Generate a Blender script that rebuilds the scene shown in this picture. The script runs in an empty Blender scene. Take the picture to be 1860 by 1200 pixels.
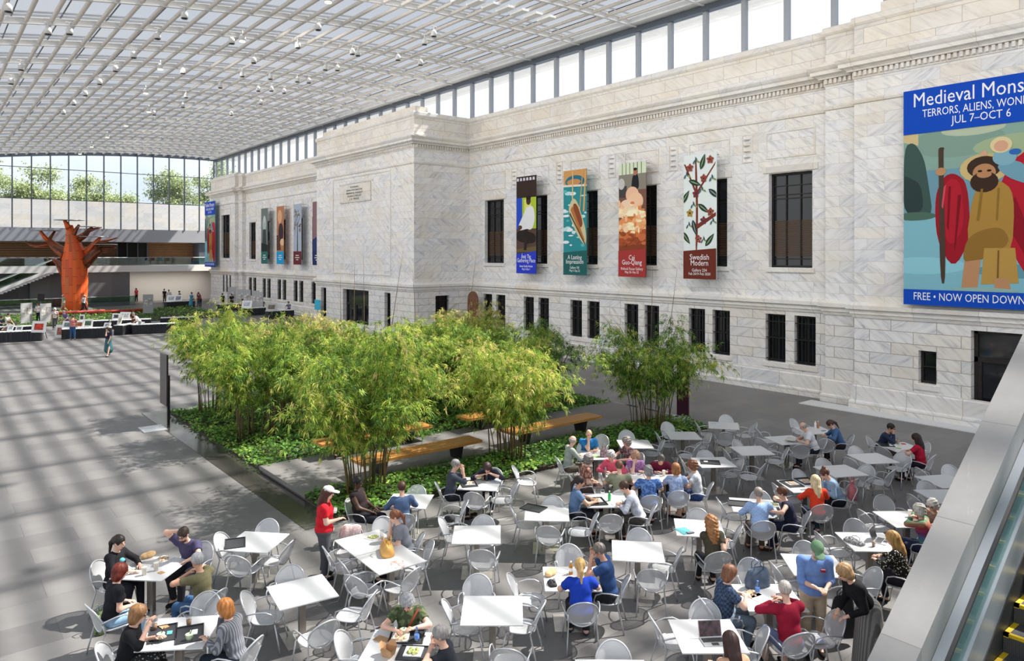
import bpy, math, random
import numpy as np
from mathutils import Vector, Matrix
random.seed(7)
RNG = np.random.default_rng(7)
scene = bpy.context.scene
COL = scene.collection

# ------------------------------------------------------------------ camera
# world axes: +X towards the marble facade, +Y along it (to the far glass wall), +Z up
cam_d = bpy.data.cameras.new('camera')
cam = bpy.data.objects.new('camera', cam_d)
COL.objects.link(cam)
cam.location = (0, 0, 6.1)
cam.rotation_euler = (math.radians(90), 0, -math.atan2(.6307, .776))
cam_d.sensor_width = 36.0
cam_d.lens = 36.0 * 1330 / 1860
cam_d.shift_y = -139 / 1860
cam_d.clip_end = 600
scene.camera = cam

# ------------------------------------------------------------------ exposure, sky, sun
vs = scene.view_settings
vs.view_transform = 'Standard'
vs.look = 'None'
vs.gamma = 1.0
vs.use_curve_mapping = False
vs.exposure = 0.50
scene.display_settings.display_device = 'sRGB'
scene.cycles.max_bounces = 7
scene.cycles.diffuse_bounces = 4
scene.cycles.glossy_bounces = 3
scene.cycles.transparent_max_bounces = 12
scene.cycles.caustics_reflective = False
scene.cycles.caustics_refractive = False

world = bpy.data.worlds.new('sky')
scene.world = world
world.use_nodes = True
wn = world.node_tree.nodes
wl = world.node_tree.links
wn.clear()
w_out = wn.new('ShaderNodeOutputWorld')
w_bg = wn.new('ShaderNodeBackground')
w_tc = wn.new('ShaderNodeTexCoord')
w_sep = wn.new('ShaderNodeSeparateXYZ')
w_ramp = wn.new('ShaderNodeValToRGB')
w_ramp.color_ramp.elements[0].position = 0.0
w_ramp.color_ramp.elements[0].color = (.52, .60, .68, 1)
w_ramp.color_ramp.elements[1].position = .8
w_ramp.color_ramp.elements[1].color = (.62, .76, .97, 1)
for w_p, w_c in ((.10, (.64, .72, .79, 1)), (.24, (.93, .97, 1.0, 1))):
    w_e = w_ramp.color_ramp.elements.new(w_p)
    w_e.color = w_c
w_noise = wn.new('ShaderNodeTexNoise')
w_noise.inputs['Scale'].default_value = 3.2
w_noise.inputs['Detail'].default_value = 6
w_cr = wn.new('ShaderNodeValToRGB')
w_cr.color_ramp.elements[0].position = .42
w_cr.color_ramp.elements[1].position = .66
w_mix = wn.new('ShaderNodeMixRGB')
w_mix.inputs['Color2'].default_value = (1.0, 1.0, 1.0, 1)
wl.new(w_tc.outputs['Generated'], w_sep.inputs[0])
wl.new(w_sep.outputs['Z'], w_ramp.inputs['Fac'])
wl.new(w_tc.outputs['Generated'], w_noise.inputs['Vector'])
wl.new(w_noise.outputs['Fac'], w_cr.inputs['Fac'])
wl.new(w_cr.outputs['Color'], w_mix.inputs['Fac'])
wl.new(w_ramp.outputs['Color'], w_mix.inputs['Color1'])
wl.new(w_mix.outputs['Color'], w_bg.inputs['Color'])
w_bg.inputs['Strength'].default_value = 1.0
wl.new(w_bg.outputs[0], w_out.inputs[0])

sun_d = bpy.data.lights.new('sun', 'SUN')
sun = bpy.data.objects.new('sun', sun_d)
COL.objects.link(sun)
sun_d.energy = 16.5
sun_d.angle = math.radians(1.1)
sun_d.color = (1.0, .93, .82)
sun.location = (60, -10, 70)
sun.rotation_euler = Vector((-.602, .127, -.788)).to_track_quat('-Z', 'Y').to_euler()

# ------------------------------------------------------------------ helpers
def lin(c):
    return tuple(((x / 12.92) if x <= .04045 else ((x + .055) / 1.055) ** 2.4) for x in c)

def hexc(h):
    return lin(tuple(int(h[i:i + 2], 16) / 255 for i in (0, 2, 4)))

MATS = {}

def mat(name, col=(.5, .5, .5), rough=.6, metal=0.0, spec=.4):
    if name in MATS:
        return MATS[name]
    m = bpy.data.materials.new(name)
    m.use_nodes = True
    b = m.node_tree.nodes['Principled BSDF']
    b.inputs['Base Color'].default_value = (*col, 1)
    b.inputs['Roughness'].default_value = rough
    b.inputs['Metallic'].default_value = metal
    b.inputs['Specular IOR Level'].default_value = spec
    MATS[name] = m
    return m

def nodes_of(m):
    return m.node_tree.nodes, m.node_tree.links, m.node_tree.nodes['Principled BSDF']

def ramp(n, stops):
    r = n.new('ShaderNodeValToRGB')
    e = r.color_ramp.elements
    while len(e) < len(stops):
        e.new(.5)
    for i, (p, c) in enumerate(stops):
        e[i].position = p
        e[i].color = (*c, 1) if len(c) == 3 else c
    return r

def noisy(name, c1, c2, scale=6, rough=.6, metal=0.0, detail=4, coord='Object', bump=0.0, spec=.4, stretch=None):
    if name in MATS:
        return MATS[name]
    m = mat(name, c1, rough, metal, spec)
    n, l, b = nodes_of(m)
    tc = n.new('ShaderNodeTexCoord')
    nz = n.new('ShaderNodeTexNoise')
    nz.inputs['Scale'].default_value = scale
    nz.inputs['Detail'].default_value = detail
    src = tc.outputs[coord]
    if stretch:
        mp = n.new('ShaderNodeMapping')
        mp.inputs['Scale'].default_value = stretch
        l.new(src, mp.inputs[0])
        src = mp.outputs[0]
    l.new(src, nz.inputs['Vector'])
    r = ramp(n, [(.35, c1), (.65, c2)])
    l.new(nz.outputs['Fac'], r.inputs['Fac'])
    l.new(r.outputs['Color'], b.inputs['Base Color'])
    if bump:
        bp = n.new('ShaderNodeBump')
        bp.inputs['Strength'].default_value = bump
        l.new(nz.outputs['Fac'], bp.inputs['Height'])
        l.new(bp.outputs[0], b.inputs['Normal'])
    return m

def clear_glass(name, tint=(.9, .95, .95), gloss=.08, rough=.02):
    if name in MATS:
        return MATS[name]
    m = mat(name)
    n, l, b = nodes_of(m)
    t = n.new('ShaderNodeBsdfTransparent')
    t.inputs['Color'].default_value = (*tint, 1)
    g = n.new('ShaderNodeBsdfGlossy')
    g.inputs['Roughness'].default_value = rough
    mx = n.new('ShaderNodeMixShader')
    mx.inputs[0].default_value = gloss
    l.new(t.outputs[0], mx.inputs[1])
    l.new(g.outputs[0], mx.inputs[2])
    l.new(mx.outputs[0], n['Material Output'].inputs[0])
    n.remove(b)
    return m

class MB:
    """collects verts and faces, builds one mesh object"""
    def __init__(s):
        s.v, s.f, s.mi, s.uv, s.sm = [], [], [], {}, []
    def add(s, verts, faces, mi=0, smooth=False, uvs=None):
        o = len(s.v)
        s.v.extend([tuple(p) for p in verts])
        for k, f in enumerate(faces):
            if uvs:
                s.uv[len(s.f)] = uvs[k]
            s.f.append([i + o for i in f])
            s.mi.append(mi)
            s.sm.append(smooth)
        return s
    def box(s, x0, x1, y0, y1, z0, z1, mi=0):
        v = [(x0, y0, z0), (x1, y0, z0), (x1, y1, z0), (x0, y1, z0), (x0, y0, z1), (x1, y0, z1), (x1, y1, z1), (x0, y1, z1)]
        return s.add(v, [(3, 2, 1, 0), (4, 5, 6, 7), (0, 1, 5, 4), (1, 2, 6, 5), (2, 3, 7, 6), (3, 0, 4, 7)], mi)
    def obox(s, c, ax, ay, az, mi=0):
        c, ax, ay, az = map(Vector, (c, ax, ay, az))
        v = [c + ax * i + ay * j + az * k for k in (-1, 1) for i, j in ((-1, -1), (1, -1), (1, 1), (-1, 1))]
        return s.add(v, [(3, 2, 1, 0), (4, 5, 6, 7), (0, 1, 5, 4), (1, 2, 6, 5), (2, 3, 7, 6), (3, 0, 4, 7)], mi)
    def bar(s, a, b, w, h, up=(0, 0, 1), mi=0):
        a, b = Vector(a), Vector(b)
        d = b - a
        x = d.cross(Vector(up))
        if x.length < 1e-6:
            x = Vector((1, 0, 0))
        x.normalize()
        z = x.cross(d).normalized()
        return s.obox((a + b) / 2, x * w / 2, d / 2, z * h / 2, mi)
    def tube(s, pts, r, n=8, mi=0, closed=False, cap=True, uvscale=None):
        pts = [Vector(p) for p in pts]
        rr = r if isinstance(r, (list, tuple)) else [r] * len(pts)
        N = len(pts)
        t0 = (pts[1] - pts[0]).normalized()
        ref = Vector((0, 0, 1)) if abs(t0.z) < .9 else Vector((1, 0, 0))
        nrm = t0.cross(ref).normalized()
        vs_, fs, us = [], [], []
        L = 0.0
        lens = []
        for i in range(N):
            if closed:
                t = (pts[(i + 1) % N] - pts[i - 1]).normalized()
            else:
                t = (pts[min(i + 1, N - 1)] - pts[max(i - 1, 0)]).normalized()
            if i:
                L += (pts[i] - pts[i - 1]).length
            lens.append(L)
            nrm = (nrm - t * nrm.dot(t)).normalized()
            bn = t.cross(nrm)
            for k in range(n):
                a = 2 * math.pi * k / n
                vs_.append(pts[i] + (nrm * math.cos(a) + bn * math.sin(a)) * rr[i])
        for i in range(N if closed else N - 1):
            j = (i + 1) % N
            for k in range(n):
                k2 = (k + 1) % n
                fs.append((i * n + k, i * n + k2, j * n + k2, j * n + k))
                us.append(((k / n, lens[i]), ((k + 1) / n, lens[i]), ((k + 1) / n, lens[j]), (k / n, lens[j])))
        s.add(vs_, fs, mi, True, us if uvscale else None)
        if cap and not closed:
            s.add([], [])
            o = len(s.v) - len(vs_)
            s.f.append([o + k for k in range(n)][::-1]); s.mi.append(mi); s.sm.append(False)
            s.f.append([o + (N - 1) * n + k for k in range(n)]); s.mi.append(mi); s.sm.append(False)
        return s
    def lathe(s, prof, n=16, c=(0, 0, 0), mi=0, sx=1, sy=1):
        vs_, fs = [], []
        for r, z in prof:
            for k in range(n):
                a = 2 * math.pi * k / n
                vs_.append((c[0] + r * math.cos(a) * sx, c[1] + r * math.sin(a) * sy, c[2] + z))
        m = len(prof)
        for i in range(m - 1):
            for k in range(n):
                k2 = (k + 1) % n
                fs.append((i * n + k, i * n + k2, (i + 1) * n + k2, (i + 1) * n + k))
        s.add(vs_, fs, mi, True)
        o = len(s.v) - len(vs_)
        s.f.append([o + k for k in range(n)][::-1]); s.mi.append(mi); s.sm.append(False)
        s.f.append([o + (m - 1) * n + k for k in range(n)]); s.mi.append(mi); s.sm.append(False)
        return s
    def poly(s, pts, mi=0):
        return s.add(pts, [tuple(range(len(pts)))], mi)
    def mesh(s, name, mats):
        me = bpy.data.meshes.new(name)
        me.from_pydata(s.v, [], s.f)
        for m in (mats if isinstance(mats, (list, tuple)) else [mats]):
            me.materials.append(m)
        me.polygons.foreach_set('material_index', s.mi)
        me.polygons.foreach_set('use_smooth', s.sm)
        if s.uv:
            ul = me.uv_layers.new(name='UVMap')
            for p in me.polygons:
                if p.index in s.uv:
                    for li, u in zip(p.loop_indices, s.uv[p.index]):
                        ul.data[li].uv = u
        me.update()
        return me
    def build(s, name, mats, parent=None, loc=None):
        return link(name, s.mesh(name, mats), parent, loc)

def link(name, me, parent=None, loc=None):
    o = bpy.data.objects.new(name, me)
    COL.objects.link(o)
    if parent is not None:
        o.parent = parent
    if loc is not None:
        o.location = loc
    return o

def np_mesh(name, V, Q, mats, mi=None, smooth=True, attr=None):
    """V (n,3) float, Q (m,k) int -> mesh"""
    me = bpy.data.meshes.new(name)
    V = np.asarray(V, dtype=np.float32)
    Q = np.asarray(Q, dtype=np.int32)
    k = Q.shape[1]
    me.vertices.add(len(V))
    me.vertices.foreach_set('co', V.ravel())
    me.loops.add(Q.size)
    me.loops.foreach_set('vertex_index', Q.ravel())
    me.polygons.add(len(Q))
    me.polygons.foreach_set('loop_start', np.arange(0, Q.size, k, dtype=np.int32))
    for m in (mats if isinstance(mats, (list, tuple)) else [mats]):
        me.materials.append(m)
    if mi is not None:
        me.polygons.foreach_set('material_index', np.asarray(mi, dtype=np.int32))
    me.polygons.foreach_set('use_smooth', np.full(len(Q), smooth))
    if attr is not None:
        a = me.attributes.new('tone', 'FLOAT', 'FACE')
        a.data.foreach_set('value', np.asarray(attr, dtype=np.float32))
    me.update(calc_edges=True)
    me.validate()
    return me

def empty(name, loc=(0, 0, 0), rz=0.0):
    o = bpy.data.objects.new(name, None)
    COL.objects.link(o)
    o.location = loc
    o.rotation_euler = (0, 0, rz)
    return o

def tag(o, label=None, cat=None, group=None, kind=None):
    if label:
        o['label'] = label
    if cat:
        o['category'] = cat
    if group:
        o['group'] = group
    if kind:
        o['kind'] = kind
    return o

def copy_thing(root, loc, rz, label, group=None, scale=None):
    r = root.copy()
    COL.objects.link(r)
    r.location = loc
    r.rotation_euler = (0, 0, rz)
    if scale:
        r.scale = scale
    r['label'] = label
    if group:
        r['group'] = group
    for ch in list(root.children):
        c = ch.copy()
        COL.objects.link(c)
        c.parent = r
        for g in ch.children:
            d = g.copy()
            COL.objects.link(d)
            d.parent = c
    return r

def text_mesh(txt, size, spacing=1.0, align='CENTER', bold=0.0):
    cu = bpy.data.curves.new('lettering', 'FONT')
    cu.body = txt
    cu.size = size
    cu.align_x = align
    cu.space_character = spacing
    cu.extrude = .002
    cu.offset = bold
    cu.resolution_u = 2
    o = bpy.data.objects.new('lettering', cu)
    COL.objects.link(o)
    dg = bpy.context.evaluated_depsgraph_get()
    me = bpy.data.meshes.new_from_object(o.evaluated_get(dg))
    bpy.data.objects.remove(o)
    bpy.data.curves.remove(cu)
    return me

def put_text(txt, size, mtl, parent, mw, name='lettering', spacing=1.0, align='CENTER', bold=0.0, width=None):
    me = text_mesh(txt, size, spacing, align, bold)
    if width:
        xs = [v.co.x for v in me.vertices]
        k = width / max(1e-6, max(xs) - min(xs))
        for v in me.vertices:
            v.co.x *= k
    me.materials.clear()
    me.materials.append(mtl)
    me.name = name
    o = link(name, me, parent)
    o.matrix_local = mw
    return o

def facing(theta):
    """ground direction: 0 = away along the view, 90 = to its right"""
    t = math.radians(theta)
    return (math.sin(t) * .776 + math.cos(t) * .6307, -math.sin(t) * .6307 + math.cos(t) * .776)
# ------------------------------------------------------------------ where things stand (metres on the floor, turn about the vertical)
TABLES = [
    (3.108, 13.583, -0.787, 'white square table where four people sit round bread, cups and plates'),
    (4.9, 13.604, -0.822, 'white square table holding one black tray, closest to the dark channel'),
    (4.753, 11.14, -0.141, 'bare white table turned askew between the tray table and the camouflage blouse diner'),
    (2.887, 11.017, -0.578, 'white square table holding two black lunch trays between two women'),
    (6.498, 12.26, -1.607, 'far table of a joined pair, with a salad plate and a clear cup on it'),
    (8.293, 13.744, -0.77, 'white square table next to the ground cover, seating two men'),
    (8.309, 11.289, -0.665, 'bare white table straight ahead of the bag chair, in the middle aisle'),
    (6.725, 8.742, -0.682, 'bare white table nearest the front, left of the blue shirted blonde'),
    (10.196, 13.725, -0.805, 'white square table where a couple eat beside the bright ground cover'),
    (10.128, 11.315, -0.735, 'white square table with one black tray lying askew over its corner'),
    (8.39, 8.768, -0.682, 'white square table with bread and a salad between two blue shirted diners'),
    (10.09, 8.824, -0.805, 'bare white table just behind the man in the blue tee'),
    (8.616, 6.251, -0.682, 'white square table in front holding a laptop with a dark picture on screen'),
    (11.873, 8.808, -0.84, 'white square table with a teal folder, used by the curly haired woman'),
    (11.641, 11.087, -0.665, 'white square table with an open laptop, food tray and green bottle'),
    (13.238, 11.967, -0.682, 'left one of two joined white tables amid a party of eight older people'),
    (13.955, 11.383, -0.682, 'right one of two joined white tables amid a party of eight older people'),
    (14.064, 13.747, -0.613, 'white square table with a patterned bag, beside the planting under the path'),
    (15.716, 13.842, -0.682, 'empty white table nearest the foot of the lone bamboo'),
    (17.566, 13.602, -0.7, 'empty white table just right of the lone bamboo and purple sign'),
    (19.565, 13.59, -0.927, 'white square table with a printed sheet, farthest back toward the facade'),
    (15.912, 11.359, -0.595, 'white square table with a black tray set across it, behind the party of eight'),
    (17.674, 11.372, -0.578, 'bare white table in the shade in front of the newspaper reader'),
    (19.465, 11.389, -0.456, 'white square table where a bald man in white reads a newspaper'),
    (21.157, 11.472, -0.595, 'white square table with a copper flask beside the denim jacket woman'),
    (21.207, 8.976, -0.525, 'white square table with papers and a green cup before the suited man'),
    (19.458, 8.944, -0.543, 'bare white table just in front of the suited man'),
    (17.721, 8.928, -0.49, 'bare white table just behind the woman with the hair bun'),
    (15.918, 8.88, -0.613, 'white square table with two meal trays before the woman in orange'),
    (13.82, 8.859, -0.874, 'white square table with a tray before the man in the pale blue shirt'),
    (17.68, 6.524, -0.63, 'bare white table cut off by the stone parapet behind the old couple'),
    (15.532, 6.464, -0.648, 'white square table of the white haired couple beside the stone parapet'),
    (13.772, 6.387, -0.717, 'white square table with a black and white bag and a small laptop'),
    (10.325, 6.347, -0.682, 'white square table with a blue tote bag and water bottle'),
    (11.997, 6.502, -0.787, 'white square table behind the standing man in the green cap'),
    (5.083, 8.694, -0.787, 'white square table with an open brown takeout box and two trays'),
    (6.808, 6.348, -0.7, 'white square table barely entering the picture at its bottom edge'),
    (18.839, 6.966, -2.079, 'white table of which only a corner shows over the stone parapet'),
    (6.465, 11.335, -1.607, 'near table of a joined pair, with the mustard handbag and a magazine on it'),
]
CHAIRS = [
    (2.622, 13.909, -2.428, 'silver mesh armchair under the woman in black with the turquoise necklace'),
    (2.349, 12.555, -1.416, 'silver mesh armchair under the red haired woman in black'),
    (3.777, 13.675, 2.197, 'silver mesh armchair under the man in purple polo'),
    (3.497, 12.085, 0.539, 'silver mesh armchair under the grey haired man in olive shirt and jeans'),
    (2.229, 11.0, -1.991, 'silver mesh armchair under the woman with the raised palm'),
    (3.399, 10.274, 0.627, 'silver mesh armchair under the strawberry blonde woman'),
    (7.376, 14.078, -2.515, 'silver mesh armchair under the dark skinned man in black vest'),
    (7.799, 13.201, -0.421, 'silver mesh armchair under the man in slate blue shirt'),
    (7.087, 11.946, 1.028, 'silver mesh armchair under the woman in grey tee with chin on hand'),
    (5.477, 9.096, 2.459, 'silver mesh armchair under the woman in green camouflage blouse'),
    (5.278, 7.829, 0.801, 'silver mesh armchair under the grey cropped woman biting bread'),
    (9.57, 13.972, -2.079, 'silver mesh armchair under the grey haired man in charcoal shirt'),
    (10.704, 13.981, 2.25, 'silver mesh armchair under the dark haired woman with head down'),
    (8.027, 8.18, -0.648, 'silver mesh armchair under the blond woman in royal blue'),
    (8.783, 8.356, 0.679, 'silver mesh armchair under the man in navy blue tee'),
    (11.206, 8.022, -0.595, 'silver mesh armchair under the woman with long curly auburn hair'),
    (10.982, 11.34, -2.114, 'silver mesh armchair under the ponytailed woman at the laptop'),
    (11.802, 10.309, 0.627, 'silver mesh armchair under the man in pale striped shirt'),
    (12.336, 12.41, -2.044, 'silver mesh armchair under the woman in brown floral shirt'),
    (13.422, 12.529, 2.197, 'silver mesh armchair under the woman in the pink jacket'),
    (12.441, 11.412, -0.682, 'silver mesh armchair under the man in khaki shirt'),
    (13.845, 12.187, 2.319, 'silver mesh armchair under the woman in purple plaid'),
    (12.661, 10.74, -0.717, 'silver mesh armchair under the grey haired person in blue floral shirt'),
    (14.316, 11.807, 2.372, 'silver mesh armchair under the woman in maroon'),
    (13.371, 10.539, -0.752, 'silver mesh armchair under the auburn haired woman in pale blue'),
    (13.96, 10.443, 0.627, 'silver mesh armchair under the curly woman in white printed blouse'),
    (13.191, 13.855, -1.991, 'silver mesh armchair under the balding man in pale grey green'),
    (14.271, 14.287, 2.599, 'silver mesh armchair under the bald man in turquoise'),
    (14.444, 12.915, 1.325, 'silver mesh armchair under the woman in dark patterned blouse'),
    (19.771, 10.781, 0.714, 'silver mesh armchair under the newspaper reader in white polo'),
    (20.836, 10.527, 0.679, 'silver mesh armchair under the woman in the denim jacket'),
    (21.337, 9.556, -3.039, 'silver mesh armchair under the man in navy suit'),
    (20.627, 8.257, 0.051, 'silver mesh armchair under the dark haired woman in red tee'),
    (14.994, 8.073, -0.717, 'silver mesh armchair under the platinum haired woman in orange red'),
    (16.101, 8.172, 0.627, 'silver mesh armchair under the woman with the hair bun'),
    (13.198, 8.314, -0.752, 'silver mesh armchair under the man in pale blue checked shirt'),
    (13.898, 8.055, 0.574, 'silver mesh armchair under the woman in navy tank top'),
    (14.881, 5.872, 0.19, 'silver mesh armchair under the woman in the rainbow sweater'),
    (15.825, 5.945, 1.499, 'silver mesh armchair under the white haired person half hidden by the parapet'),
    (13.094, 5.531, 0.155, 'silver mesh armchair under the blonde in speckled blouse'),
    (9.603, 6.648, -2.114, 'silver mesh armchair under the brown haired woman with clasped hands'),
    (9.717, 5.662, -0.508, 'silver mesh armchair under the man in crimson sweater'),
    (7.939, 5.363, -0.421, 'silver mesh armchair under the long dark haired woman at the front laptop'),
    (3.272, 11.516, 2.424, 'empty silver mesh armchair behind the two-tray table, facing the camera'),
    (4.634, 13.893, -2.428, 'empty silver mesh armchair left of the lone black tray'),
    (5.157, 14.014, 2.372, 'empty silver mesh armchair beyond the lone tray table, nearest the dark channel'),
    (5.095, 13.249, 0.714, 'empty silver mesh armchair right of the lone tray table'),
    (4.577, 13.194, -0.857, 'empty silver mesh armchair with a small red tag, in front of the lone tray table'),
    (4.231, 11.235, -2.166, 'empty silver mesh armchair left of the bare tilted table'),
    (4.695, 11.636, 2.529, 'empty silver mesh armchair beyond the bare tilted table, before the red shirted woman'),
    (5.291, 10.482, 0.679, 'empty silver mesh armchair standing loose right of the bare tilted table'),
    (4.543, 10.171, 0.051, 'empty silver mesh armchair with round ripple back, in front of the bare tilted table'),
    (4.784, 9.139, -2.393, 'empty silver mesh armchair left of the takeout box table'),
    (6.489, 9.05, -2.166, 'empty silver mesh armchair left of the large bare front table'),
    (6.899, 9.377, 2.459, 'empty silver mesh armchair beyond the large bare front table'),
    (7.11, 8.563, 0.679, 'empty silver mesh armchair right of the large bare front table'),
    (6.371, 7.869, -0.822, 'empty silver mesh armchair cut by the bottom edge, before the large bare front table'),
    (7.784, 9.09, -2.341, 'empty silver mesh armchair left of the blue shirted pair, facing their table'),
    (8.921, 9.322, 2.529, 'empty silver mesh armchair beyond the table of the blue shirted pair'),
    (10.465, 9.067, 2.424, 'empty silver mesh armchair beyond the bare table behind the blue tee man'),
    (10.408, 8.546, 0.574, 'empty silver mesh armchair right of the bare table behind the blue tee man'),
    (9.777, 8.254, -0.822, 'empty silver mesh armchair in front of the bare table behind the blue tee man'),
    (8.335, 11.948, -2.341, 'empty silver mesh armchair left of the bare middle aisle table'),
    (8.603, 11.497, 2.459, 'empty silver mesh armchair beyond the bare middle aisle table'),
    (8.047, 10.716, -0.77, 'empty silver mesh armchair in front of the bare middle aisle table'),
    (6.966, 11.437, 1.15, 'empty silver mesh armchair right of the mustard handbag, pulled back'),
    (6.025, 12.228, -1.765, 'empty silver mesh armchair left of the salad plate table, edge on'),
    (6.018, 11.602, -1.73, 'empty silver mesh armchair left of the joined tables, beside the magazine end'),
    (5.858, 11.095, -1.171, 'empty silver mesh armchair at the near corner of the joined tables'),
    (6.352, 10.862, 0.33, 'empty silver mesh armchair in front of the mustard handbag'),
    (6.347, 12.684, 2.599, 'empty silver mesh armchair draped with pink cloth behind the red shirted woman'),
    (8.521, 14.023, 2.18, 'empty silver mesh armchair beyond the slate shirted man, against the planting'),
    (7.147, 12.619, 2.983, 'empty silver mesh armchair carrying a teal cloth behind the joined tables'),
    (9.805, 13.298, -0.927, 'empty silver mesh armchair in front of the couple beside the planting'),
    (10.397, 13.187, 0.976, 'empty silver mesh armchair right of the couple beside the planting'),
    (11.714, 13.798, -2.358, 'empty silver mesh armchair standing alone on open floor beside the planting'),
    (8.792, 12.921, 0.923, 'empty silver mesh armchair carrying a black bag'),
    (10.476, 11.487, 2.459, 'empty silver mesh armchair beyond the askew tray'),
    (9.903, 11.641, -2.166, 'empty silver mesh armchair left of the askew tray'),
    (9.737, 10.795, -0.857, 'empty silver mesh armchair in front of the askew tray table'),
    (10.443, 10.686, 0.749, 'empty silver mesh armchair right of the askew tray table'),
    (11.115, 10.491, -0.682, 'empty silver mesh armchair in front of the student laptop'),
    (15.588, 11.685, -2.288, 'empty silver mesh armchair behind the curly woman in white print, left of the crosswise tray'),
    (15.113, 14.694, 2.023, 'empty silver mesh armchair to the right of the bald turquoise man'),
    (16.151, 14.488, 2.459, 'empty silver mesh armchair beyond the patterned blouse woman, in the lone bamboo planting'),
    (16.088, 13.589, 0.801, 'empty silver mesh armchair right of the table beneath the lone bamboo'),
    (18.038, 14.368, 2.808, 'empty silver mesh armchair at the foot of the lone bamboo, facing out'),
    (17.225, 13.875, -2.218, 'empty silver mesh armchair left of the empty table by the purple sign'),
    (17.753, 13.213, 0.976, 'empty silver mesh armchair right of the empty table by the purple sign'),
    (16.697, 12.798, 0.277, 'empty silver mesh armchair in front of the empty table by the purple sign'),
    (20.235, 13.865, 2.459, 'empty silver mesh armchair farthest back, behind the leaflet'),
    (19.216, 13.936, -2.341, 'empty silver mesh armchair left of the leaflet table'),
    (18.766, 13.014, -0.857, 'empty silver mesh armchair in front of the leaflet table'),
    (19.934, 13.107, 0.888, 'empty silver mesh armchair right of the leaflet table'),
    (19.946, 12.28, -2.218, 'empty silver mesh armchair back to back with the leaflet table chairs, facing the newspaper'),
    (19.039, 11.754, -1.642, 'empty silver mesh armchair at the left corner of the newspaper table'),
    (17.958, 11.719, -3.126, 'empty silver mesh armchair beyond the bare shaded table'),
    (17.219, 11.538, -2.166, 'empty silver mesh armchair left of the bare shaded table'),
    (16.352, 10.597, 0.33, 'empty silver mesh armchair loose in the open, before the bare shaded table'),
    (18.104, 10.978, 0.627, 'empty silver mesh armchair right of the bare shaded table'),
    (16.109, 11.66, 2.459, 'empty silver mesh armchair beyond the crosswise black tray'),
    (16.11, 11.058, 0.923, 'empty silver mesh armchair right of the crosswise black tray'),
    (19.205, 10.897, -0.77, 'empty silver mesh armchair in front of the newspaper reader'),
    (21.643, 12.117, -3.126, 'empty silver mesh armchair behind the newspaper reader, left of the flasks'),
    (20.353, 10.741, -0.944, 'empty silver mesh armchair in front of the denim jacket woman'),
    (21.537, 8.735, 1.028, 'empty silver mesh armchair behind the red tee woman'),
    (20.764, 9.068, -1.765, 'empty silver mesh armchair between the suited man and the bare table before him'),
    (19.678, 9.296, 2.669, 'empty silver mesh armchair beyond the bare table next to the suited man'),
    (19.004, 9.124, -1.73, 'empty silver mesh armchair left of the bare table next to the suited man'),
    (19.983, 8.556, 1.447, 'empty silver mesh armchair right of the bare table next to the suited man'),
    (17.99, 8.594, 1.412, 'empty silver mesh armchair broad backed, right of the bare table behind the bun'),
    (18.451, 8.342, 0.016, 'empty silver mesh armchair facing the bare table next to the suited man from in front'),
    (17.87, 9.256, 2.669, 'empty silver mesh armchair beyond the bare table behind the bun'),
    (16.567, 9.112, 2.983, 'empty silver mesh armchair beyond the two meal trays'),
    (17.01, 8.57, -0.019, 'empty silver mesh armchair behind the pink bag chair'),
    (15.535, 9.021, -2.114, 'empty silver mesh armchair left of the two meal trays'),
    (14.274, 8.87, 2.459, 'empty silver mesh armchair beyond the pale blue checked man'),
    (13.656, 9.194, -2.288, 'empty silver mesh armchair left of the pale blue checked man, facing his tray'),
    (12.25, 9.024, 2.459, 'empty silver mesh armchair beyond the teal folder'),
    (12.183, 8.504, 0.574, 'empty silver mesh armchair right of the teal folder table'),
    (10.906, 6.934, 2.459, 'empty silver mesh armchair behind the blue tote bag'),
    (11.606, 6.678, -2.166, 'empty silver mesh armchair left of the table behind the standing man'),
    (9.039, 6.514, 2.459, 'empty silver mesh armchair beyond the front laptop'),
    (8.589, 6.779, -2.166, 'empty silver mesh armchair left of the front laptop'),
    (9.01, 5.994, 0.679, 'empty silver mesh armchair right of the front laptop'),
    (10.227, 5.506, 0.976, 'empty silver mesh armchair holding a paper note on its seat'),
    (11.584, 5.984, -0.682, 'empty silver mesh armchair hidden in part by the stooping woman in black'),
    (12.149, 5.84, 0.976, 'empty silver mesh armchair right of the table behind the standing man'),
    (12.346, 6.733, 2.494, 'empty silver mesh armchair behind the green cap of the standing man'),
    (13.505, 6.885, -2.166, 'empty silver mesh armchair left of the black and white bag'),
    (14.153, 6.701, 2.459, 'empty silver mesh armchair beyond the black and white bag'),
    (15.364, 6.967, -2.044, 'empty silver mesh armchair left of the rainbow sweater table, edge on'),
    (16.068, 6.983, 2.546, 'empty silver mesh armchair beyond the rainbow sweater table'),
    (17.858, 6.837, 2.459, 'empty silver mesh armchair beyond the bare parapet table'),
    (17.183, 6.754, -1.991, 'empty silver mesh armchair left of the bare parapet table'),
    (19.713, 6.995, 2.546, 'empty silver mesh armchair highest beside the parapet, beyond the last corner table'),
    (19.404, 7.476, -2.079, 'empty silver mesh armchair left of the last corner table by the parapet'),
    (7.095, 6.566, 2.459, 'empty silver mesh armchair cut off by the bottom edge, facing the camera'),
]
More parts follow.
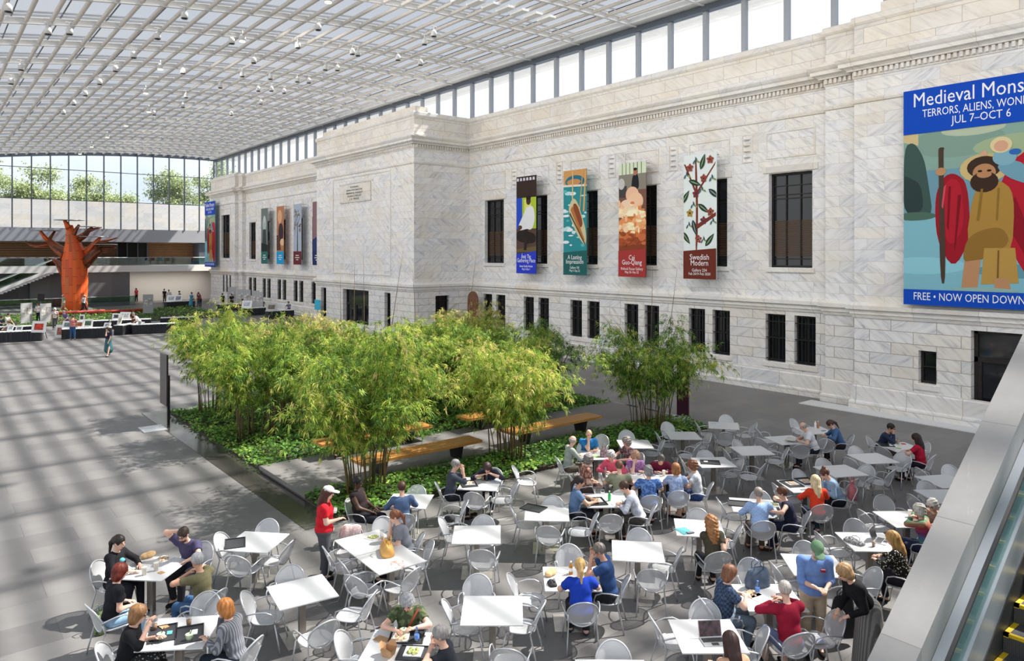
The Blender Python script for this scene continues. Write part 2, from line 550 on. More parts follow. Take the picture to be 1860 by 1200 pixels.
PEOPLE = [
    (2.589, 13.947, -2.428, 'woman in black jacket with turquoise necklace sitting at the table of four', {'top': '1c1c20', 'sleeve': 'long', 'bottom': '22222a', 'hair': '2a201c', 'style': 'pony', 'extra': 'necklace', 'female': True, 'size': 0.95, 'lean': 6}),
    (2.3, 12.547, -1.416, 'red haired woman in black tee seated with her back turned', {'top': '1f2026', 'bottom': '8fb0cc', 'hair': '6a2416', 'style': 'bob', 'arms': 'lap', 'female': True, 'size': 0.95}),
    (3.818, 13.705, 2.197, 'man in purple polo sitting with a hand behind his head', {'top': '46425f', 'bottom': '2a2a30', 'hair': '3a2c24', 'style': 'short', 'arms': 'headback', 'glasses': True, 'fat': 1.15, 'extra': 'beard', 'nod': 25, 'lean': 16}),
    (3.523, 12.042, 0.539, 'grey haired man in olive shirt and jeans sitting, hands at his mouth', {'top': '6b664c', 'bottom': '3d5f86', 'hair': 'a3a3a4', 'arms': 'eat', 'skin': 'tan'}),
    (2.183, 11.02, -1.991, 'woman with light brown bob in black cardigan sitting with a raised palm', {'top': '15161a', 'sleeve': 'mid', 'bottom': 'dots:2a2a2a:b8b8b8', 'leg': 'skirt', 'hair': '8a6440', 'style': 'bob', 'arms': 'wave', 'glasses': True, 'female': True, 'size': 0.95, 'lean': 12}),
    (3.429, 10.233, 0.627, 'woman with strawberry blonde hair in grey striped top sitting, hand on chin', {'top': 'stripes:5d5f66:8a8c92', 'sleeve': 'long', 'bottom': '1f2733', 'hair': 'b4733a', 'style': 'bob', 'arms': 'chin', 'female': True, 'size': 0.95, 'lean': 14}),
    (5.953, 12.938, -2.114, 'standing woman in red tee, white cap and grey jeans', {'top': 'c8202c', 'bottom': '55565c', 'hair': '4a2a20', 'style': 'long', 'arms': 'belly', 'hat': 'dcdcdc', 'skin': 'pale', 'fat': 1.35, 'size': 0.98, 'mark': 'print', 'female': True, 'pose': 'stand', 'lean': 2}),
    (7.346, 14.118, -2.515, 'dark skinned man in black vest sitting back beside the bamboo stems', {'top': '2a2022', 'sleeve': 'none', 'bottom': '2c2c34', 'hair': '151010', 'style': 'short', 'arms': 'lap', 'skin': 'dark', 'fat': 1.3, 'glasses': True, 'lean': -14}),
    (7.778, 13.155, -0.421, 'man in slate blue shirt sitting with his back turned by the planting', {'top': '54698c', 'sleeve': 'mid', 'bottom': '2c3444', 'hair': '4a2e20', 'arms': 'table'}),
    (7.13, 11.92, 1.028, 'woman with brown ponytail in grey tee sitting with chin on hand', {'top': '80848e', 'bottom': '1e2028', 'hair': '7a4a34', 'style': 'pony', 'arms': 'chin', 'fat': 1.25, 'skin': 'pale', 'female': True, 'size': 0.95, 'lean': 16}),
    (5.509, 9.135, 2.459, 'grey haired woman in green camouflage blouse sitting over a lunch tray', {'top': 'floral:3f4a32:5d6648', 'bottom': '2b2d30', 'hair': '9c9da0', 'style': 'fluffy', 'arms': 'down', 'nod': 38, 'extra': 'strap', 'fat': 1.1, 'female': True, 'size': 0.95}),
    (5.314, 7.794, 0.801, 'grey cropped woman in navy top sitting at the bottom, biting bread', {'top': '24262f', 'bottom': '2a2a30', 'hair': '8e8a88', 'style': 'short', 'arms': 'eat', 'female': True, 'size': 0.95}),
    (9.526, 13.996, -2.079, 'grey haired man in charcoal shirt sitting and eating beside the planting', {'top': '464a56', 'sleeve': 'mid', 'bottom': '2b2c33', 'hair': '8a8684', 'arms': 'hold'}),
    (10.743, 14.012, 2.25, 'dark haired woman in navy top sitting head down beside the planting', {'top': '2f3040', 'sleeve': 'mid', 'bottom': '24242c', 'hair': '3a2826', 'style': 'long', 'arms': 'down', 'nod': 34, 'female': True, 'size': 0.95, 'lean': 34}),
    (7.997, 8.14, -0.648, 'woman with blond ponytail in royal blue tee sitting with back turned', {'top': '1c3fae', 'bottom': '20222a', 'hair': 'c8a468', 'style': 'pony', 'arms': 'table', 'fat': 1.2, 'shoe': '2f3a5c', 'female': True, 'size': 0.95}),
    (8.815, 8.317, 0.679, 'grey haired man in navy blue tee sitting and cutting his salad', {'top': '2f4a78', 'bottom': '2a2a2c', 'leg': 'short', 'hair': '6b635c', 'arms': 'hold', 'fat': 1.15, 'skin': 'tan', 'shoe': '2a5566', 'nod': 25}),
    (11.178, 7.981, -0.595, 'woman with long curly auburn hair in olive tee sitting with back turned', {'top': '4a4638', 'bottom': '23242a', 'hair': '9a6a40', 'style': 'curlylong', 'arms': 'face', 'female': True, 'size': 0.95}),
    (10.939, 11.366, -2.114, 'young woman with long dark ponytail in blue tee sitting at a laptop', {'top': '6580a4', 'bottom': '23262e', 'leg': 'short', 'hair': '2a1c1c', 'style': 'pony', 'arms': 'table', 'skin': 'tan', 'female': True, 'size': 0.95}),
    (11.831, 10.269, 0.627, 'brown haired man in pale striped shirt sitting and writing', {'top': 'stripes:c9ccd6:b4b8c6', 'sleeve': 'long', 'bottom': '4a4442', 'hair': '4a3226', 'arms': 'table', 'nod': 28, 'lean': 24}),
    (12.291, 12.432, -2.044, 'grey haired woman in brown floral shirt sitting at the party table end', {'top': 'floral:7a4a42:b08a78', 'bottom': '5a4a4a', 'hair': '7c7672', 'style': 'curly', 'arms': 'lap', 'fat': 1.15, 'female': True, 'size': 0.95}),
    (13.463, 12.559, 2.197, 'white haired woman in bright pink jacket sitting at the party table', {'top': 'e0607a', 'sleeve': 'long', 'bottom': 'e0e0e0', 'hair': 'b8b4b0', 'style': 'fluffy', 'arms': 'table', 'look': 25, 'female': True, 'size': 0.95, 'lean': 24}),
    (12.409, 11.373, -0.682, 'brown haired man in khaki shirt sitting back turned at the party table', {'top': '8e9078', 'bottom': '5a584c', 'hair': '6a4a38', 'arms': 'table', 'fat': 1.1}),
    (13.882, 12.221, 2.319, 'woman with glasses in purple plaid shirt sitting at the party table', {'top': 'plaid:8a5a94:a884b0', 'bottom': '4a4858', 'hair': 'b08a70', 'style': 'curly', 'arms': 'chin', 'glasses': True, 'skin': 'pale', 'female': True, 'size': 0.95, 'lean': 26}),
    (12.628, 10.702, -0.717, 'grey haired person in blue floral shirt sitting back turned at the party table', {'top': 'floral:3f62a0:6c8cc0', 'sleeve': 'short', 'bottom': '2a3040', 'hair': '8a8886', 'style': 'fluffy', 'arms': 'table', 'fat': 1.2}),
    (14.351, 11.843, 2.372, 'grey haired woman in maroon sweater sitting at the party table', {'top': '641a34', 'sleeve': 'long', 'bottom': '2c2a30', 'hair': '5a524e', 'style': 'short', 'arms': 'table', 'nod': 26, 'fat': 1.1, 'female': True, 'size': 0.95, 'lean': 32}),
    (13.337, 10.502, -0.752, 'auburn haired woman in pale blue blouse sitting back turned', {'top': 'floral:8ea4cc:b4c2de', 'bottom': '3a4c70', 'leg': 'short', 'hair': 'a06a40', 'style': 'bob', 'arms': 'table', 'fat': 1.1, 'female': True, 'size': 0.95}),
    (13.989, 10.403, 0.627, 'brown curly haired woman in white printed blouse sitting at the party table end', {'top': 'floral:b9c0c8:d6dade', 'bottom': '35497a', 'leg': 'short', 'hair': '7a5238', 'style': 'curly', 'arms': 'table', 'female': True, 'size': 0.95}),
    (13.146, 13.876, -1.991, 'balding grey man in pale grey green shirt sitting beside the planting', {'top': 'a3aca4', 'sleeve': 'mid', 'bottom': '6a5f50', 'hair': 'b0a8a0', 'arms': 'table', 'style': 'bald'}),
    (14.297, 14.33, 2.599, 'bald bearded man in turquoise tee sitting below the bench', {'top': '2c7ab8', 'bottom': '2a2c34', 'hair': '8a8480', 'style': 'none', 'extra': 'beard', 'arms': 'chin', 'fat': 1.15, 'lean': 18}),
    (14.492, 12.903, 1.325, 'grey haired woman in dark patterned blouse sitting beside the empty bamboo table', {'top': 'floral:5c4048:94787a', 'bottom': '4a5068', 'hair': '8f8880', 'style': 'curly', 'arms': 'table', 'female': True, 'size': 0.95}),
    (19.804, 10.743, 0.714, 'bald man in white polo sitting with a newspaper', {'top': 'dcdde2', 'bottom': '2a2e3c', 'hair': '9a928c', 'style': 'bald', 'arms': 'table', 'fat': 1.25, 'nod': 26, 'lean': 20}),
    (20.867, 10.488, 0.679, 'young woman in denim jacket sitting bent over her phone', {'top': '4a6a94', 'sleeve': 'long', 'bottom': '2a2426', 'hair': '4a2e24', 'style': 'pony', 'arms': 'table', 'nod': 30, 'female': True, 'size': 0.95, 'lean': 22}),
    (21.332, 9.606, -3.039, 'dark haired man in navy suit sitting with hand on chin', {'top': '2a344c', 'sleeve': 'long', 'bottom': '6a604e', 'hair': '1c1614', 'arms': 'chin', 'extra': 'tie', 'glasses': True, 'skin': 'tan', 'lean': 24}),
    (20.63, 8.207, 0.051, 'dark haired woman in red tee sitting back turned opposite the suited man', {'top': 'b01c38', 'bottom': '2a2430', 'hair': '2a1a1a', 'style': 'long', 'arms': 'table', 'female': True, 'size': 0.95}),
    (14.961, 8.035, -0.717, 'woman with long platinum hair in orange red top sitting back turned', {'top': 'e2452a', 'sleeve': 'mid', 'bottom': '2c3a4a', 'hair': 'd8c49a', 'style': 'long', 'arms': 'table', 'female': True, 'size': 0.95}),
    (16.131, 8.132, 0.627, 'woman with hair bun in light denim shirt sitting', {'top': '93b0cc', 'sleeve': 'long', 'bottom': '1e2028', 'hair': '5a3a2c', 'style': 'bun', 'arms': 'chin', 'nod': 28, 'female': True, 'size': 0.95, 'lean': 24}),
    (13.164, 8.278, -0.752, 'grey cropped man in pale blue checked shirt sitting back turned', {'top': 'plaid:93b0de:a6bfe6', 'sleeve': 'long', 'bottom': '5a4e46', 'hair': '8f857c', 'arms': 'table', 'fat': 1.15, 'shoe': '6a3a22'}),
    (13.926, 8.013, 0.574, 'brown haired woman in navy tank top sitting and reaching for salad', {'top': '22263a', 'sleeve': 'none', 'bottom': '1e2236', 'hair': '5c3826', 'style': 'short', 'arms': 'reach', 'female': True, 'size': 0.95, 'lean': 16}),
    (14.89, 5.822, 0.19, 'white haired woman in rainbow striped sweater sitting beside the parapet', {'top': 'bands:a03848:4d8a6a', 'sleeve': 'long', 'bottom': '2a3048', 'hair': 'c4beb6', 'style': 'fluffy', 'arms': 'eat', 'female': True, 'size': 0.95}),
    (15.875, 5.941, 1.499, 'white haired person with glasses sitting half hidden by the stone parapet', {'top': 'plaid:6a8a7a:b05a4a', 'hair': 'd2ccc4', 'style': 'fluffy', 'arms': 'table', 'glasses': True, 'lean': 30}),
    (13.102, 5.481, 0.155, 'blonde woman in black and white speckled blouse sitting at a small laptop', {'top': 'dots:23221f:d8d0bc', 'sleeve': 'long', 'bottom': '2c2630', 'hair': 'b08850', 'style': 'long', 'arms': 'table', 'female': True, 'size': 0.95, 'lean': 14}),
    (9.56, 6.674, -2.114, 'brown haired woman in dark patterned tee sitting with clasped hands', {'top': 'plaid:2c3a52:46566e', 'bottom': '6f7f90', 'hair': '7a5038', 'style': 'bob', 'arms': 'fold', 'fat': 1.3, 'skin': 'pale', 'female': True, 'size': 0.95}),
    (9.693, 5.619, -0.508, 'grey cropped man in crimson sweater sitting back turned with a phone', {'top': '941a34', 'sleeve': 'long', 'bottom': '6c7ca0', 'leg': 'short', 'hair': 'b4aca4', 'arms': 'phone', 'fat': 1.1}),
    (7.918, 5.317, -0.421, 'woman with very long dark brown hair sitting at the front laptop', {'top': 'd8a888', 'sleeve': 'none', 'bottom': '2a2a30', 'hair': '3a2420', 'style': 'long', 'arms': 'table', 'female': True, 'size': 0.95}),
    (10.609, 5.769, 2.354, 'standing man in green cap and blue shirt looking at his phone', {'top': '6f8fc8', 'sleeve': 'mid', 'bottom': 'b0a088', 'hair': '9a9084', 'arms': 'phone', 'hat': '6a8a6c', 'nod': 30, 'fat': 1.15, 'size': 1.04, 'extra': 'beard', 'mark': 'badge', 'pose': 'stand'}),
    (10.766, 4.996, 1.028, 'standing woman in black jacket and grey skirt bending over a chair', {'top': '17171b', 'sleeve': 'long', 'bottom': 'stripes:8e8c8a:6a6866', 'leg': 'skirt', 'extra': 'longskirt', 'hair': 'a88660', 'style': 'bob', 'arms': 'down', 'size': 0.98, 'female': True, 'nod': 22, 'pose': 'stand', 'lean': 32}),
    (9.75, 20.05, 2.634, 'person in black sitting on the back left bench, half hidden by bamboo stems', {'top': '1a1618', 'bottom': '1c181a', 'hair': '1c1614', 'arms': 'lap', 'skin': 'tan', 'z0': 0.18, 'step': 0.022}),
    (8.856, 49.009, 2.494, 'woman in navy top and teal edged skirt walking alone across the floor', {'top': '2a2e44', 'bottom': '3f6a74', 'leg': 'skirt', 'hair': '2a1c18', 'style': 'bob', 'arms': 'chin', 'female': True, 'pose': 'walk', 'step': 0.026, 'lean': 4}),
    (12.093, 90.214, 0.853, 'person in white cap and patterned shirt passing left before the orange trunk', {'top': 'floral:9fb8a0:c9c2a8', 'bottom': 'b8a88c', 'hair': '8a7a6a', 'arms': 'stand', 'hat': 'e6e6e6', 'pose': 'walk', 'step': 0.026, 'lean': 4}),
    (13.658, 88.465, -2.218, 'man in white shirt striding right past the orange trunk', {'top': 'c9d0da', 'bottom': '1e2028', 'hair': '8a4a40', 'arms': 'swing', 'hat': 'd8d0d0', 'pose': 'walk', 'step': 0.026, 'lean': 4}),
    (8.368, 76.835, 2.459, 'person in white shirt and dark trousers standing between grey display panels', {'top': 'dcdcdc', 'bottom': '23252c', 'hair': '3a2a20', 'arms': 'hold', 'pose': 'stand', 'step': 0.026, 'lean': 4}),
    (8.586, 60.037, -0.508, 'person in pink shirt and jeans browsing prints at the market table', {'top': 'c07a74', 'bottom': '3d5f8a', 'hair': '5a3626', 'arms': 'down', 'fat': 1.2, 'pose': 'stand', 'step': 0.026, 'lean': 4}),
    (5.14, 65.057, -2.253, 'person in cream top standing behind the leftmost market table', {'top': 'd6d0c4', 'bottom': '5a4a40', 'hair': '3a2a22', 'arms': 'down', 'pose': 'stand', 'step': 0.026, 'lean': 4}),
    (5.127, 62.849, 2.11, 'person in white seated low behind the leftmost market table', {'top': 'e2e2e0', 'bottom': '3a3a40', 'hair': '4a3a30', 'arms': 'table', 'pose': 'sit', 'step': 0.026, 'lean': 4}),
    (4.961, 68.068, -2.428, 'person in dark blue at the very left edge of the market', {'top': '2c3850', 'bottom': '3a3a40', 'hair': '2a2420', 'arms': 'table', 'pose': 'sit', 'step': 0.026, 'lean': 4}),
    (8.671, 69.262, 2.808, 'white haired woman in pink patterned top behind the stacked prints', {'top': 'floral:c4a8a8:e0d4d0', 'bottom': '5a5a60', 'hair': 'd8d4cc', 'style': 'bob', 'arms': 'stand', 'female': True, 'pose': 'stand', 'step': 0.026, 'lean': 4}),
    (9.198, 66.67, 2.11, 'person in purple bending among the stacked prints', {'top': '6a5a8a', 'bottom': '4a4a50', 'hair': '8a7a9a', 'arms': 'down', 'lean': 28, 'pose': 'stand', 'step': 0.026}),
    (13.041, 62.509, 2.634, 'person in dark brown shirt standing behind the right market tables', {'top': '4a3430', 'bottom': '3a3034', 'hair': '2c2220', 'arms': 'hold', 'pose': 'stand', 'step': 0.026, 'lean': 4}),
    (13.22, 61.355, 1.237, 'person in white leaning low over the right market table', {'top': 'dedede', 'bottom': '8a8a90', 'hair': 'a89c8c', 'arms': 'down', 'lean': 38, 'pose': 'stand', 'step': 0.026}),
    (21.708, 102.523, 2.285, 'woman in red top and black trousers standing before the beige wall', {'top': 'b03038', 'bottom': '1f1f26', 'hair': '2a1e1a', 'style': 'long', 'arms': 'stand', 'female': True, 'pose': 'stand', 'step': 0.026, 'lean': 4}),
    (23.666, 106.723, 2.459, 'woman in white top and jeans standing before the beige wall', {'top': 'dcdcdc', 'bottom': '2f4468', 'hair': '2a1e1a', 'style': 'long', 'arms': 'hold', 'female': True, 'pose': 'stand', 'step': 0.026, 'lean': 4}),
    (23.932, 98.015, 2.372, 'person in black vest walking by the beige wall', {'top': '23252c', 'bottom': '2c2c34', 'hair': '1e1614', 'arms': 'stand', 'pose': 'stand', 'step': 0.026, 'lean': 4}),
    (23.822, 95.522, 2.634, 'person in white beside the black vested walker', {'top': 'dcdcdc', 'bottom': '4a4a52', 'hair': '4a3a30', 'arms': 'stand', 'pose': 'stand', 'step': 0.026, 'lean': 4}),
    (24.069, 91.655, 1.586, 'man in grey shirt and blue jeans at the distant print rack', {'top': '6a6a78', 'bottom': '33507a', 'hair': '3a2c24', 'arms': 'down', 'pose': 'stand', 'step': 0.026, 'lean': 4}),
    (24.962, 89.759, 2.459, 'person in white bent over the distant print rack', {'top': 'd6dae2', 'bottom': '4a5a78', 'hair': 'b0a8a0', 'arms': 'down', 'lean': 24, 'pose': 'stand', 'step': 0.026}),
    (24.053, 87.129, -1.206, 'woman in teal dress with back turned at the distant print rack', {'top': '4a8ca4', 'bottom': '4a8ca4', 'leg': 'skirt', 'hair': '3a2a22', 'arms': 'down', 'female': True, 'pose': 'stand', 'step': 0.026, 'lean': 4}),
    (25.51, 89.314, 2.11, 'person in cap and brown shirt behind the distant print rack', {'top': '7a5a50', 'bottom': '3a3a40', 'hair': '2a2220', 'arms': 'stand', 'hat': 'd8d8d8', 'pose': 'stand', 'step': 0.026, 'lean': 4}),
    (25.13, 87.353, 0.365, 'person in maroon shirt leaning at the distant print rack', {'top': '7a3a3c', 'bottom': '3a3a40', 'hair': '2a2220', 'arms': 'down', 'lean': 30, 'pose': 'stand', 'step': 0.026}),
    (26.317, 83.155, 2.11, 'person in green and black standing under the far facade', {'top': '3a4a20', 'bottom': '1e1e22', 'hair': '2a2220', 'arms': 'stand', 'pose': 'stand', 'step': 0.026, 'lean': 4}),
    (26.807, 81.722, 2.634, 'tall person in black standing under the far facade', {'top': '18181c', 'bottom': '18181c', 'hair': '2a2220', 'arms': 'hold', 'pose': 'stand', 'step': 0.026, 'lean': 4}),
    (26.732, 77.84, 1.063, 'person in black sitting low at a distant stall below the facade', {'top': '1e2026', 'bottom': '23252c', 'hair': '1c1614', 'arms': 'table', 'pose': 'sit', 'step': 0.026, 'lean': 4}),
    (28.31, 76.557, 2.459, 'person in sage green sitting between print panels below the facade', {'top': '6a9478', 'bottom': '3a4048', 'hair': '4a3a30', 'arms': 'table', 'pose': 'sit', 'step': 0.026, 'lean': 4}),
    (28.827, 70.755, 2.11, 'person in blue grey sitting at the last distant stall', {'top': '5a6a8a', 'bottom': '3a4048', 'hair': '4a3a30', 'arms': 'table', 'pose': 'sit', 'step': 0.026, 'lean': 4}),
]
BAMBOO = [
    (8.7, 28.6, 4.7, 1.3, 11, 'slender bamboo clump at the far left corner of the bed', 'g'),
    (8.6, 23.9, 4.5, 1.35, 12, 'bamboo clump second from the black display board', 'g'),
    (8.8, 16.7, 4.7, 1.5, 13, 'tall front bamboo clump beside the path with bare lower stems', 'g', {'rbase': 0.45, 'dens': 1.1}),
    (13.4, 16.75, 4.1, 1.75, 14, 'broad bamboo clump standing between the two front benches', 'g', {'rbase': 0.5, 'dens': 1.25, 'tone': 0.06}),
    (19.7, 16.6, 4.35, 1.8, 15, 'lone dark green bamboo beside the purple sign', 'g', {'rbase': 0.6, 'tone': -0.14, 'dens': 0.85}),
    (11.0, 26.6, 4.5, 1.5, 16, 'yellowing bamboo clump at the back of the bed', 'y', {'tone': 0.16}),
    (13.2, 27.6, 4.2, 1.5, 17, 'bamboo clump in the middle of the back row', 'g', {'tone': 0.08}),
    (15.6, 25.2, 4.2, 1.5, 18, 'bamboo clump behind the second back bench', 'g'),
    (17.4, 24.6, 4.3, 1.4, 19, 'bamboo clump before the arched bronze panel', 'g', {'tone': 0.04}),
    (19.0, 26.4, 4.3, 1.4, 20, 'olive bamboo clump close to the facade', 'y', {'tone': -0.12}),
    (12.6, 22.3, 4.3, 1.5, 21, 'dense bamboo clump just behind the path', 'g'),
    (17.0, 21.9, 4.1, 1.5, 22, 'bamboo clump shading the right back bench', 'g', {'tone': -0.05}),
    (20.6, 23.0, 3.7, 1.0, 23, 'small dark bamboo at the right back corner of the bed', 'g', {'tone': -0.2, 'nculm': 12}),
    (10.4, 24.9, 4.3, 1.3, 24, 'bamboo clump behind the second clump from the display board', 'g', {'tone': -0.05}),
]
SHOOTS = [
    (14.0, 27.6, 6.1, 0.05, 0, 'bare bamboo shoot, left one of the close pair above the back row'),
    (14.35, 27.3, 6.0, 0.0, 0.1, 'bare bamboo shoot, right one of the close pair above the back row'),
    (13.6, 27.9, 5.2, -0.05, 0, 'short bare bamboo shoot beside the close pair'),
    (15.0, 26.6, 6.2, 0.55, -0.35, 'bare bamboo shoot leaning right over the marble plaque block'),
    (16.0, 25.8, 5.4, -0.2, 0.1, 'bare bamboo shoot below the plaque, leaning slightly left'),
    (17.6, 24.9, 6.1, 0.5, -0.3, 'bare bamboo shoot leaning right by the arched bronze panel'),
    (20.1, 17.0, 5.6, 0.15, 0, 'bare shoot rising straight from the lone bamboo'),
    (20.6, 16.8, 5.5, 0.5, -0.2, 'bare shoot leaning right from the lone bamboo'),
]
BENCHES = [
    (9.0, 12.9, 17.6, 0.17, 'orange timber bench on the path behind the charcoal shirted man'),
    (14.1, 17.95, 17.6, 0.17, 'orange timber bench on the path behind the bald turquoise man'),
    (9.0, 12.75, 20.05, 0.17, 'orange timber bench at the back edge of the path behind the front bamboo'),
    (14.15, 18.0, 20.05, 0.17, 'orange timber bench at the back edge of the path, right one of the back two'),
]
SPOTS = [
    (2.841, 35.498, 'small white spotlight hung under the glass roof among many alike'),
    (4.614, 39.068, 'small white spotlight hung under the glass roof among many alike'),
    (5.43, 38.889, 'small white spotlight hung under the glass roof among many alike'),
    (9.321, 34.785, 'small white spotlight hung under the glass roof among many alike'),
    (9.166, 38.878, 'small white spotlight hung under the glass roof among many alike'),
    (12.701, 38.719, 'small white spotlight hung under the glass roof among many alike'),
    (9.049, 43.376, 'small white spotlight hung under the glass roof among many alike'),
    (15.276, 42.716, 'small white spotlight hung under the glass roof among many alike'),
    (4.357, 47.378, 'small white spotlight hung under the glass roof among many alike'),
    (8.889, 47.163, 'small white spotlight hung under the glass roof among many alike'),
    (12.465, 46.87, 'small white spotlight hung under the glass roof among many alike'),
    (4.261, 51.583, 'small white spotlight hung under the glass roof among many alike'),
    (8.79, 51.337, 'small white spotlight hung under the glass roof among many alike'),
    (15.949, 46.643, 'small white spotlight hung under the glass roof among many alike'),
    (15.545, 34.462, 'small white spotlight hung under the glass roof among many alike'),
    (16.092, 38.283, 'small white spotlight hung under the glass roof among many alike'),
    (19.343, 38.288, 'small white spotlight hung under the glass roof among many alike'),
    (19.727, 42.687, 'small white spotlight hung under the glass roof among many alike'),
    (20.434, 42.466, 'small white spotlight hung under the glass roof among many alike'),
    (22.286, 38.205, 'small white spotlight hung under the glass roof among many alike'),
    (24.048, 38.502, 'small white spotlight hung under the glass roof among many alike'),
    (21.707, 34.356, 'small white spotlight hung under the glass roof among many alike'),
    (21.247, 32.707, 'small white spotlight hung under the glass roof among many alike'),
    (19.788, 38.481, 'small white spotlight hung under the glass roof among many alike'),
    (17.792, 46.75, 'small white spotlight hung under the glass roof among many alike'),
    (18.509, 50.894, 'small white spotlight hung under the glass roof among many alike'),
    (19.302, 50.51, 'small white spotlight hung under the glass roof among many alike'),
    (20.356, 50.861, 'small white spotlight hung under the glass roof among many alike'),
    (15.88, 50.747, 'small white spotlight hung under the glass roof among many alike'),
    (14.865, 55.062, 'small white spotlight hung under the glass roof among many alike'),
    (8.671, 55.543, 'small white spotlight hung under the glass roof among many alike'),
    (8.563, 59.406, 'small white spotlight hung under the glass roof among many alike'),
    (8.512, 63.763, 'small white spotlight hung under the glass roof among many alike'),
    (15.756, 59.244, 'small white spotlight hung under the glass roof among many alike'),
    (14.718, 63.462, 'small white spotlight hung under the glass roof among many alike'),
    (20.46, 55.675, 'small white spotlight hung under the glass roof among many alike'),
    (20.204, 61.73, 'small white spotlight hung under the glass roof among many alike'),
    (19.634, 46.798, 'small white spotlight hung under the glass roof among many alike'),
    (20.429, 46.768, 'small white spotlight hung under the glass roof among many alike'),
]
STALLS = [
    (5.4, 61.3, -0.2, 3.0, 'black clothed market table at the left edge of the print fair'),
    (9.6, 60.7, -0.25, 3.1, 'black clothed market table where the pink shirted person browses'),
    (12.7, 62.3, 0.75, 2.6, 'angled end table of the right hand stall'),
    (14.3, 61.1, -0.25, 3.2, 'long black clothed front table of the right hand stall'),
    (13.6, 66.3, -0.2, 3.0, 'black clothed table behind the right hand stall'),
    (5.2, 65.5, -0.2, 3.4, 'paper covered table behind the leftmost stall'),
    (11.0, 67.0, -0.2, 2.2, 'small black clothed table with easel prints beyond the pink shirted person'),
    (17.2, 66.2, -0.3, 2.6, 'black clothed table half hidden by the leftmost bamboo'),
    (23.2, 88.5, 0.2, 3.2, 'distant white topped table beside the grey shirted man'),
    (26.4, 80.5, 0.1, 3.0, 'distant table under the far facade windows'),
    (26.6, 73.0, 0.1, 3.0, 'distant table below the far orange banner'),
    (26.8, 68.0, 0.1, 2.6, 'distant table next to the turquoise sign'),
]
PRINTS = [
    (6.541, 60.361, 0.62, -0.77, 1.05, 0.8, 12, 'd0402c', 'big print with a red picture on the easel'),
    (5.469, 61.062, 0.748, -0.77, 0.5, 0.35, 20, '8a8e90', 'small grey print on the leftmost market table'),
    (5.0, 61.565, 0.748, -0.857, 0.45, 0.45, 25, 'b8c0c4', 'pale print before the seated person in white'),
    (8.334, 60.796, 0.748, -0.77, 0.85, 0.55, 20, '7a8a8c', 'wide landscape print leaning behind the easel'),
    (8.038, 62.021, 0.0, -0.77, 0.8, 0.95, 12, 'b06a60', 'pinkish print leaning under the landscape print'),
    (10.193, 67.045, 0.748, -0.77, 0.4, 0.5, 10, '5a5a54', 'small dark picture above the stacked prints'),
    (9.636, 60.877, 0.748, -0.682, 0.7, 0.6, 14, '55705a', 'white mounted print with a green picture on the front table'),
    (9.067, 61.022, 0.748, -0.857, 0.8, 0.5, 20, 'a05a2c', 'orange brown print behind the white mounted print'),
    (11.846, 61.75, 0.748, -1.206, 0.5, 0.7, 16, 'c8c09a', 'cream print stack at the end of the front table'),
    (11.846, 61.75, 0.748, -1.381, 0.5, 0.75, 18, 'b8b090', 'leaning cream print, outermost of the stack'),
    (12.564, 66.694, 0.748, -0.682, 0.6, 0.5, 15, '4a4c50', 'framed dark print on the small table under the log'),
    (13.189, 66.567, 0.748, -0.77, 0.9, 0.6, 16, 'd8d4d0', 'large pale sheet beside the framed dark print'),
    (10.757, 60.178, 0.748, -1.73, 0.5, 0.9, 30, 'c8ccd0', 'long white sheet hanging over the corner of the right hand stall'),
    (10.758, 60.182, 0.748, -0.682, 0.5, 0.35, 30, 'aab0b4', 'flat grey sheet at the left end of the right hand stall'),
    (22.131, 88.059, 0.748, -0.682, 1.0, 0.75, 22, 'b8bcc4', 'tilted white print at the distant rack, leftmost'),
    (22.895, 88.214, 0.748, -0.682, 1.0, 0.75, 22, '9aa0a8', 'tilted white print in the middle of the distant rack'),
    (25.388, 73.059, 0.748, -0.682, 1.0, 0.75, 22, 'c8ccd4', 'white sheet laid low before the teal dressed woman'),
    (25.827, 67.681, 0.748, -0.682, 1.0, 0.75, 22, 'a8a098', 'white framed print, first of the row below the facade'),
    (25.827, 67.681, 0.748, -0.682, 1.0, 0.75, 22, '8a929a', 'white framed print, second of the row below the facade'),
    (25.827, 67.681, 0.748, -0.682, 1.0, 0.75, 22, '6a6058', 'white framed print with dark centre, third below the facade'),
    (25.827, 67.681, 0.748, -0.682, 1.0, 0.75, 22, 'a89c8c', 'white framed print, last of the row below the facade'),
]
EASELS = [
    (6.687, 62.013, -0.77, 'dark easel holding the big red print'),
    (12.214, 63.181, -1.381, 'thin folding rack against the right hand stall corner'),
]
PANELS = [
    (7.19, 73.962, 0.365, 1.95, 'grey panel left of the white shirted person'),
    (8.585, 74.065, 0.365, 1.85, 'grey panel right of the white shirted person'),
    (17.75, 78.917, -0.159, 2.1, 'print panel beside the yellowing bamboo'),
    (27.9, 81.974, -0.857, 2.2, 'print panel with three dark pictures below the far windows'),
    (27.9, 80.116, -0.857, 2.2, 'brown print panel behind the sage green person'),
    (27.9, 77.489, -1.032, 2.2, 'white print panel right of the sage green person'),
    (27.9, 76.326, -1.032, 2.1, 'brown picture panel nearest the turquoise sign'),
    (27.348, 83.373, -0.682, 2.4, 'pink mounted panel behind the tall person in black'),
]
ADDED_FLOODS = [(14, -2, 28.9, 6), (16, 6, 28.9, 12), (15, 14, 29.7, 18), (15, 20.6, 29.7, 24), (14, 30, 29.7, 31), (13, 38, 29.7, 38), (11, 46, 25.2, 47), (12, 54, 25.2, 53), (14, 62, 29.7, 63), (14, 70, 29.7, 71), (14, 78, 29.7, 78), (14, 86, 28.9, 86), (14, 93, 28.9, 92)]
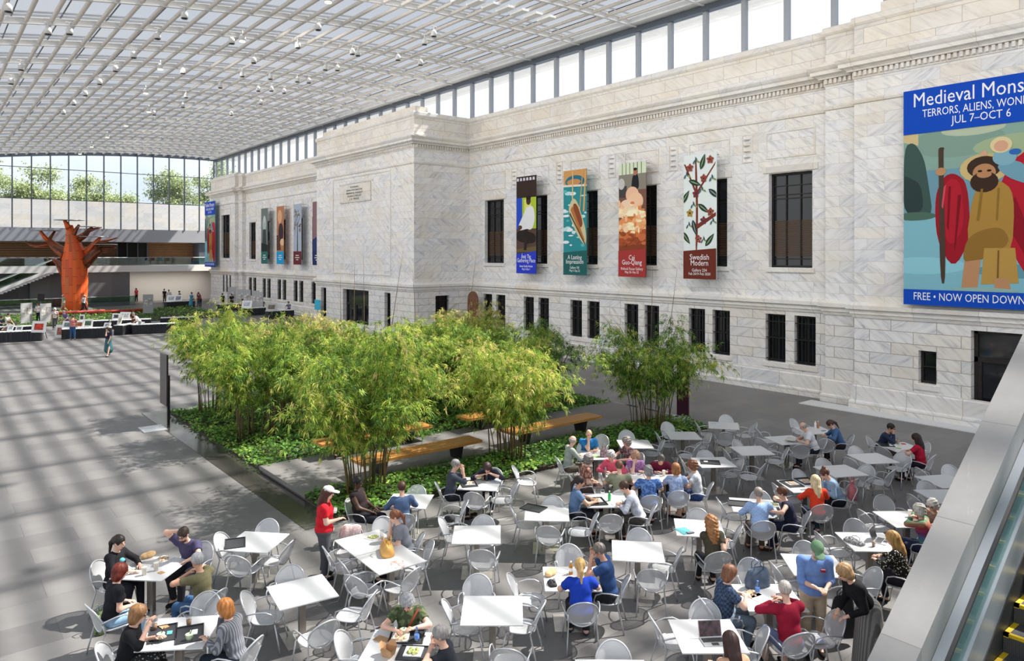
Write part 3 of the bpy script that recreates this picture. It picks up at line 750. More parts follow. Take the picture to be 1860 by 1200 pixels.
FLOOD_W = 1050
ITEMS = [
    ('loaf', 3.169, 14.09, -0.682, 'large brown bread roll in paper at the table of four', {}),
    ('food', 3.356, 13.818, -1.032, 'plate with greens and cutlery next to the large bread roll', {}),
    ('plate', 2.91, 13.661, -1.032, 'white plate with cutlery before the red haired woman', {}),
    ('cup', 2.945, 13.357, -0.682, 'pale paper cup at the front edge of the table of four', {}),
    ('cup', 3.142, 13.417, -0.682, 'pale paper cup in the middle of the table of four', {}),
    ('flat', 3.188, 13.269, -1.206, 'crumpled brown napkin beside the pale cups', {'cat': 'napkin', 'c': (0.05, 0.04, 'brown')}),
    ('tray', 4.569, 13.745, -1.904, 'black tray lying empty on the table by the dark channel', {}),
    ('tray', 2.693, 11.119, -1.869, 'black lunch tray on the side of the raised palm woman', {}),
    ('tray', 2.984, 10.864, -1.869, 'black lunch tray on the side of the strawberry blonde woman', {}),
    ('coffee', 3.043, 11.131, -0.682, 'iced coffee in the hand of the strawberry blonde woman', {}),
    ('coffee', 2.63, 11.308, -0.682, 'iced coffee before the raised palm woman', {}),
    ('soup', 2.627, 10.963, -0.682, 'soup tub on the tray of the raised palm woman', {'z': 0.75}),
    ('soup', 2.931, 10.697, -0.682, 'orange soup tub on the tray of the strawberry blonde woman', {'z': 0.75}),
    ('flat', 2.77, 11.076, -1.904, 'teal card lying on the left lunch tray', {'cat': 'napkin', 'c': (0.05, 0.035, 'teal'), 'z': 0.75}),
    ('flat', 3.039, 10.876, -1.904, 'white napkin on the right lunch tray', {'cat': 'napkin', 'c': (0.07, 0.05, 'white'), 'z': 0.75}),
    ('flat', 2.753, 11.306, -1.381, 'brown crumpled wrapper at the back of the left lunch tray', {'cat': 'wrapper', 'c': (0.06, 0.05, 'brown'), 'z': 0.75}),
    ('salad', 6.693, 12.391, -1.206, 'plate of salad beside the chin on hand woman', {}),
    ('glass', 6.818, 12.289, -0.682, 'clear plastic cup next to the salad plate', {}),
    ('phone', 6.836, 12.103, 0.365, 'dark phone lying by the mustard handbag', {}),
    ('handbag', 6.539, 11.597, -1.991, 'mustard yellow leather handbag lying on the joined tables', {'c': 'yellow'}),
    ('flat', 6.436, 11.051, -1.991, 'red and white magazine on the near end of the joined tables', {'cat': 'magazine', 'c': (0.15, 0.11, 'mag')}),
    ('tray', 9.966, 13.868, -1.991, 'black tray with a meal before the charcoal shirted man', {}),
    ('food', 9.995, 13.864, -2.079, 'half eaten sandwich plate on the charcoal shirted mans tray', {'z': 0.75}),
    ('coffee', 10.399, 13.89, -0.682, 'iced tea cup in front of the head down woman', {}),
    ('bottle', 10.445, 13.799, -0.682, 'dark bottle beside the iced tea cup', {'c': 'dark'}),
    ('flat', 10.616, 13.66, -0.77, 'white leaflet at the right edge of the couple table', {'cat': 'leaflet', 'c': (0.12, 0.09, 'bluedoc')}),
    ('tray', 10.075, 11.68, -1.206, 'black tray hanging askew over a table corner', {'z': 0.744}),
    ('laptop', 11.934, 11.557, 0.801, 'large open laptop in front of the ponytailed young woman', {}),
    ('tray', 11.411, 11.132, -2.079, 'black meal tray beside the large laptop', {}),
    ('food', 11.435, 11.173, -2.079, 'food plate on the tray beside the large laptop', {'z': 0.75}),
    ('bottle', 11.675, 11.008, -0.682, 'bright green bottle between the laptop user and the writer', {'c': 'green'}),
    ('flat', 11.64, 10.766, -1.991, 'white papers under the writing mans hands', {'cat': 'papers', 'c': (0.15, 0.11, 'white')}),
    ('plate', 13.157, 12.206, -0.682, 'white plate before the pink jacket woman', {}),
    ('plate', 13.489, 11.936, -0.682, 'white plate before the purple plaid woman', {}),
    ('plate', 13.966, 11.549, -0.682, 'white plate before the maroon woman', {}),
    ('glass', 13.849, 11.933, -0.682, 'clear glass in the middle of the party table', {}),
    ('glass', 14.246, 11.728, -0.682, 'clear glass by the maroon womans hands', {}),
    ('cup', 14.0, 11.407, -0.682, 'pale cup at the right end of the party table', {}),
    ('flat', 13.905, 13.996, -0.682, 'white menu sheet before the balding man', {'cat': 'paper', 'c': (0.13, 0.09, 'white')}),
    ('flat', 13.942, 13.622, -0.682, 'bright green napkin beside the patterned bag', {'cat': 'napkin', 'c': (0.09, 0.07, 'green')}),
    ('food', 14.199, 14.039, -0.682, 'meal plate before the bald turquoise man', {}),
    ('handbag', 14.1, 13.493, -0.682, 'small pinkish patterned bag standing at the table edge', {'c': 'pattern'}),
    ('flat', 19.587, 13.895, -0.857, 'blue printed leaflet on the farthest table', {'cat': 'leaflet', 'c': (0.13, 0.09, 'bluedoc')}),
    ('tray', 15.808, 11.381, -0.857, 'black tray set across the table behind the party', {}),
    ('flat', 15.78, 11.496, -0.857, 'white napkin on the crosswise black tray', {'cat': 'napkin', 'c': (0.05, 0.05, 'white'), 'z': 0.75}),
    ('flat', 19.437, 11.236, 0.365, 'newspaper held by the bald man in white', {'cat': 'newspaper', 'c': (0.2, 0.14, 'news'), 'z': 0.8}),
    ('bottle', 21.539, 11.554, -0.682, 'copper flask on the denim jacket womans table', {'c': 'copper'}),
    ('bottle', 21.473, 11.607, -0.682, 'white bottle beside the copper flask', {'c': 'white'}),
    ('phone', 21.333, 11.269, -1.73, 'phone lying before the denim jacket woman', {}),
    ('flat', 21.434, 11.097, -1.206, 'dark notebook under the denim jacket womans hand', {'cat': 'notebook', 'c': (0.08, 0.06, 'black')}),
    ('tray', 21.137, 9.36, -2.428, 'black lunch box tray next to the suited man', {}),
    ('flat', 21.244, 9.197, -2.602, 'white papers in front of the suited man', {'cat': 'papers', 'c': (0.14, 0.1, 'white')}),
    ('soup', 21.526, 9.199, -0.682, 'bright green tub between the suited man and the red tee woman', {}),
    ('flat', 21.596, 9.064, -0.682, 'small red packet before the red tee woman', {'cat': 'packet', 'c': (0.06, 0.05, 'red')}),
    ('flat', 21.001, 8.945, -1.381, 'green wrapper at the edge of the suited mans table', {'cat': 'wrapper', 'c': (0.07, 0.04, 'green')}),
    ('tray', 15.805, 9.123, -2.079, 'black tray with meal left of the orange top woman', {}),
    ('food', 15.83, 9.123, -2.079, 'pink meat plate on the left meal tray', {'z': 0.75}),
    ('tray', 16.268, 9.012, -2.079, 'black tray with meal before the bun haired woman', {}),
    ('food', 16.234, 9.007, -2.079, 'meal plate on the bun haired womans tray', {'z': 0.75}),
    ('phone', 15.65, 8.736, -1.904, 'phone at the front edge of the two meal trays table', {}),
    ('tray', 13.691, 9.099, -0.944, 'black tray left of the pale blue checked man', {}),
    ('salad', 14.178, 8.614, -1.032, 'bright salad plate between the checked man and the navy tank woman', {}),
    ('flat', 11.523, 8.891, -1.904, 'teal folder lying on the curly haired womans table', {'cat': 'folder', 'c': (0.16, 0.12, 'teal')}),
    ('flat', 12.11, 8.822, -1.73, 'white notebook before the curly haired woman', {'cat': 'notebook', 'c': (0.13, 0.1, 'white')}),
    ('phone', 11.523, 8.748, -1.904, 'phone on top of the teal folder', {'z': 0.752}),
    ('loaf', 8.216, 9.074, -0.682, 'pale flatbread on the table of the blue shirted pair', {}),
    ('flat', 8.46, 9.039, -1.206, 'white napkin beside the pale flatbread', {'cat': 'napkin', 'c': (0.1, 0.08, 'white')}),
    ('bottle', 8.501, 8.896, -0.682, 'amber juice bottle before the blond woman in royal blue', {'c': 'juice'}),
    ('handbag', 7.997, 8.805, -2.079, 'folded black pouch on the corner of the blue shirted pairs table', {'c': 'pouch'}),
    ('salad', 8.753, 8.719, -0.682, 'salad plate being cut by the man in navy blue', {}),
    ('laptop', 8.534, 6.089, -0.595, 'silver laptop showing a dark picture on the front table', {'c': 'pic'}),
    ('handbag', 10.511, 6.66, 2.808, 'dark blue tote bag standing on the clasped hands womans table', {'c': 'blue'}),
    ('bottle', 10.273, 6.509, -0.682, 'water bottle in front of the dark blue tote bag', {'c': 'water'}),
    ('flat', 10.172, 6.378, -1.73, 'loose white papers by the water bottle', {'cat': 'papers', 'c': (0.16, 0.12, 'white')}),
    ('food', 10.206, 6.564, -1.73, 'snack tray before the clasped hands woman', {}),
    ('handbag', 13.513, 6.542, -1.73, 'black and white woven clutch bag lying on the parapet laptop table', {'c': 'clutch'}),
    ('laptop', 13.955, 6.25, 0.19, 'small dark laptop of the speckled blouse blonde', {}),
    ('coffee', 13.609, 6.233, -0.682, 'iced latte beside the small dark laptop', {}),
    ('cup', 15.724, 6.471, -0.682, 'white cup before the rainbow sweater woman', {}),
    ('tray', 5.317, 8.873, 2.459, 'black lunch tray before the camouflage blouse woman', {}),
    ('soup', 5.303, 8.94, -0.682, 'green soup tub on the camouflage blouse womans tray', {'z': 0.75}),
    ('food', 5.23, 8.905, -0.682, 'small snack plate on the camouflage blouse womans tray', {'z': 0.75}),
    ('bottle', 5.355, 8.673, -0.682, 'water bottle on the takeout box table', {'c': 'water'}),
    ('box', 4.888, 8.624, -1.032, 'open brown takeout box with raised flaps', {}),
    ('flat', 5.013, 9.044, -1.206, 'brown paper wrapper beside the takeout box', {'cat': 'wrapper', 'c': (0.1, 0.07, 'brown')}),
    ('tray', 5.194, 8.427, 2.372, 'black tray with salad at the bottom edge', {}),
    ('salad', 5.179, 8.473, -0.77, 'salad plate on the bottom edge tray', {'z': 0.75}),
    ('handbag', 8.792, 12.921, 0.923, 'black bag lying on a chair seat in the middle aisle', {'c': 'black', 'z': 0.46}),
    ('flat', 10.21, 5.517, 0.976, 'paper note with blue corner on a chair seat', {'cat': 'note', 'c': (0.12, 0.1, 'bluedoc'), 'z': 0.46}),
    ('handbag', 16.277, 7.929, 0.627, 'dusty pink bag hung behind the bun haired woman', {'c': 'pink', 'z': 0.62}),
    ('drape', 6.347, 12.684, 2.599, 'pinkish patterned cloth draped over a chair behind the red shirted woman', {'z': 0.0}),
    ('handbag', 2.308, 13.386, -1.904, 'leafy patterned bag on the floor behind the raised palm woman', {'c': 'floral', 'z': 0.0}),
    ('handbag', 11.247, 5.627, -0.682, 'long black tote bag carried by the stooping woman', {'c': 'tote', 'z': 0.12}),
    ('handbag', 7.147, 12.619, 2.983, 'teal cloth bundled on a chair behind the joined tables', {'c': 'teal', 'z': 0.46}),
    ('phone', 9.891, 5.902, -0.508, 'phone held up by the man in crimson', {'c': 1.0, 'z': 1.0}),
    ('phone', 10.768, 5.803, -0.682, 'phone in the hands of the standing man in the green cap', {'c': 0.4, 'z': 1.03}),
]
# ------------------------------------------------------------------ stone materials
def wall_coords(n, l):
    """object coords laid flat on a vertical wall: along the wall, up"""
    tc = n.new('ShaderNodeTexCoord')
    ge = n.new('ShaderNodeNewGeometry')
    sp = n.new('ShaderNodeSeparateXYZ')
    sn = n.new('ShaderNodeSeparateXYZ')
    l.new(tc.outputs['Object'], sp.inputs[0])
    l.new(ge.outputs['True Normal'], sn.inputs[0])
    ab = n.new('ShaderNodeMath'); ab.operation = 'ABSOLUTE'
    l.new(sn.outputs['Y'], ab.inputs[0])
    gt = n.new('ShaderNodeMath'); gt.operation = 'GREATER_THAN'; gt.inputs[1].default_value = .6
    l.new(ab.outputs[0], gt.inputs[0])
    mx = n.new('ShaderNodeMix')
    l.new(gt.outputs[0], mx.inputs[0])
    l.new(sp.outputs['Y'], mx.inputs[2])
    l.new(sp.outputs['X'], mx.inputs[3])
    cb = n.new('ShaderNodeCombineXYZ')
    l.new(mx.outputs[0], cb.inputs[0])
    l.new(sp.outputs['Z'], cb.inputs[1])
    return cb.outputs[0]

def marble(name, base, vein, bw, bh, mortar=.012, zoff=0.0, groove=0.3, joint=(.42, .38, .34), rough=.5, vscale=1.0, warm=(.74, .66, .54)):
    m = mat(name, base, rough)
    n, l, b = nodes_of(m)
    co = wall_coords(n, l)
    mp = n.new('ShaderNodeMapping')
    mp.inputs['Location'].default_value = (.37, -zoff, 0)
    l.new(co, mp.inputs[0])
    br = n.new('ShaderNodeTexBrick')
    br.offset = .5
    br.inputs['Color1'].default_value = (0, 0, 0, 1)
    br.inputs['Color2'].default_value = (1, 1, 1, 1)
    br.inputs['Mortar'].default_value = (.5, .5, .5, 1)
    br.inputs['Scale'].default_value = 1
    br.inputs['Mortar Size'].default_value = mortar
    br.inputs['Mortar Smooth'].default_value = .1
    br.inputs['Brick Width'].default_value = bw
    br.inputs['Row Height'].default_value = bh
    l.new(mp.outputs[0], br.inputs['Vector'])
    sc = n.new('ShaderNodeSeparateColor')
    l.new(br.outputs['Color'], sc.inputs[0])
    rnd = sc.outputs[0]
    # two vein directions picked per block
    vecs = []
    for ang in (32, -38):
        q = n.new('ShaderNodeMapping')
        q.inputs['Rotation'].default_value = (0, 0, math.radians(ang))
        q.inputs['Scale'].default_value = (1, 1, 1)
        l.new(co, q.inputs[0])
        q2 = n.new('ShaderNodeMapping')
        q2.inputs['Scale'].default_value = (.6 * vscale, 4.2 * vscale, 1)
        l.new(q.outputs[0], q2.inputs[0])
        vecs.append(q2.outputs[0])
    pick = n.new('ShaderNodeMath'); pick.operation = 'GREATER_THAN'; pick.inputs[1].default_value = .30
    l.new(rnd, pick.inputs[0])
    vm = n.new('ShaderNodeMix'); vm.data_type = 'VECTOR'
    l.new(pick.outputs[0], vm.inputs[0])
    l.new(vecs[0], vm.inputs[4]); l.new(vecs[1], vm.inputs[5])
    w4 = n.new('ShaderNodeMath'); w4.operation = 'MULTIPLY'; w4.inputs[1].default_value = 37
    l.new(rnd, w4.inputs[0])
    nz = n.new('ShaderNodeTexNoise'); nz.noise_dimensions = '4D'
    nz.inputs['Scale'].default_value = 1.5
    nz.inputs['Detail'].default_value = 5
    nz.inputs['Roughness'].default_value = .68
    nz.inputs['Distortion'].default_value = .55
    l.new(vm.outputs[1], nz.inputs['Vector']); l.new(w4.outputs[0], nz.inputs['W'])
    r1 = ramp(n, [(.28, vein), (.40, tuple(.45 * v + .55 * c for v, c in zip(vein, base))), (.49, tuple(.12 * v + .88 * c for v, c in zip(vein, base))), (.60, base), (.80, tuple(min(1, c * 1.05) for c in base))])
    l.new(nz.outputs['Fac'], r1.inputs['Fac'])
    # block to block tone, a few warm stained blocks
    r2 = ramp(n, [(0, (.86, .875, .90)), (.25, (.97, .98, 1)), (.6, (1, 1, .99)), (.85, (1, .98, .94)), (1, (.92, .885, .83))])
    l.new(rnd, r2.inputs['Fac'])
    mu = n.new('ShaderNodeMixRGB'); mu.blend_type = 'MULTIPLY'; mu.inputs[0].default_value = 1
    l.new(r1.outputs['Color'], mu.inputs[1]); l.new(r2.outputs['Color'], mu.inputs[2])
    st = n.new('ShaderNodeTexNoise'); st.inputs['Scale'].default_value = .55; st.inputs['Detail'].default_value = 6
    l.new(co, st.inputs['Vector'])
    r3 = ramp(n, [(.46, (0, 0, 0)), (.74, (.5, .5, .5))])
    l.new(st.outputs['Fac'], r3.inputs['Fac'])
    sm = n.new('ShaderNodeMixRGB')
    l.new(r3.outputs['Color'], sm.inputs[0]); l.new(mu.outputs[0], sm.inputs[1])
    sm.inputs[2].default_value = (*warm, 1)
    jm = n.new('ShaderNodeMixRGB')
    l.new(br.outputs['Fac'], jm.inputs[0]); l.new(sm.outputs[0], jm.inputs[1])
    jm.inputs[2].default_value = (*joint, 1)
    l.new(jm.outputs[0], b.inputs['Base Color'])
    bp = n.new('ShaderNodeBump'); bp.invert = True
    bp.inputs['Strength'].default_value = groove; bp.inputs['Distance'].default_value = .03
    l.new(br.outputs['Fac'], bp.inputs['Height']); l.new(bp.outputs[0], b.inputs['Normal'])
    return m

BASE = (.87, .85, .835)
VEIN = (.40, .41, .465)
M_marble = marble('white_veined_marble', BASE, VEIN, 1.32, .445, .009, .02, joint=(.62, .58, .54))
M_rustic = marble('grooved_marble', (.85, .83, .805), VEIN, 1.62, .44, .013, .96, groove=.8, joint=(.42, .38, .34))
M_attic = marble('weathered_marble', (.83, .785, .72), (.56, .54, .53), 1.75, .62, .010, .1, joint=(.46, .40, .33), warm=(.62, .52, .39))
M_plinth = marble('plinth_marble', (.84, .82, .795), VEIN, 1.9, .75, .012, .2, joint=(.5, .45, .4))
M_trim = marble('moulding_marble', (.83, .80, .755), (.60, .59, .60), 2.2, 3.0, .008, 1.3, joint=(.5, .42, .34), warm=(.66, .56, .43))
M_dark = noisy('dark_bronze', (.016, .014, .014), (.03, .025, .022), 8, .45, .3)
M_iron = mat('black_iron', (.02, .02, .022), .5, .4)
M_pane = mat('dark_pane', (.012, .014, .017), .06, 0, .6)
M_blind = noisy('wooden_blind', (.06, .032, .016), (.11, .055, .025), 5, .6, stretch=(1, 1, 30))
M_void = mat('unlit_interior', (.02, .018, .018), .9)

# floor of dark grey stone slabs with pale scratches of vein
def floor_material(name, c1, c2, bw=1.8, bh=.9, rough=.42, veins=True):
    m = mat(name, c1, rough, 0, .35)
    n, l, b = nodes_of(m)
    tc = n.new('ShaderNodeTexCoord')
    br = n.new('ShaderNodeTexBrick')
    br.inputs['Color1'].default_value = (0, 0, 0, 1); br.inputs['Color2'].default_value = (1, 1, 1, 1)
    br.inputs['Mortar'].default_value = (.3, .3, .3, 1)
    br.inputs['Scale'].default_value = 1; br.inputs['Mortar Size'].default_value = .006
    br.inputs['Brick Width'].default_value = bw; br.inputs['Row Height'].default_value = bh
    l.new(tc.outputs['Object'], br.inputs['Vector'])
    nz = n.new('ShaderNodeTexNoise'); nz.inputs['Scale'].default_value = 2.2; nz.inputs['Detail'].default_value = 9
    nz.inputs['Roughness'].default_value = .7
    l.new(tc.outputs['Object'], nz.inputs['Vector'])
    mx = n.new('ShaderNodeMix'); mx.inputs[0].default_value = .5
    sc = n.new('ShaderNodeSeparateColor'); l.new(br.outputs['Color'], sc.inputs[0])
    l.new(nz.outputs['Fac'], mx.inputs[2]); l.new(sc.outputs[0], mx.inputs[3])
    r = ramp(n, [(.18, c1), (.85, c2)])
    l.new(mx.outputs[0], r.inputs['Fac'])
    last = r.outputs['Color']
    if veins:
        mp = n.new('ShaderNodeMapping'); mp.inputs['Rotation'].default_value = (0, 0, .9); mp.inputs['Scale'].default_value = (.35, 2.4, 1)
        l.new(tc.outputs['Object'], mp.inputs[0])
        vz = n.new('ShaderNodeTexNoise'); vz.inputs['Scale'].default_value = 1.1; vz.inputs['Detail'].default_value = 7; vz.inputs['Distortion'].default_value = 1.4
        l.new(mp.outputs[0], vz.inputs['Vector'])
        vr = ramp(n, [(.70, (0, 0, 0)), (.76, (.55, .55, .55))])
        l.new(vz.outputs['Fac'], vr.inputs['Fac'])
        mm = n.new('ShaderNodeMixRGB'); l.new(vr.outputs['Color'], mm.inputs[0]); l.new(last, mm.inputs[1])
        mm.inputs[2].default_value = (.42, .41, .40, 1)
        last = mm.outputs[0]
    jm = n.new('ShaderNodeMixRGB'); l.new(br.outputs['Fac'], jm.inputs[0]); l.new(last, jm.inputs[1])
    jm.inputs[2].default_value = (*(c * .85 for c in c1), 1)
    l.new(jm.outputs[0], b.inputs['Base Color'])
    rr = n.new('ShaderNodeMapRange'); rr.inputs['To Min'].default_value = rough - .1; rr.inputs['To Max'].default_value = rough + .14
    l.new(nz.outputs['Fac'], rr.inputs['Value']); l.new(rr.outputs[0], b.inputs['Roughness'])
    return m

M_floor = floor_material('grey_stone_floor', (.132, .127, .125), (.20, .192, .185))
M_path = floor_material('path_stone', (.145, .14, .135), (.21, .20, .19), 2.4, 1.65, .5, False)
M_wet = floor_material('dark_channel_stone', (.045, .042, .038), (.075, .07, .062), 1.2, .75, .12, False)
M_clad = floor_material('grey_granite', (.24, .235, .23), (.36, .35, .34), 1.7, 12.0, .30)
M_stonewall = floor_material('dark_granite_wall', (.13, .13, .135), (.20, .20, .205), 3.0, 1.4, .4)
M_white = mat('white_paint', (.78, .78, .77), .5)
M_steel = noisy('white_steel', (.72, .71, .70), (.78, .77, .75), 3, .5)
M_soffit = mat('beige_plaster', (.62, .58, .54), .8)
M_fascia = mat('grey_metal_fascia', (.36, .38, .42), .4, .2)
M_mull = mat('dark_grey_aluminium', (.10, .12, .15), .4, .4)
M_mullL = mat('grey_aluminium', (.34, .36, .40), .4, .3)
M_slat = noisy('wood_slat', (.24, .12, .05), (.34, .18, .08), 4, .5, stretch=(1, .2, 8))
M_glass = clear_glass('clear_glass', (.93, .95, .97), .05)
M_glassg = clear_glass('greenish_glass', (.62, .76, .72), .14)
M_roofglass = clear_glass('fritted_roof_glass', (.44, .455, .485), .015, .3)

# ------------------------------------------------------------------ floor
f = MB(); f.box(-40, 36, -14, 118, -.3, 0)
tag(f.build('floor', M_floor), kind='structure')

# ------------------------------------------------------------------ marble facade
VM, VC, VN, VS = 29.7, 25.23, 28.9, 29.3          # main wall, central block, end blocks, stepped strips
U_N1, U_N2, U_C0, U_C1, U_F1, U_F2, U_E = 14.0, 15.4, 41.2, 56.2, 85.7, 87.0, 96.0
PLAN = [(VN, -7), (VN, U_N1), (VS, U_N1), (VS, U_N2), (VM, U_N2), (VM, U_C0), (VC, U_C0), (VC, U_C1), (VM, U_C1), (VM, U_F1),
        (VS, U_F1), (VS, U_F2), (VN, U_F2), (VN, U_E), (33, U_E)]
BAYS_N = [17.22 + 4.24 * k for k in range(6)]
BAYS_F = [66.2 + 4.32 * k for k in range(5)]
UPPER, LOWER, SIDE = [], [], []
for c in BAYS_N + BAYS_F:
    UPPER.append((c - 1.03, c + 1.03, 5.5, 9.68))
    LOWER += [(c - 1.18, c - .2, 1.3, 3.42), (c + .22, c + 1.2, 1.3, 3.42)]
FARUP = [(88.9, 91.9, 5.6, 10.8)]
FARLOW = [(88.4, 89.0, 1.5, 3.6), (89.6, 90.2, 1.5, 3.6), (90.8, 91.4, 1.5, 3.6)]
NEARLOW = [(10.98, 11.6, 1.3, 2.52)]
DOOR_N = (7.4, 9.85, 0.0, 3.4)
DOOR_C = (47.4, 51.5, 0.0, 3.45)
CLOW = [(44.28, 45.1, .9, 3.42), (54.45, 55.4, .9, 3.42)]
SLOW = [(26.9, 28.0, 1.0, 3.3)]                     # on the near flank of the central block

wall = MB()
def panel(axis, c, a0, a1, z0, z1, holes, mi, nsign, depth=.42):
    """vertical wall on plane axis=c, split round rectangular holes, with reveals"""
    holes = [h for h in holes if h[0] >= a0 and h[1] <= a1 and h[3] > z0 and h[2] < z1]
    holes = [(h[0], h[1], max(h[2], z0), min(h[3], z1)) for h in holes]
    xs = sorted({a0, a1, *[h[0] for h in holes], *[h[1] for h in holes]})
    zs = sorted({z0, z1, *[h[2] for h in holes], *[h[3] for h in holes]})
    P3 = (lambda a, d, z: (c + d, a, z)) if axis == 'x' else (lambda a, d, z: (a, c + d, z))
    for i in range(len(xs) - 1):
        for j in range(len(zs) - 1):
            mx, mz = (xs[i] + xs[i + 1]) / 2, (zs[j] + zs[j + 1]) / 2
            if any(h[0] < mx < h[1] and h[2] < mz < h[3] for h in holes):
                continue
            wall.poly([P3(xs[i], 0, zs[j]), P3(xs[i + 1], 0, zs[j]), P3(xs[i + 1], 0, zs[j + 1]), P3(xs[i], 0, zs[j + 1])], mi)
    d = depth * nsign
    for h in holes:
        for p, q in (((h[0], h[2]), (h[0], h[3])), ((h[1], h[2]), (h[1], h[3])), ((h[0], h[2]), (h[1], h[2])), ((h[0], h[3]), (h[1], h[3]))):
            wall.poly([P3(p[0], 0, p[1]), P3(q[0], 0, q[1]), P3(q[0], d, q[1]), P3(p[0], d, p[1])], mi)

ZP, ZL, ZU, ZA = .92, 3.85, 13.3, 15.42
for (v0, u0), (v1, u1) in zip(PLAN[:-1], PLAN[1:]):
    if abs(v0 - v1) < 1e-6:
        hs = UPPER + LOWER if v0 == VM else (CLOW + [DOOR_C] if v0 == VC else FARUP + FARLOW + NEARLOW + [DOOR_N])
        dp = .42
        panel('x', v0, u0, u1, 0, ZP, hs, 3, 1, dp)
        panel('x', v0, u0, u1, ZP, ZL, hs, 1, 1, dp)
        panel('x', v0, u0, u1, ZL, ZU, hs, 0, 1, dp)
        panel('x', v0, u0, u1, ZU, ZA, [], 2, 1)
        vb = v0 + .7
        wall.poly([(v0, u0, ZA), (v0, u1, ZA), (vb, u1, ZA), (vb, u0, ZA)], 2)
    else:
        hs = SLOW if (u0 == U_C0) else []
        ns = 1 if v1 < v0 else -1
        a, b_ = min(v0, v1), max(v0, v1)
        for z0, z1, mi in ((0, ZP, 3), (ZP, ZL, 1), (ZL, ZU, 0), (ZU, ZA, 2)):
            panel('y', u0, a, b_, z0, z1, hs, mi, ns)
# roofs of the blocks behind the parapets
wall.poly([(VC + .5, U_C0, 15.2), (VC + .5, U_C1, 15.2), (31, U_C1, 15.2), (31, U_C0, 15.2)], 2)
tag(wall.build('wall_right', [M_marble, M_rustic, M_attic, M_plinth]), kind='structure')

def offset_path(d):
    out = []
    N = len(PLAN)
    def nrm(i):
        (v0, u0), (v1, u1) = PLAN[i], PLAN[i + 1]
        if abs(v0 - v1) < 1e-6:
            return (-1, 0)
        return (0, -1) if v1 < v0 else (0, 1)
    for i, (v, u) in enumerate(PLAN):
        ns = []
        if i > 0:
            ns.append(nrm(i - 1))
        if i < N - 1:
            ns.append(nrm(i))
        s = {n_ for n_ in ns}
        out.append((v + d * sum(n_[0] for n_ in s), u + d * sum(n_[1] for n_ in s)))
    return out

def sweep(name, prof, m):
    s = MB()
    rows = [[(v, u, z) for v, u in offset_path(d)] for d, z in prof]
    for r0, r1 in zip(rows[:-1], rows[1:]):
        for i in range(len(PLAN) - 1):
            s.poly([r0[i], r0[i + 1], r1[i + 1], r1[i]])
    return tag(s.build(name, m), kind='structure')

sweep('trim_1', [(0, 0), (.16, 0), (.16, .28), (.10, .34), (.10, .88), (.04, .97), (0, .97)], M_plinth)
sweep('trim_2', [(0, 3.58), (.05, 3.6), (.09, 3.72), (.13, 3.74), (.13, 3.88), (.24, 3.93), (.24, 4.08), (.14, 4.13), (.10, 4.17), (0, 4.2)], M_trim)
sweep('trim_3', [(0, 12.02), (.07, 12.05), (.09, 12.14), (.04, 12.2), (0, 12.22)], M_trim)
sweep('trim_4', [(0, 13.02), (.05, 13.04), (.05, 13.1), (.06, 13.1), (.06, 13.30), (.20, 13.30), (.22, 13.36), (.30, 13.42), (.44, 13.46), (.44, 13.60), (.50, 13.66),
                 (.56, 13.76), (.56, 13.84), (.30, 13.88), (.12, 13.92), (.12, 14.02), (.05, 14.06), (0, 14.06)], M_trim)
sweep('trim_5', [(0, 15.12), (.04, 15.14), (.10, 15.22), (.10, 15.40), (.05, 15.46), (-.5, 15.46)], M_trim)
s = MB()
for (v0, u0), (v1, u1) in zip(PLAN[:-2], PLAN[1:-1]):
    if abs(v0 - v1) < 1e-6:
        k = u0 + .05
        while k < u1 - .05:
            s.box(v0 - .17, v0 - .04, k, k + .11, 13.11, 13.29)
            k += .20
    elif u0 == U_C0:
        k = VC + .1
        while k < VM - .3:
            s.box(k, k + .11, u0 - .17, u0 - .04, 13.11, 13.29)
            k += .20
tag(s.build('trim_6', M_trim), kind='structure')
# raised courses of the attic on the central and end blocks
s = MB()
s.box(VC + .35, VC + 1.3, U_C0 + .4, U_C1 - .5, 15.3, 15.9)
s.box(VN + .5, VN + 1.3, -7, U_N1 - .8, 15.3, 16.0)
s.box(VN + .25, VN + .9, U_F2 + .3, U_E, 15.3, 15.7)
tag(s.build('trim_7', M_attic), kind='structure')
# frames round panels above the windows, lintel bands, carved blocks
s = MB()
def rect_frame(v, u0, u1, z0, z1, w=.07, d=.035):
    s.box(v - d, v + .01, u0, u1, z0, z0 + w); s.box(v - d, v + .01, u0, u1, z1 - w, z1)
    s.box(v - d, v + .01, u0, u0 + w, z0 + w, z1 - w); s.box(v - d, v + .01, u1 - w, u1, z0 + w, z1 - w)
for c in BAYS_N + BAYS_F:
    rect_frame(VM, c - 1.18, c + 1.18, 10.35, 11.55)
    s.box(VM - .06, VM + .01, c - 1.3, c + 1.3, 9.72, 10.0)
    s.box(VM - .09, VM + .01, c - 1.15, c + 1.15, 5.3, 5.49)
    s.box(VM - .07, VM + .01, c - 1.3, c + 1.3, 1.08, 1.27)
for k in range(len(BAYS_N) - 1):
    for q in (0, 4.32 * 0):
        c = (BAYS_N[k] + BAYS_N[k + 1]) / 2
    rect_frame(VM, c - .28, c + .28, 10.3, 11.6, .05, .03)
    for r_ in range(4):
        s.lathe([(.0, -.03), (.15, -.02), (.15, .0), (.06, .03), (.0, .03)], 8, (VM - .03, c, 10.55 + .27 * r_))
rect_frame(VC, 44.2, 53.2, 4.6, 11.9, .10, .05)
s.box(VC - .06, VC + .01, 46.7, 52.1, 11.35, 11.5)
s.box(VN - .07, VN + .01, 10.85, 11.75, 1.08, 1.27)
rect_frame(VN, 88.5, 92.3, 5.3, 11.6, .10, .05)
tag(s.build('trim_8', M_trim), kind='structure')
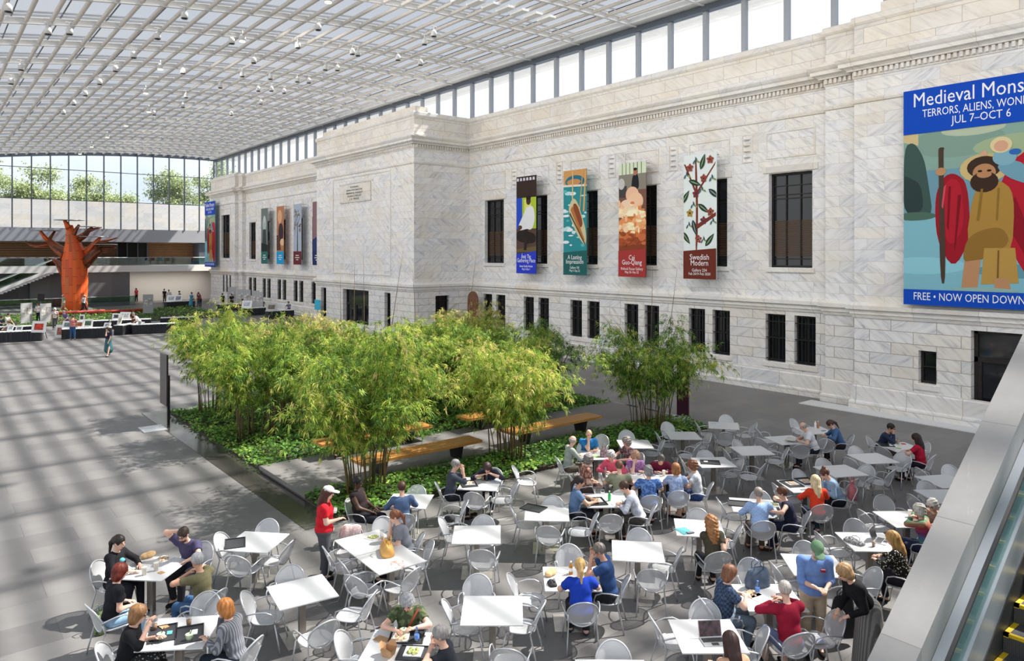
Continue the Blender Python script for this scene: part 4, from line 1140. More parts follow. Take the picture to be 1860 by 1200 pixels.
# pale stone kerb along the foot of the near block and the door step
s = MB(); s.box(VN - 1.0, VN, -7, 15.8, 0, .03); s.box(VN - .02, VN + .5, 7.4, 9.85, 0, .1)
tag(s.build('trim_9', mat('pale_kerb_stone', (.66, .66, .66), .5)), kind='structure')

# plaque with carved inscription
pq = MB(); pq.box(VC - .09, VC, 47.0, 51.9, 9.95, 11.3); pl = pq.build('wall_plaque', M_attic)
tag(pl, 'carved marble plaque with five lines of lettering high on the projecting block', 'plaque')
M_letter = mat('dark_lettering', (.06, .055, .05), .7)
MW = lambda v, u, z: Matrix(((0, 0, -1, v), (-1, 0, 0, u), (0, 1, 0, z), (0, 0, 0, 1)))   # text plane facing the hall
for i, (tx, w) in enumerate((('FOUNDERS', 1.3), ('JOHN HUNTINGTON', 2.5), ('HINMAN B. HURLBUT', 2.6), ('HORACE KELLEY', 2.2), ('J. H. WADE', 1.5))):
    put_text(tx, .2, M_letter, pl, MW(VC - .1, 49.45, 11.0 - .22 * i), width=w)

# ------------------------------------------------------------------ windows and doors
WN = [0]
def window(axis, c, a0, a1, z0, z1, style, inward=1):
    WN[0] += 1
    w = tag(empty('window_%d' % WN[0]), kind='structure')
    def B(mb, p0, p1, d0, d1, q0, q1):
        if axis == 'x':
            mb.box(c + d0, c + d1, p0, p1, q0, q1)
        else:
            e0, e1 = sorted((c + d0 * inward, c + d1 * inward))
            mb.box(p0, p1, e0, e1, q0, q1)
    fr, pn, gr = MB(), MB(), MB()
    B(pn, a0 + .03, a1 - .03, .33, .36, z0 + .02, z1 - .02)
    t = .09
    B(fr, a0, a1, .24, .40, z0, z0 + t); B(fr, a0, a1, .24, .40, z1 - t, z1)
    B(fr, a0, a0 + t, .24, .40, z0 + t, z1 - t); B(fr, a1 - t, a1, .24, .40, z0 + t, z1 - t)
    W_ = a1 - a0
    if style == 'tall':
        for k in (1, 2):
            x = a0 + W_ * k / 3
            B(gr, x - .025, x + .025, .27, .33, z0 + t, z1 - t)
        for z in (z0 + .38, z1 - .55, z1 - .95, z1 - 1.12):
            B(gr, a0 + t, a1 - t, .275, .325, z - .02, z + .02)
        bl = MB()
        k = z0 + .5
        while k < z1 - 2.1:
            B(bl, a0 + .12, a1 - .12, .30, .327, k, k + .055)
            k += .085
        bl.build('blind', M_blind, w)
        gr.build('muntin_grille', M_dark, w)
    elif style == 'barred':
        n_ = 6
        for k in range(1, n_):
            x = a0 + W_ * k / n_
            B(gr, x - .014, x + .014, .06, .09, z0 + .03, z1 - .12)
            B(gr, x - .035, x + .035, .065, .085, z1 - .30, z1 - .27)
        for z in (z0 + .12, (z0 + z1) / 2, z1 - .34):
            B(gr, a0 + .01, a1 - .01, .055, .095, z - .018, z + .018)
        gr.build('iron_grille', M_iron, w)
        x = (a0 + a1) / 2
        B(fr, x - .03, x + .03, .26, .33, z0, z1); B(fr, a0, a1, .26, .33, (z0 + z1) / 2 - .03, (z0 + z1) / 2 + .03)
    else:
        B(fr, a0, a1, .25, .33, (z0 + z1) / 2 - .02, (z0 + z1) / 2 + .02)
    fr.build('frame', M_dark, w)
    pn.build('pane', M_pane, w)
for h in UPPER: window('x', VM, *h, 'tall')
for h in LOWER: window('x', VM, *h, 'barred')
for h in FARUP: window('x', VN, *h, 'tall')
for h in FARLOW: window('x', VN, *h, 'barred')
for h in NEARLOW: window('x', VN, *h, 'plain')
for h in CLOW: window('x', VC, *h, 'plain')
for h in SLOW: window('y', U_C0, *h, 'barred', 1)

def door(name, v, u0, u1, z1, leaves):
    d = tag(empty(name), kind='structure')
    fr, pn = MB(), MB()
    t = .12
    fr.box(v + .30, v + .45, u0, u0 + t, 0, z1); fr.box(v + .30, v + .45, u1 - t, u1, 0, z1)
    fr.box(v + .30, v + .45, u0, u1, z1 - t, z1); fr.box(v + .30, v + .45, u0, u1, 2.28, 2.45); fr.box(v + .30, v + .45, u0, u1, 0, .12)
    for k in range(1, leaves):
        x = u0 + (u1 - u0) * k / leaves
        fr.box(v + .30, v + .45, x - .12, x + .12, 0, 2.3)
    for k in range(leaves):
        x0 = u0 + (u1 - u0) * k / leaves; x1 = u0 + (u1 - u0) * (k + 1) / leaves
        for q in (x0 + .12, x1 - .24):
            fr.box(v + .31, v + .44, q, q + .12, .1, 2.3)
        fr.box(v + .31, v + .44, x0, x1, .1, .42)
    pn.box(v + .37, v + .40, u0, u1, .05, z1 - .05)
    fr.build('frame', M_dark, d); pn.build('pane', M_pane, d)
    hd = MB(); hd.tube([(v + .25, u0 + .5, .95), (v + .25, u0 + .5, 1.35)], .018)
    hd.build('door_handle', M_mullL, d)
door('door_1', VN, DOOR_N[0], DOOR_N[1], 3.4, 2)
door('door_2', VC, DOOR_C[0], DOOR_C[1], 3.45, 3)

# clerestory glazing above the facade
VG = 30.2
ZR = lambda v: 18.28 - .0030 * (28.5 - v) ** 2      # underside of the roof beams
cl = tag(empty('window_%d' % (WN[0] + 1)), kind='structure')
g = MB(); g.box(VG + .02, VG + .04, -7, 98.5, 15.3, 18.3); g.build('pane', M_glass, cl)
g = MB()
k = 22.0 - 2.175 * 13
while k < 98.4:
    g.box(VG - .11, VG + .13, k - .11, k + .11, 15.3, 18.05)
    k += 2.175
g.build('mullion_frame', M_mullL, cl)
g = MB(); g.box(VG - .2, VG + .2, -7, 98.5, 18.02, 18.32); g.box(VG - .12, VG + .15, -7, 98.5, 15.36, 15.5); g.build('head_frame', M_mull, cl)

# ------------------------------------------------------------------ roof
UF = 98.5
V0, V1 = -8.0, 30.2
vs_ = [V0 + (V1 - V0) * i / 26 for i in range(27)]
g = MB()
for a, b_ in zip(vs_[:-1], vs_[1:]):
    g.poly([(a, -7, ZR(a) + .52), (b_, -7, ZR(b_) + .52), (b_, UF + 1, ZR(b_) + .52), (a, UF + 1, ZR(a) + .52)])
tag(g.build('ceiling', M_roofglass), kind='structure')
M_bar = mat('glazing_bar_grey', (.30, .31, .33), .5)
k = 22.0 - 4.35 * 6
first = None
g = MB()
for a, b_ in zip(vs_[:-1], vs_[1:]):
    za, zb = ZR(a), ZR(b_)
    for (x0, x1, h0, h1) in ((-.075, .075, 0, .03), (-.03, .03, .03, .27), (-.09, .09, .27, .30)):
        pa = [(a, x0, za + h0), (a, x1, za + h0), (a, x1, za + h1), (a, x0, za + h1)]
        pb = [(b_, x0, zb + h0), (b_, x1, zb + h0), (b_, x1, zb + h1), (b_, x0, zb + h1)]
        g.add(pa + pb, [(0, 1, 5, 4), (1, 2, 6, 5), (2, 3, 7, 6), (3, 0, 4, 7)])
beam_me = g.mesh('ceiling_beam', M_steel)
g = MB()
for a, b_ in zip(vs_[:-1], vs_[1:]):
    za, zb = ZR(a) + .44, ZR(b_) + .44
    for x in (-.28, .28):
        pa = [(a, x - .03, za), (a, x + .03, za), (a, x + .03, za + .08), (a, x - .03, za + .08)]
        pb = [(b_, x - .03, zb), (b_, x + .03, zb), (b_, x + .03, zb + .08), (b_, x - .03, zb + .08)]
        g.add(pa + pb, [(0, 1, 5, 4), (1, 2, 6, 5), (2, 3, 7, 6), (3, 0, 4, 7)])
bar_me = g.mesh('ceiling_glazing_trim', M_bar)
while k < UF - .5:
    tag(link('ceiling_beam', beam_me, None, (0, k, 0)), kind='structure')
    tag(link('ceiling_glazing_trim', bar_me, None, (0, k, 0)), kind='structure')
    k += 4.35
g = MB(); g.tube([(0, -6.5, 0), (0, UF - .2, 0)], .098, 10)
tube_me = g.mesh('ceiling_tube_beam', mat('warm_white_steel', (.66, .62, .57), .5))
v = 29.6
j = 0
g2 = MB(); g2.box(-.02, .02, -7, UF, 0, .06)
bar2 = g2.mesh('ceiling_glazing_trim', mat('dark_seal', (.09, .09, .10), .6))
while v > V0 + .3:
    tag(link('ceiling_tube_beam', tube_me, None, (v, 0, ZR(v) + .15)), kind='structure')
    if j % 2 == 0:
        tag(link('ceiling_glazing_trim', bar2, None, (v + .45, 0, ZR(v + .45) + .455)), kind='structure')
    v -= .955
    j += 1
# white edge girder where the roof meets the clerestory
g = MB(); g.box(VG - .75, VG + .1, -7, UF, 18.34, 18.62)
tag(g.build('ceiling_edge_beam', M_steel), kind='structure')

g = MB(); g.box(VG + .1, VG + 2.6, -7, UF, 18.38, 18.6)  # overhang added outside the clerestory to block direct sun
tag(g.build('ceiling_sun_block', M_steel), kind='structure')
# ------------------------------------------------------------------ far end
LX = -8.0
g = MB()
g.box(LX, 34, UF + .2, UF + .5, 7.55, 9.1)                 # grey fascia
tag(g.build('wall_far', M_fascia), kind='structure')
fw = tag(empty('window_%d' % (WN[0] + 2)), kind='structure')
g = MB()
for a, b_ in zip(vs_[:-1], vs_[1:]):
    g.poly([(a, UF + .3, 9.1), (b_, UF + .3, 9.1), (b_, UF + .3, ZR(b_) + .4), (a, UF + .3, ZR(a) + .4)])
g.build('pane', M_glass, fw)
g = MB()
x = 30.1
while x > LX:
    g.box(x - .06, x + .06, UF + .15, UF + .42, 9.05, ZR(x) + .4)
    x -= 1.82
for a, b_ in zip(vs_[:-1], vs_[1:]):
    for off in (None, 12.35, 15.9):
        za, zb = (ZR(a) + .12, ZR(b_) + .12) if off is None else (off, off)
        hh = .2 if off is None else .035
        g.bar((a, UF + .28, za), (b_, UF + .28, zb), .14, hh * 2)
g.build('mullion_frame', M_mull, fw)
g = MB(); g.box(LX - 20, 50, UF + 5, UF + 6, 6, 12.6)
tag(g.build('wall_outside', marble('outside_marble', (.62, .62, .63), (.46, .47, .50), 2.2, .6, .01, joint=(.5, .5, .5))), kind='structure')
# upper gallery: slab, slatted timber wall, opening, soffit
g = MB(); g.box(LX, 34, UF - 1.2, UF + 6, 3.95, 4.72)
tag(g.build('wall_gallery_slab', M_white), kind='structure')
g = MB(); g.box(LX, 34, UF + 3.1, UF + 3.2, 4.7, 7.6)
tag(g.build('wall_gallery', M_void), kind='structure')
g = MB(); g.box(LX, 30.2, UF + .4, UF + 3.2, 7.5, 7.6)
tag(g.build('ceiling_gallery', mat('dim_soffit', (.2, .19, .18), .8)), kind='structure')
sl = MB()
for (a, b_) in ((LX, 19.3), (22.8, 28.3)):
    z = 4.75
    while z < 7.45:
        sl.box(a, b_, UF + 2.95, UF + 3.08, z, z + .11)
        z += .20
sl = sl.build('slat_wall', M_slat)
tag(sl, kind='structure')
g = MB()
for x in (19.3, 20.4, 21.6, 22.7):
    g.box(x - .05, x + .05, UF + 2.8, UF + 2.95, 4.7, 7.5)
g.box(28.3, 30.2, UF + .4, UF + 3, 4.7, 7.55)
tag(g.build('trim_10', M_mull), kind='structure')
tag(MB().box(15.7, 17.0, UF + 2.7, UF + 2.78, 4.72, 7.0).build('ochre_partition', mat('ochre_panel', (.50, .30, .09), .6)), 'tall ochre panel standing against the slatted gallery wall', 'panel')
gb = tag(empty('gallery_balustrade'), 'clear glass balustrade with steel handrail along the far upper gallery', 'balustrade')
MB().box(LX, 28.6, UF - 1.1, UF - 1.06, 4.72, 5.62).build('glass_panel', M_glassg, gb)
MB().tube([(LX, UF - 1.08, 5.66), (28.6, UF - 1.08, 5.66)], .04).build('handrail', M_mullL, gb)
# ground level below the gallery
g = MB()
g.box(20.0, 36, UF + 5, UF + 5.2, 0, 3.95); g.box(33, 33.2, UF - 3, UF + 5, 0, 9); g.box(LX, 4, UF + 5, UF + 5.2, 0, 3.95)
tag(g.build('wall_far_ground', M_soffit), kind='structure')
MB_ = MB(); MB_.box(15.2, 19.9, UF - 1.0, UF + 6, 0, 4.72); MB_.box(10.0, 15.2, UF + 1.0, UF + 6, 0, 4.72)
MB_.box(4, 10.0, UF + 2.2, UF + 6, 0, 4.72)
tag(MB_.build('wall_far_stair', M_stonewall), kind='structure')
M_lamp_disc = mat('added_downlight_lens', (.9, .88, .82), .3)
M_lamp_disc.node_tree.nodes['Principled BSDF'].inputs['Emission Color'].default_value = (1, .93, .82, 1)
M_lamp_disc.node_tree.nodes['Principled BSDF'].inputs['Emission Strength'].default_value = 1.5
for x in (21.5, 24.0, 26.5, 29.0):  # downlights added below the slab to brighten the beige back wall
    q = MB().lathe([(0, -.03), (.12, -.03), (.13, 0), (0, 0)], 14).build('added_downlight', M_lamp_disc, None, (x, UF + 2.2, 3.95))
    tag(q, 'small round downlight added under the gallery to brighten the beige wall', 'lamp', 'added downlights under the gallery')
    ld = bpy.data.lights.new('added_downlight_beam', 'SPOT'); ld.energy = 210; ld.color = (1, .95, .88); ld.spot_size = math.radians(140); ld.spot_blend = 1; ld.shadow_soft_size = .2
    lo = bpy.data.objects.new('added_downlight_beam', ld); COL.objects.link(lo); lo.parent = q; lo.location = (0, 0, -.1)
    lo.rotation_euler = Vector((0, .55, -1)).to_track_quat('-Z', 'Y').to_euler()
# stair with glass sides rising to the gallery
st = tag(empty('far_stair'), 'long pale staircase with glass sides rising behind the orange tree sculpture', 'stair')
g = MB()
nst = 26
for i in range(nst):
    x0 = 3.0 + i * .36
    g.box(x0, x0 + .40, UF - 1.1, UF + .9, 0 if i == 0 else i * .16 - .05, (i + 1) * .175)
g.build('step_run', M_white, st)
for y in (UF - 1.15, UF + .95):
    g = MB(); g.add([(2.6, y, .1), (12.4, y, 4.6), (12.4, y, 5.6), (2.6, y, 1.1)], [(0, 1, 2, 3)]); g.build('glass_side', M_glassg, st)
    g = MB(); g.bar((2.6, y, 1.12), (12.4, y, 5.62), .06, .10); g.build('handrail', mat('bright_rail', (.75, .78, .80), .3, .3), st)
    g = MB(); g.bar((2.6, y, .1), (12.4, y, 4.55), .10, .35); g.build('stringer', M_white, st)
lb = tag(empty('stairwell_balustrade'), 'low green glass balustrade round the stairwell behind the orange tree sculpture', 'balustrade')
MB().box(2.0, 20.2, UF - 2.4, UF - 2.36, 0, 1.08).build('glass_panel', M_glassg, lb)
MB().tube([(2.0, UF - 2.38, 1.1), (20.2, UF - 2.38, 1.1)], .035).build('handrail', M_mullL, lb)
# ------------------------------------------------------------------ garden: channel, path, beds
GV0, GV1, GU0, GU1 = 7.45, 21.6, 15.45, 30.0
g = MB()
g.box(GV0 - .78, GV0, GU0, GU1 + .7, 0, .012); g.box(GV1, GV1 + .75, GU0 + 1.6, GU1 + .7, 0, .012); g.box(GV0 - .78, GV1 + .75, GU1, GU1 + .7, 0, .013)
tag(g.build('floor_channel', M_wet), kind='structure')
g = MB(); g.box(GV0, GV1, 17.3, 20.4, .06, .17); g.box(GV0 + .06, GV1 - .06, 17.4, 20.3, 0, .06)
tag(g.build('floor_path', M_path), kind='structure')
M_soil = noisy('dark_soil', (.03, .022, .015), (.06, .045, .03), 12, .95)

def leaf_mat(name, stops, trans=.35):
    m = mat(name, (.2, .4, .1), .55, 0, .3)
    n, l, b = nodes_of(m)
    at = n.new('ShaderNodeAttribute'); at.attribute_name = 'tone'
    r = ramp(n, stops)
    l.new(at.outputs['Fac'], r.inputs['Fac']); l.new(r.outputs['Color'], b.inputs['Base Color'])
    tr = n.new('ShaderNodeBsdfTranslucent'); l.new(r.outputs['Color'], tr.inputs['Color'])
    mx = n.new('ShaderNodeMixShader'); mx.inputs[0].default_value = trans
    l.new(b.outputs[0], mx.inputs[1]); l.new(tr.outputs[0], mx.inputs[2]); l.new(mx.outputs[0], n['Material Output'].inputs[0])
    return m
M_leaf = leaf_mat('bamboo_leaf', [(0, (.06, .13, .03)), (.24, (.16, .31, .05)), (.50, (.38, .55, .08)), (.74, (.66, .70, .13)), (.92, (.82, .74, .24)), (1, (.78, .58, .28))], .42)
M_leafy = leaf_mat('yellow_bamboo_leaf', [(0, (.22, .28, .06)), (.25, (.56, .56, .13)), (.55, (.84, .74, .28)), (1, (.86, .68, .38))])
M_cover = leaf_mat('ground_cover_leaf', [(0, (.04, .11, .03)), (.35, (.10, .25, .05)), (.62, (.26, .45, .07)), (.82, (.50, .62, .10)), (1, (.70, .72, .18))], .3)
M_culm = noisy('bamboo_culm', (.05, .055, .022), (.20, .12, .05), 5, .45, stretch=(1, 1, .4))
M_tree = leaf_mat('tree_leaf', [(0, (.14, .19, .08)), (.5, (.25, .31, .14)), (1, (.38, .42, .24))], .3)

def leaf_quads(P0, D, L, Wd, droop, rng):
    """P0 (n,3) bases, D (n,3) directions -> quads base, side, tip, side"""
    n = len(P0)
    D = D / np.linalg.norm(D, axis=1, keepdims=True)
    up = np.tile([0., 0., 1.], (n, 1)) + rng.normal(0, .45, (n, 3))
    S_ = np.cross(D, up); S_ /= np.linalg.norm(S_, axis=1, keepdims=True) + 1e-9
    mid = P0 + D * (L * .42)[:, None]
    tip = P0 + D * L[:, None]; tip[:, 2] -= droop * L
    V = np.stack([P0, mid + S_ * (Wd / 2)[:, None], tip, mid - S_ * (Wd / 2)[:, None]], 1).reshape(-1, 3)
    return V, np.arange(4 * n).reshape(-1, 4)

def ground_cover(name, boxes, label, dens=230, z0=0.0):
    V, T = [], []
    soil = MB()
    for (a, b_, c, d) in boxes:
        soil.box(a, b_, c, d, z0, z0 + .06)
        n = int((b_ - a) * (d - c) * dens)
        x = RNG.uniform(a - .08, b_ + .08, n); y = RNG.uniform(c - .08, d + .05, n)
        hgt = .17 + .10 * np.sin(x * 2.1 + 1.3 * np.sin(y * 1.7)) * np.cos(y * 1.9) + RNG.normal(0, .035, n)
        P0 = np.stack([x, y, z0 + np.clip(hgt, .06, .4)], 1)
        D = RNG.normal(0, 1, (n, 3)); D[:, 2] = RNG.normal(.15, .3, n)
        ls = 1.0 if dens > 40 else 1.9
        q, _ = leaf_quads(P0, D, RNG.uniform(.08, .15, n) * ls, RNG.uniform(.06, .11, n) * ls, .25, RNG)
        V.append(q)
        patch = .5 + .5 * np.sin(x * 1.1 + y * .8) * np.cos(x * .6 - y * 1.3)
        T.append(np.clip(.12 + .45 * RNG.random(n) + .35 * patch * RNG.random(n), 0, 1))
    V = np.concatenate(V)
    o = link(name, np_mesh(name, V, np.arange(len(V)).reshape(-1, 4), M_cover, attr=np.concatenate(T)))
    tag(o, label, 'ground cover', None, 'stuff')
    tag(soil.build('garden_soil', M_soil), 'dark soil under the leafy ground cover', 'soil', None, 'stuff')
ground_cover('ground_cover', [(GV0 + .05, GV1, 20.36, GU1)], 'dense green leafy ground cover beneath the bamboo behind the path')
ground_cover('ground_cover', [(GV0 + .05, GV1 - .3, GU0, 17.38)], 'bright green leafy ground cover bordering the cafe tables', 330)

def bamboo(px_v, px_u, H, R, seed, label, leafm, nculm=25, rbase=.55, dens=1.0, lean=(0, 0), tone=0.0, group='bamboo clumps in the garden'):
    rng = np.random.default_rng(seed)
    root = tag(empty('bamboo_clump', (px_v, px_u, .05)), label, 'bamboo', group)
    cm = MB()
    PB, DB, TB = [], [], []
    for c in range(nculm):
        a = rng.uniform(0, 6.283); rr = rbase * 1.25 * math.sqrt(rng.random())
        b0 = np.array([math.cos(a) * rr, math.sin(a) * rr * .8, 0])
        h = H * rng.uniform(.72, 1.0)
        a2 = a + rng.normal(0, .7)
        sp = R * 1.28 * rng.uniform(.2, 1.0)
        dirv = np.array([math.cos(a2) + lean[0], math.sin(a2) + lean[1], 0])
        pts = []
        for i in range(9):
            t = i / 8
            z = h * (t - .24 * t ** 4 * sp / R)
            pts.append(b0 + dirv * sp * (.16 * t + .84 * t ** 2.3) + np.array([0, 0, z]))
        r0 = rng.uniform(.014, .024)
        cm.tube([tuple(p) for p in pts], [r0 * (1 - .75 * i / 8) for i in range(9)], 6)
        culm_tone = rng.normal(0, .13)
        nb = int(50 * dens)
        tt = rng.uniform(.20, 1.0, nb) ** .62
        for t in tt:
            k = min(7, int(t * 8)); fr_ = t * 8 - k
            p = pts[k] * (1 - fr_) + pts[k + 1] * fr_
            ab = rng.uniform(0, 6.283)
            bl = rng.uniform(.25, .75) * (.6 + .6 * t)
            bd = np.array([math.cos(ab), math.sin(ab), rng.uniform(-.35, .55)])
            for s_ in (.45, .75, 1.0):
                q = p + bd * bl * s_; q[2] -= .40 * bl * s_ ** 2
                m_ = 9
                PB.append(np.tile(q, (m_, 1)) + rng.normal(0, .02, (m_, 3)))
                dd = np.tile(bd * .8, (m_, 1)) + rng.normal(0, .55, (m_, 3)); dd[:, 2] -= .42
                DB.append(dd)
                base_t = rng.uniform(.05, .78) + .10 * (t - .6) + culm_tone + tone
                TB.append(np.clip(base_t + rng.normal(0, .12, m_), 0, 1))
    P0 = np.concatenate(PB); D = np.concatenate(DB); T = np.concatenate(TB)
    n = len(P0)
    V, Q = leaf_quads(P0, D, rng.uniform(.10, .20, n), rng.uniform(.014, .027, n), .25, rng)
    cm.build('culm_bundle', M_culm, root)
    link('foliage', np_mesh('foliage', V, Q, leafm, attr=T), root)
    return root
for args in BAMBOO:
    a = list(args)
    a[6] = M_leafy if a[6] == 'y' else M_leaf
    bamboo(*a[:7], **(a[7] if len(a) > 7 else {}))
# bare young shoots standing above the crowns
for i, (v, u, h, lv, lu, lab) in enumerate(SHOOTS):
    g = MB(); g.tube([(0, 0, 0), (lv * .3, lu * .3, h * .5), (lv, lu, h)], [.02, .016, .004], 6)
    tag(g.build('bamboo_shoot', M_culm, None, (v, u, .05)), lab, 'bamboo shoot', 'bare bamboo shoots')

# ------------------------------------------------------------------ benches on the path
M_bench = noisy('orange_timber', (.36, .15, .035), (.56, .27, .075), 5, .38, stretch=(.25, 14, 3))
def bench(v0, v1, uc, z0, label):
    L = v1 - v0
    r = tag(empty('garden_bench', ((v0 + v1) / 2, uc, z0)), label, 'bench', 'timber benches in the garden')
    s = MB()
    for k in range(4):
        y = -.27 + k * .18
        s.box(-L / 2, L / 2, y - .082, y + .082, .39, .47)
    s.build('seat', M_bench, r)
    for x in (-L / 2 + .7, L / 2 - .7):
        q = MB(); q.add([(x - .05, -.20, 0), (x + .05, -.20, 0), (x + .05, .20, 0), (x - .05, .20, 0), (x - .09, -.26, .39), (x + .09, -.26, .39), (x + .09, .26, .39), (x - .09, .26, .39)],
                        [(3, 2, 1, 0), (4, 5, 6, 7), (0, 1, 5, 4), (1, 2, 6, 5), (2, 3, 7, 6), (3, 0, 4, 7)])
        q.build('leg', M_iron, r)
for b_ in BENCHES:
    bench(*b_)

# ------------------------------------------------------------------ signs by the garden
k = tag(empty('sign_stand', (6.95, 28.1, 0), 0), 'tall black display board on a slim post at the corner of the planted bed', 'sign')
g = MB(); g.box(.0, .08, -.05, .05, 0, 1.75); g.build('post', M_iron, k)
g = MB(); g.box(-.16, -.10, -.55, .35, .75, 2.55); g.box(-.10, .0, -.06, .06, 1.2, 1.6); g.build('display_board', mat('black_board', (.025, .022, .024), .25), k)
g = MB(); g.box(-.95, -.2, -.9, .05, 0, .03); g.build('base_plate', mat('polished_plate', (.62, .64, .66), .25, .6), k)
k = tag(empty('sign_stand', (21.95, 17.0, 0), 0), 'narrow dark purple sign on a pale folded base beyond the lone bamboo', 'sign')
g = MB(); g.box(-.03, .03, -.26, .26, .1, 2.2); g.build('display_board', mat('purple_board', (.07, .016, .035), .35), k)
g = MB(); g.add([(-.75, -.5, .02), (-.05, -.32, .12), (-.05, .32, .12), (-.75, .42, .02), (-.75, -.5, 0), (-.05, -.32, 0), (-.05, .32, 0), (-.75, .42, 0)],
               [(0, 1, 2, 3), (7, 6, 5, 4), (0, 4, 5, 1), (1, 5, 6, 2), (2, 6, 7, 3), (3, 7, 4, 0)]); g.box(-.05, .05, -.3, .3, 0, .12)
g.build('base_plate', mat('pale_plate', (.55, .58, .62), .4), k)
M_signtxt = mat('sign_lettering', (.45, .30, .32), .6)

# brown round-topped panel by the inner corner
g = MB()
pts = [(.0, -.55, 0), (.0, .55, 0)] + [(0, .55 * math.cos(a), 3.0 + .6 * math.sin(a)) for a in [math.pi * i / 14 for i in range(15)]]
N_ = len(pts)
g.add([(x - .06, y, z) for x, y, z in pts] + [(x + .06, y, z) for x, y, z in pts], [tuple(range(N_)), tuple(range(2 * N_ - 1, N_ - 1, -1))] + [(i, (i + 1) % N_, N_ + (i + 1) % N_, N_ + i) for i in range(N_)])
tag(g.build('bronze_plaque', noisy('rusty_bronze', (.16, .065, .035), (.22, .10, .055), 5, .6), None, (28.9, 39.7, 0)), 'tall brown round-topped metal panel standing at the inner corner of the facade', 'sculpture')

# ------------------------------------------------------------------ tree sculpture
M_orange = mat('orange_panels', (.7, .12, .03), .5)
n, l, b = nodes_of(M_orange)
tc = n.new('ShaderNodeUVMap'); mp = n.new('ShaderNodeMapping'); mp.inputs['Scale'].default_value = (20, .55, 1)
mp.inputs['Rotation'].default_value = (0, 0, 0)
sw = n.new('ShaderNodeSeparateXYZ'); cb = n.new('ShaderNodeCombineXYZ')
l.new(tc.outputs[0], mp.inputs[0]); l.new(mp.outputs[0], sw.inputs[0]); l.new(sw.outputs['Y'], cb.inputs[0]); l.new(sw.outputs['X'], cb.inputs[1])
br = n.new('ShaderNodeTexBrick'); br.inputs['Scale'].default_value = 1; br.inputs['Brick Width'].default_value = 1; br.inputs['Row Height'].default_value = 1
br.inputs['Color1'].default_value = (0, 0, 0, 1); br.inputs['Color2'].default_value = (1, 1, 1, 1); br.inputs['Mortar'].default_value = (0, 0, 0, 1); br.inputs['Mortar Size'].default_value = .012
l.new(cb.outputs[0], br.inputs['Vector'])
r = ramp(n, [(0, (.16, .04, .015)), (.10, (.40, .08, .022)), (.22, (.80, .11, .02)), (.55, (.92, .16, .022)), (.80, (.90, .11, .03)), (.93, (.50, .17, .05)), (1, (.6, .24, .09))])
l.new(br.outputs['Color'], r.inputs['Fac']); l.new(r.outputs['Color'], b.inputs['Base Color'])
M_brownp = MATS['brown_panels'] = M_orange.copy()
M_brownp.name = 'brown_panels'
for e, c in zip([q for q in M_brownp.node_tree.nodes if q.type == 'VALTORGB'][0].color_ramp.elements,
                ((.03, .015, .01), (.09, .03, .015), (.20, .06, .02), (.5, .09, .025), (.13, .05, .025), (.30, .12, .05), (.06, .025, .015))):
    e.color = (*c, 1)
ts = tag(empty('tree_sculpture', (13.4, 92.2, 0)), 'huge leafless tree sculpture clad in orange and brown metal panels', 'sculpture')
cx, cy = .776, -.6307            # picture-right along the ground
def tp(r_, z, dpt=0.0):
    return (r_ * cx + dpt * .6307, r_ * cy + dpt * .776, z)
g = MB(); g.tube([tp(0, 0), tp(0, 1.2), tp(0, 3), tp(-.02, 4.5), tp(-.05, 5.7), tp(-.1, 6.5), tp(-.25, 7.4), tp(-.45, 8.3), tp(-.62, 9.2)], [1.25, 1.2, 1.26, 1.24, 1.2, 1.02, .72, .46, .34], 22, uvscale=1)
g.build('trunk', M_orange, ts)
BR = [([(-.7, 5.9), (-1.7, 6.5), (-2.6, 7.1), (-3.0, 7.6)], [.62, .55, .42, .30], 1), ([(-2.9, 7.4), (-3.3, 8.0), (-3.6, 8.6)], [.26, .2, .13], 0), ([(-3.0, 7.5), (-2.7, 8.1), (-2.4, 8.6)], [.22, .16, .12], 1),
      ([(-2.8, 7.2), (-3.8, 6.95), (-4.9, 7.1), (-5.6, 7.5)], [.28, .24, .17, .06], 1), ([(-.9, 3.9), (-1.5, 4.6), (-2.1, 5.2), (-2.6, 5.5)], [.45, .38, .28, .12], 1),
      ([(.8, 5.0), (1.6, 5.6), (2.5, 6.3), (2.9, 6.6)], [.62, .58, .48, .40], 1), ([(.9, 6.0), (1.7, 6.7), (2.4, 7.3), (2.9, 7.9)], [.40, .34, .24, .14], 0), ([(2.4, 7.2), (3.3, 7.5), (4.7, 7.9)], [.22, .17, .05], 1),
      ([(2.7, 6.5), (3.6, 6.5), (4.4, 6.75)], [.3, .22, .06], 1), ([(.25, 7.7), (.9, 8.2), (1.5, 8.7), (2.0, 8.9)], [.40, .34, .22, .16], 1), ([(1.4, 8.6), (2.3, 8.8), (3.0, 9.0)], [.2, .15, .05], 1),
      ([(-.2, 8.0), (.05, 8.7), (.35, 9.3)], [.30, .22, .13], 1), ([(-.5, 8.9), (-.72, 9.4), (-.95, 9.75)], [.33, .24, .15], 0)]
for pts, rad, mi in BR:
    g = MB(); g.tube([tp(x, z, .35 * math.sin(x * 2)) for x, z in pts], rad, 12, uvscale=1)
    g.build('branch', M_brownp if mi else M_orange, ts)
for x, z, w in ((-.6, 9.76, 1.5), (-3.2, 8.62, 1.5), (2.1, 7.96, 1.4), (3.2, 7.1, 1.3), (-4.7, 7.55, 1.3), (1.6, 9.05, 1.2)):
    g = MB(); g.lathe([(0, 0), (w, 0), (w, .05), (0, .05)], 20, tp(x, z)); g.build('disc_plate', mat('thin_grey_plate', (.38, .39, .41), .4, .3), ts)
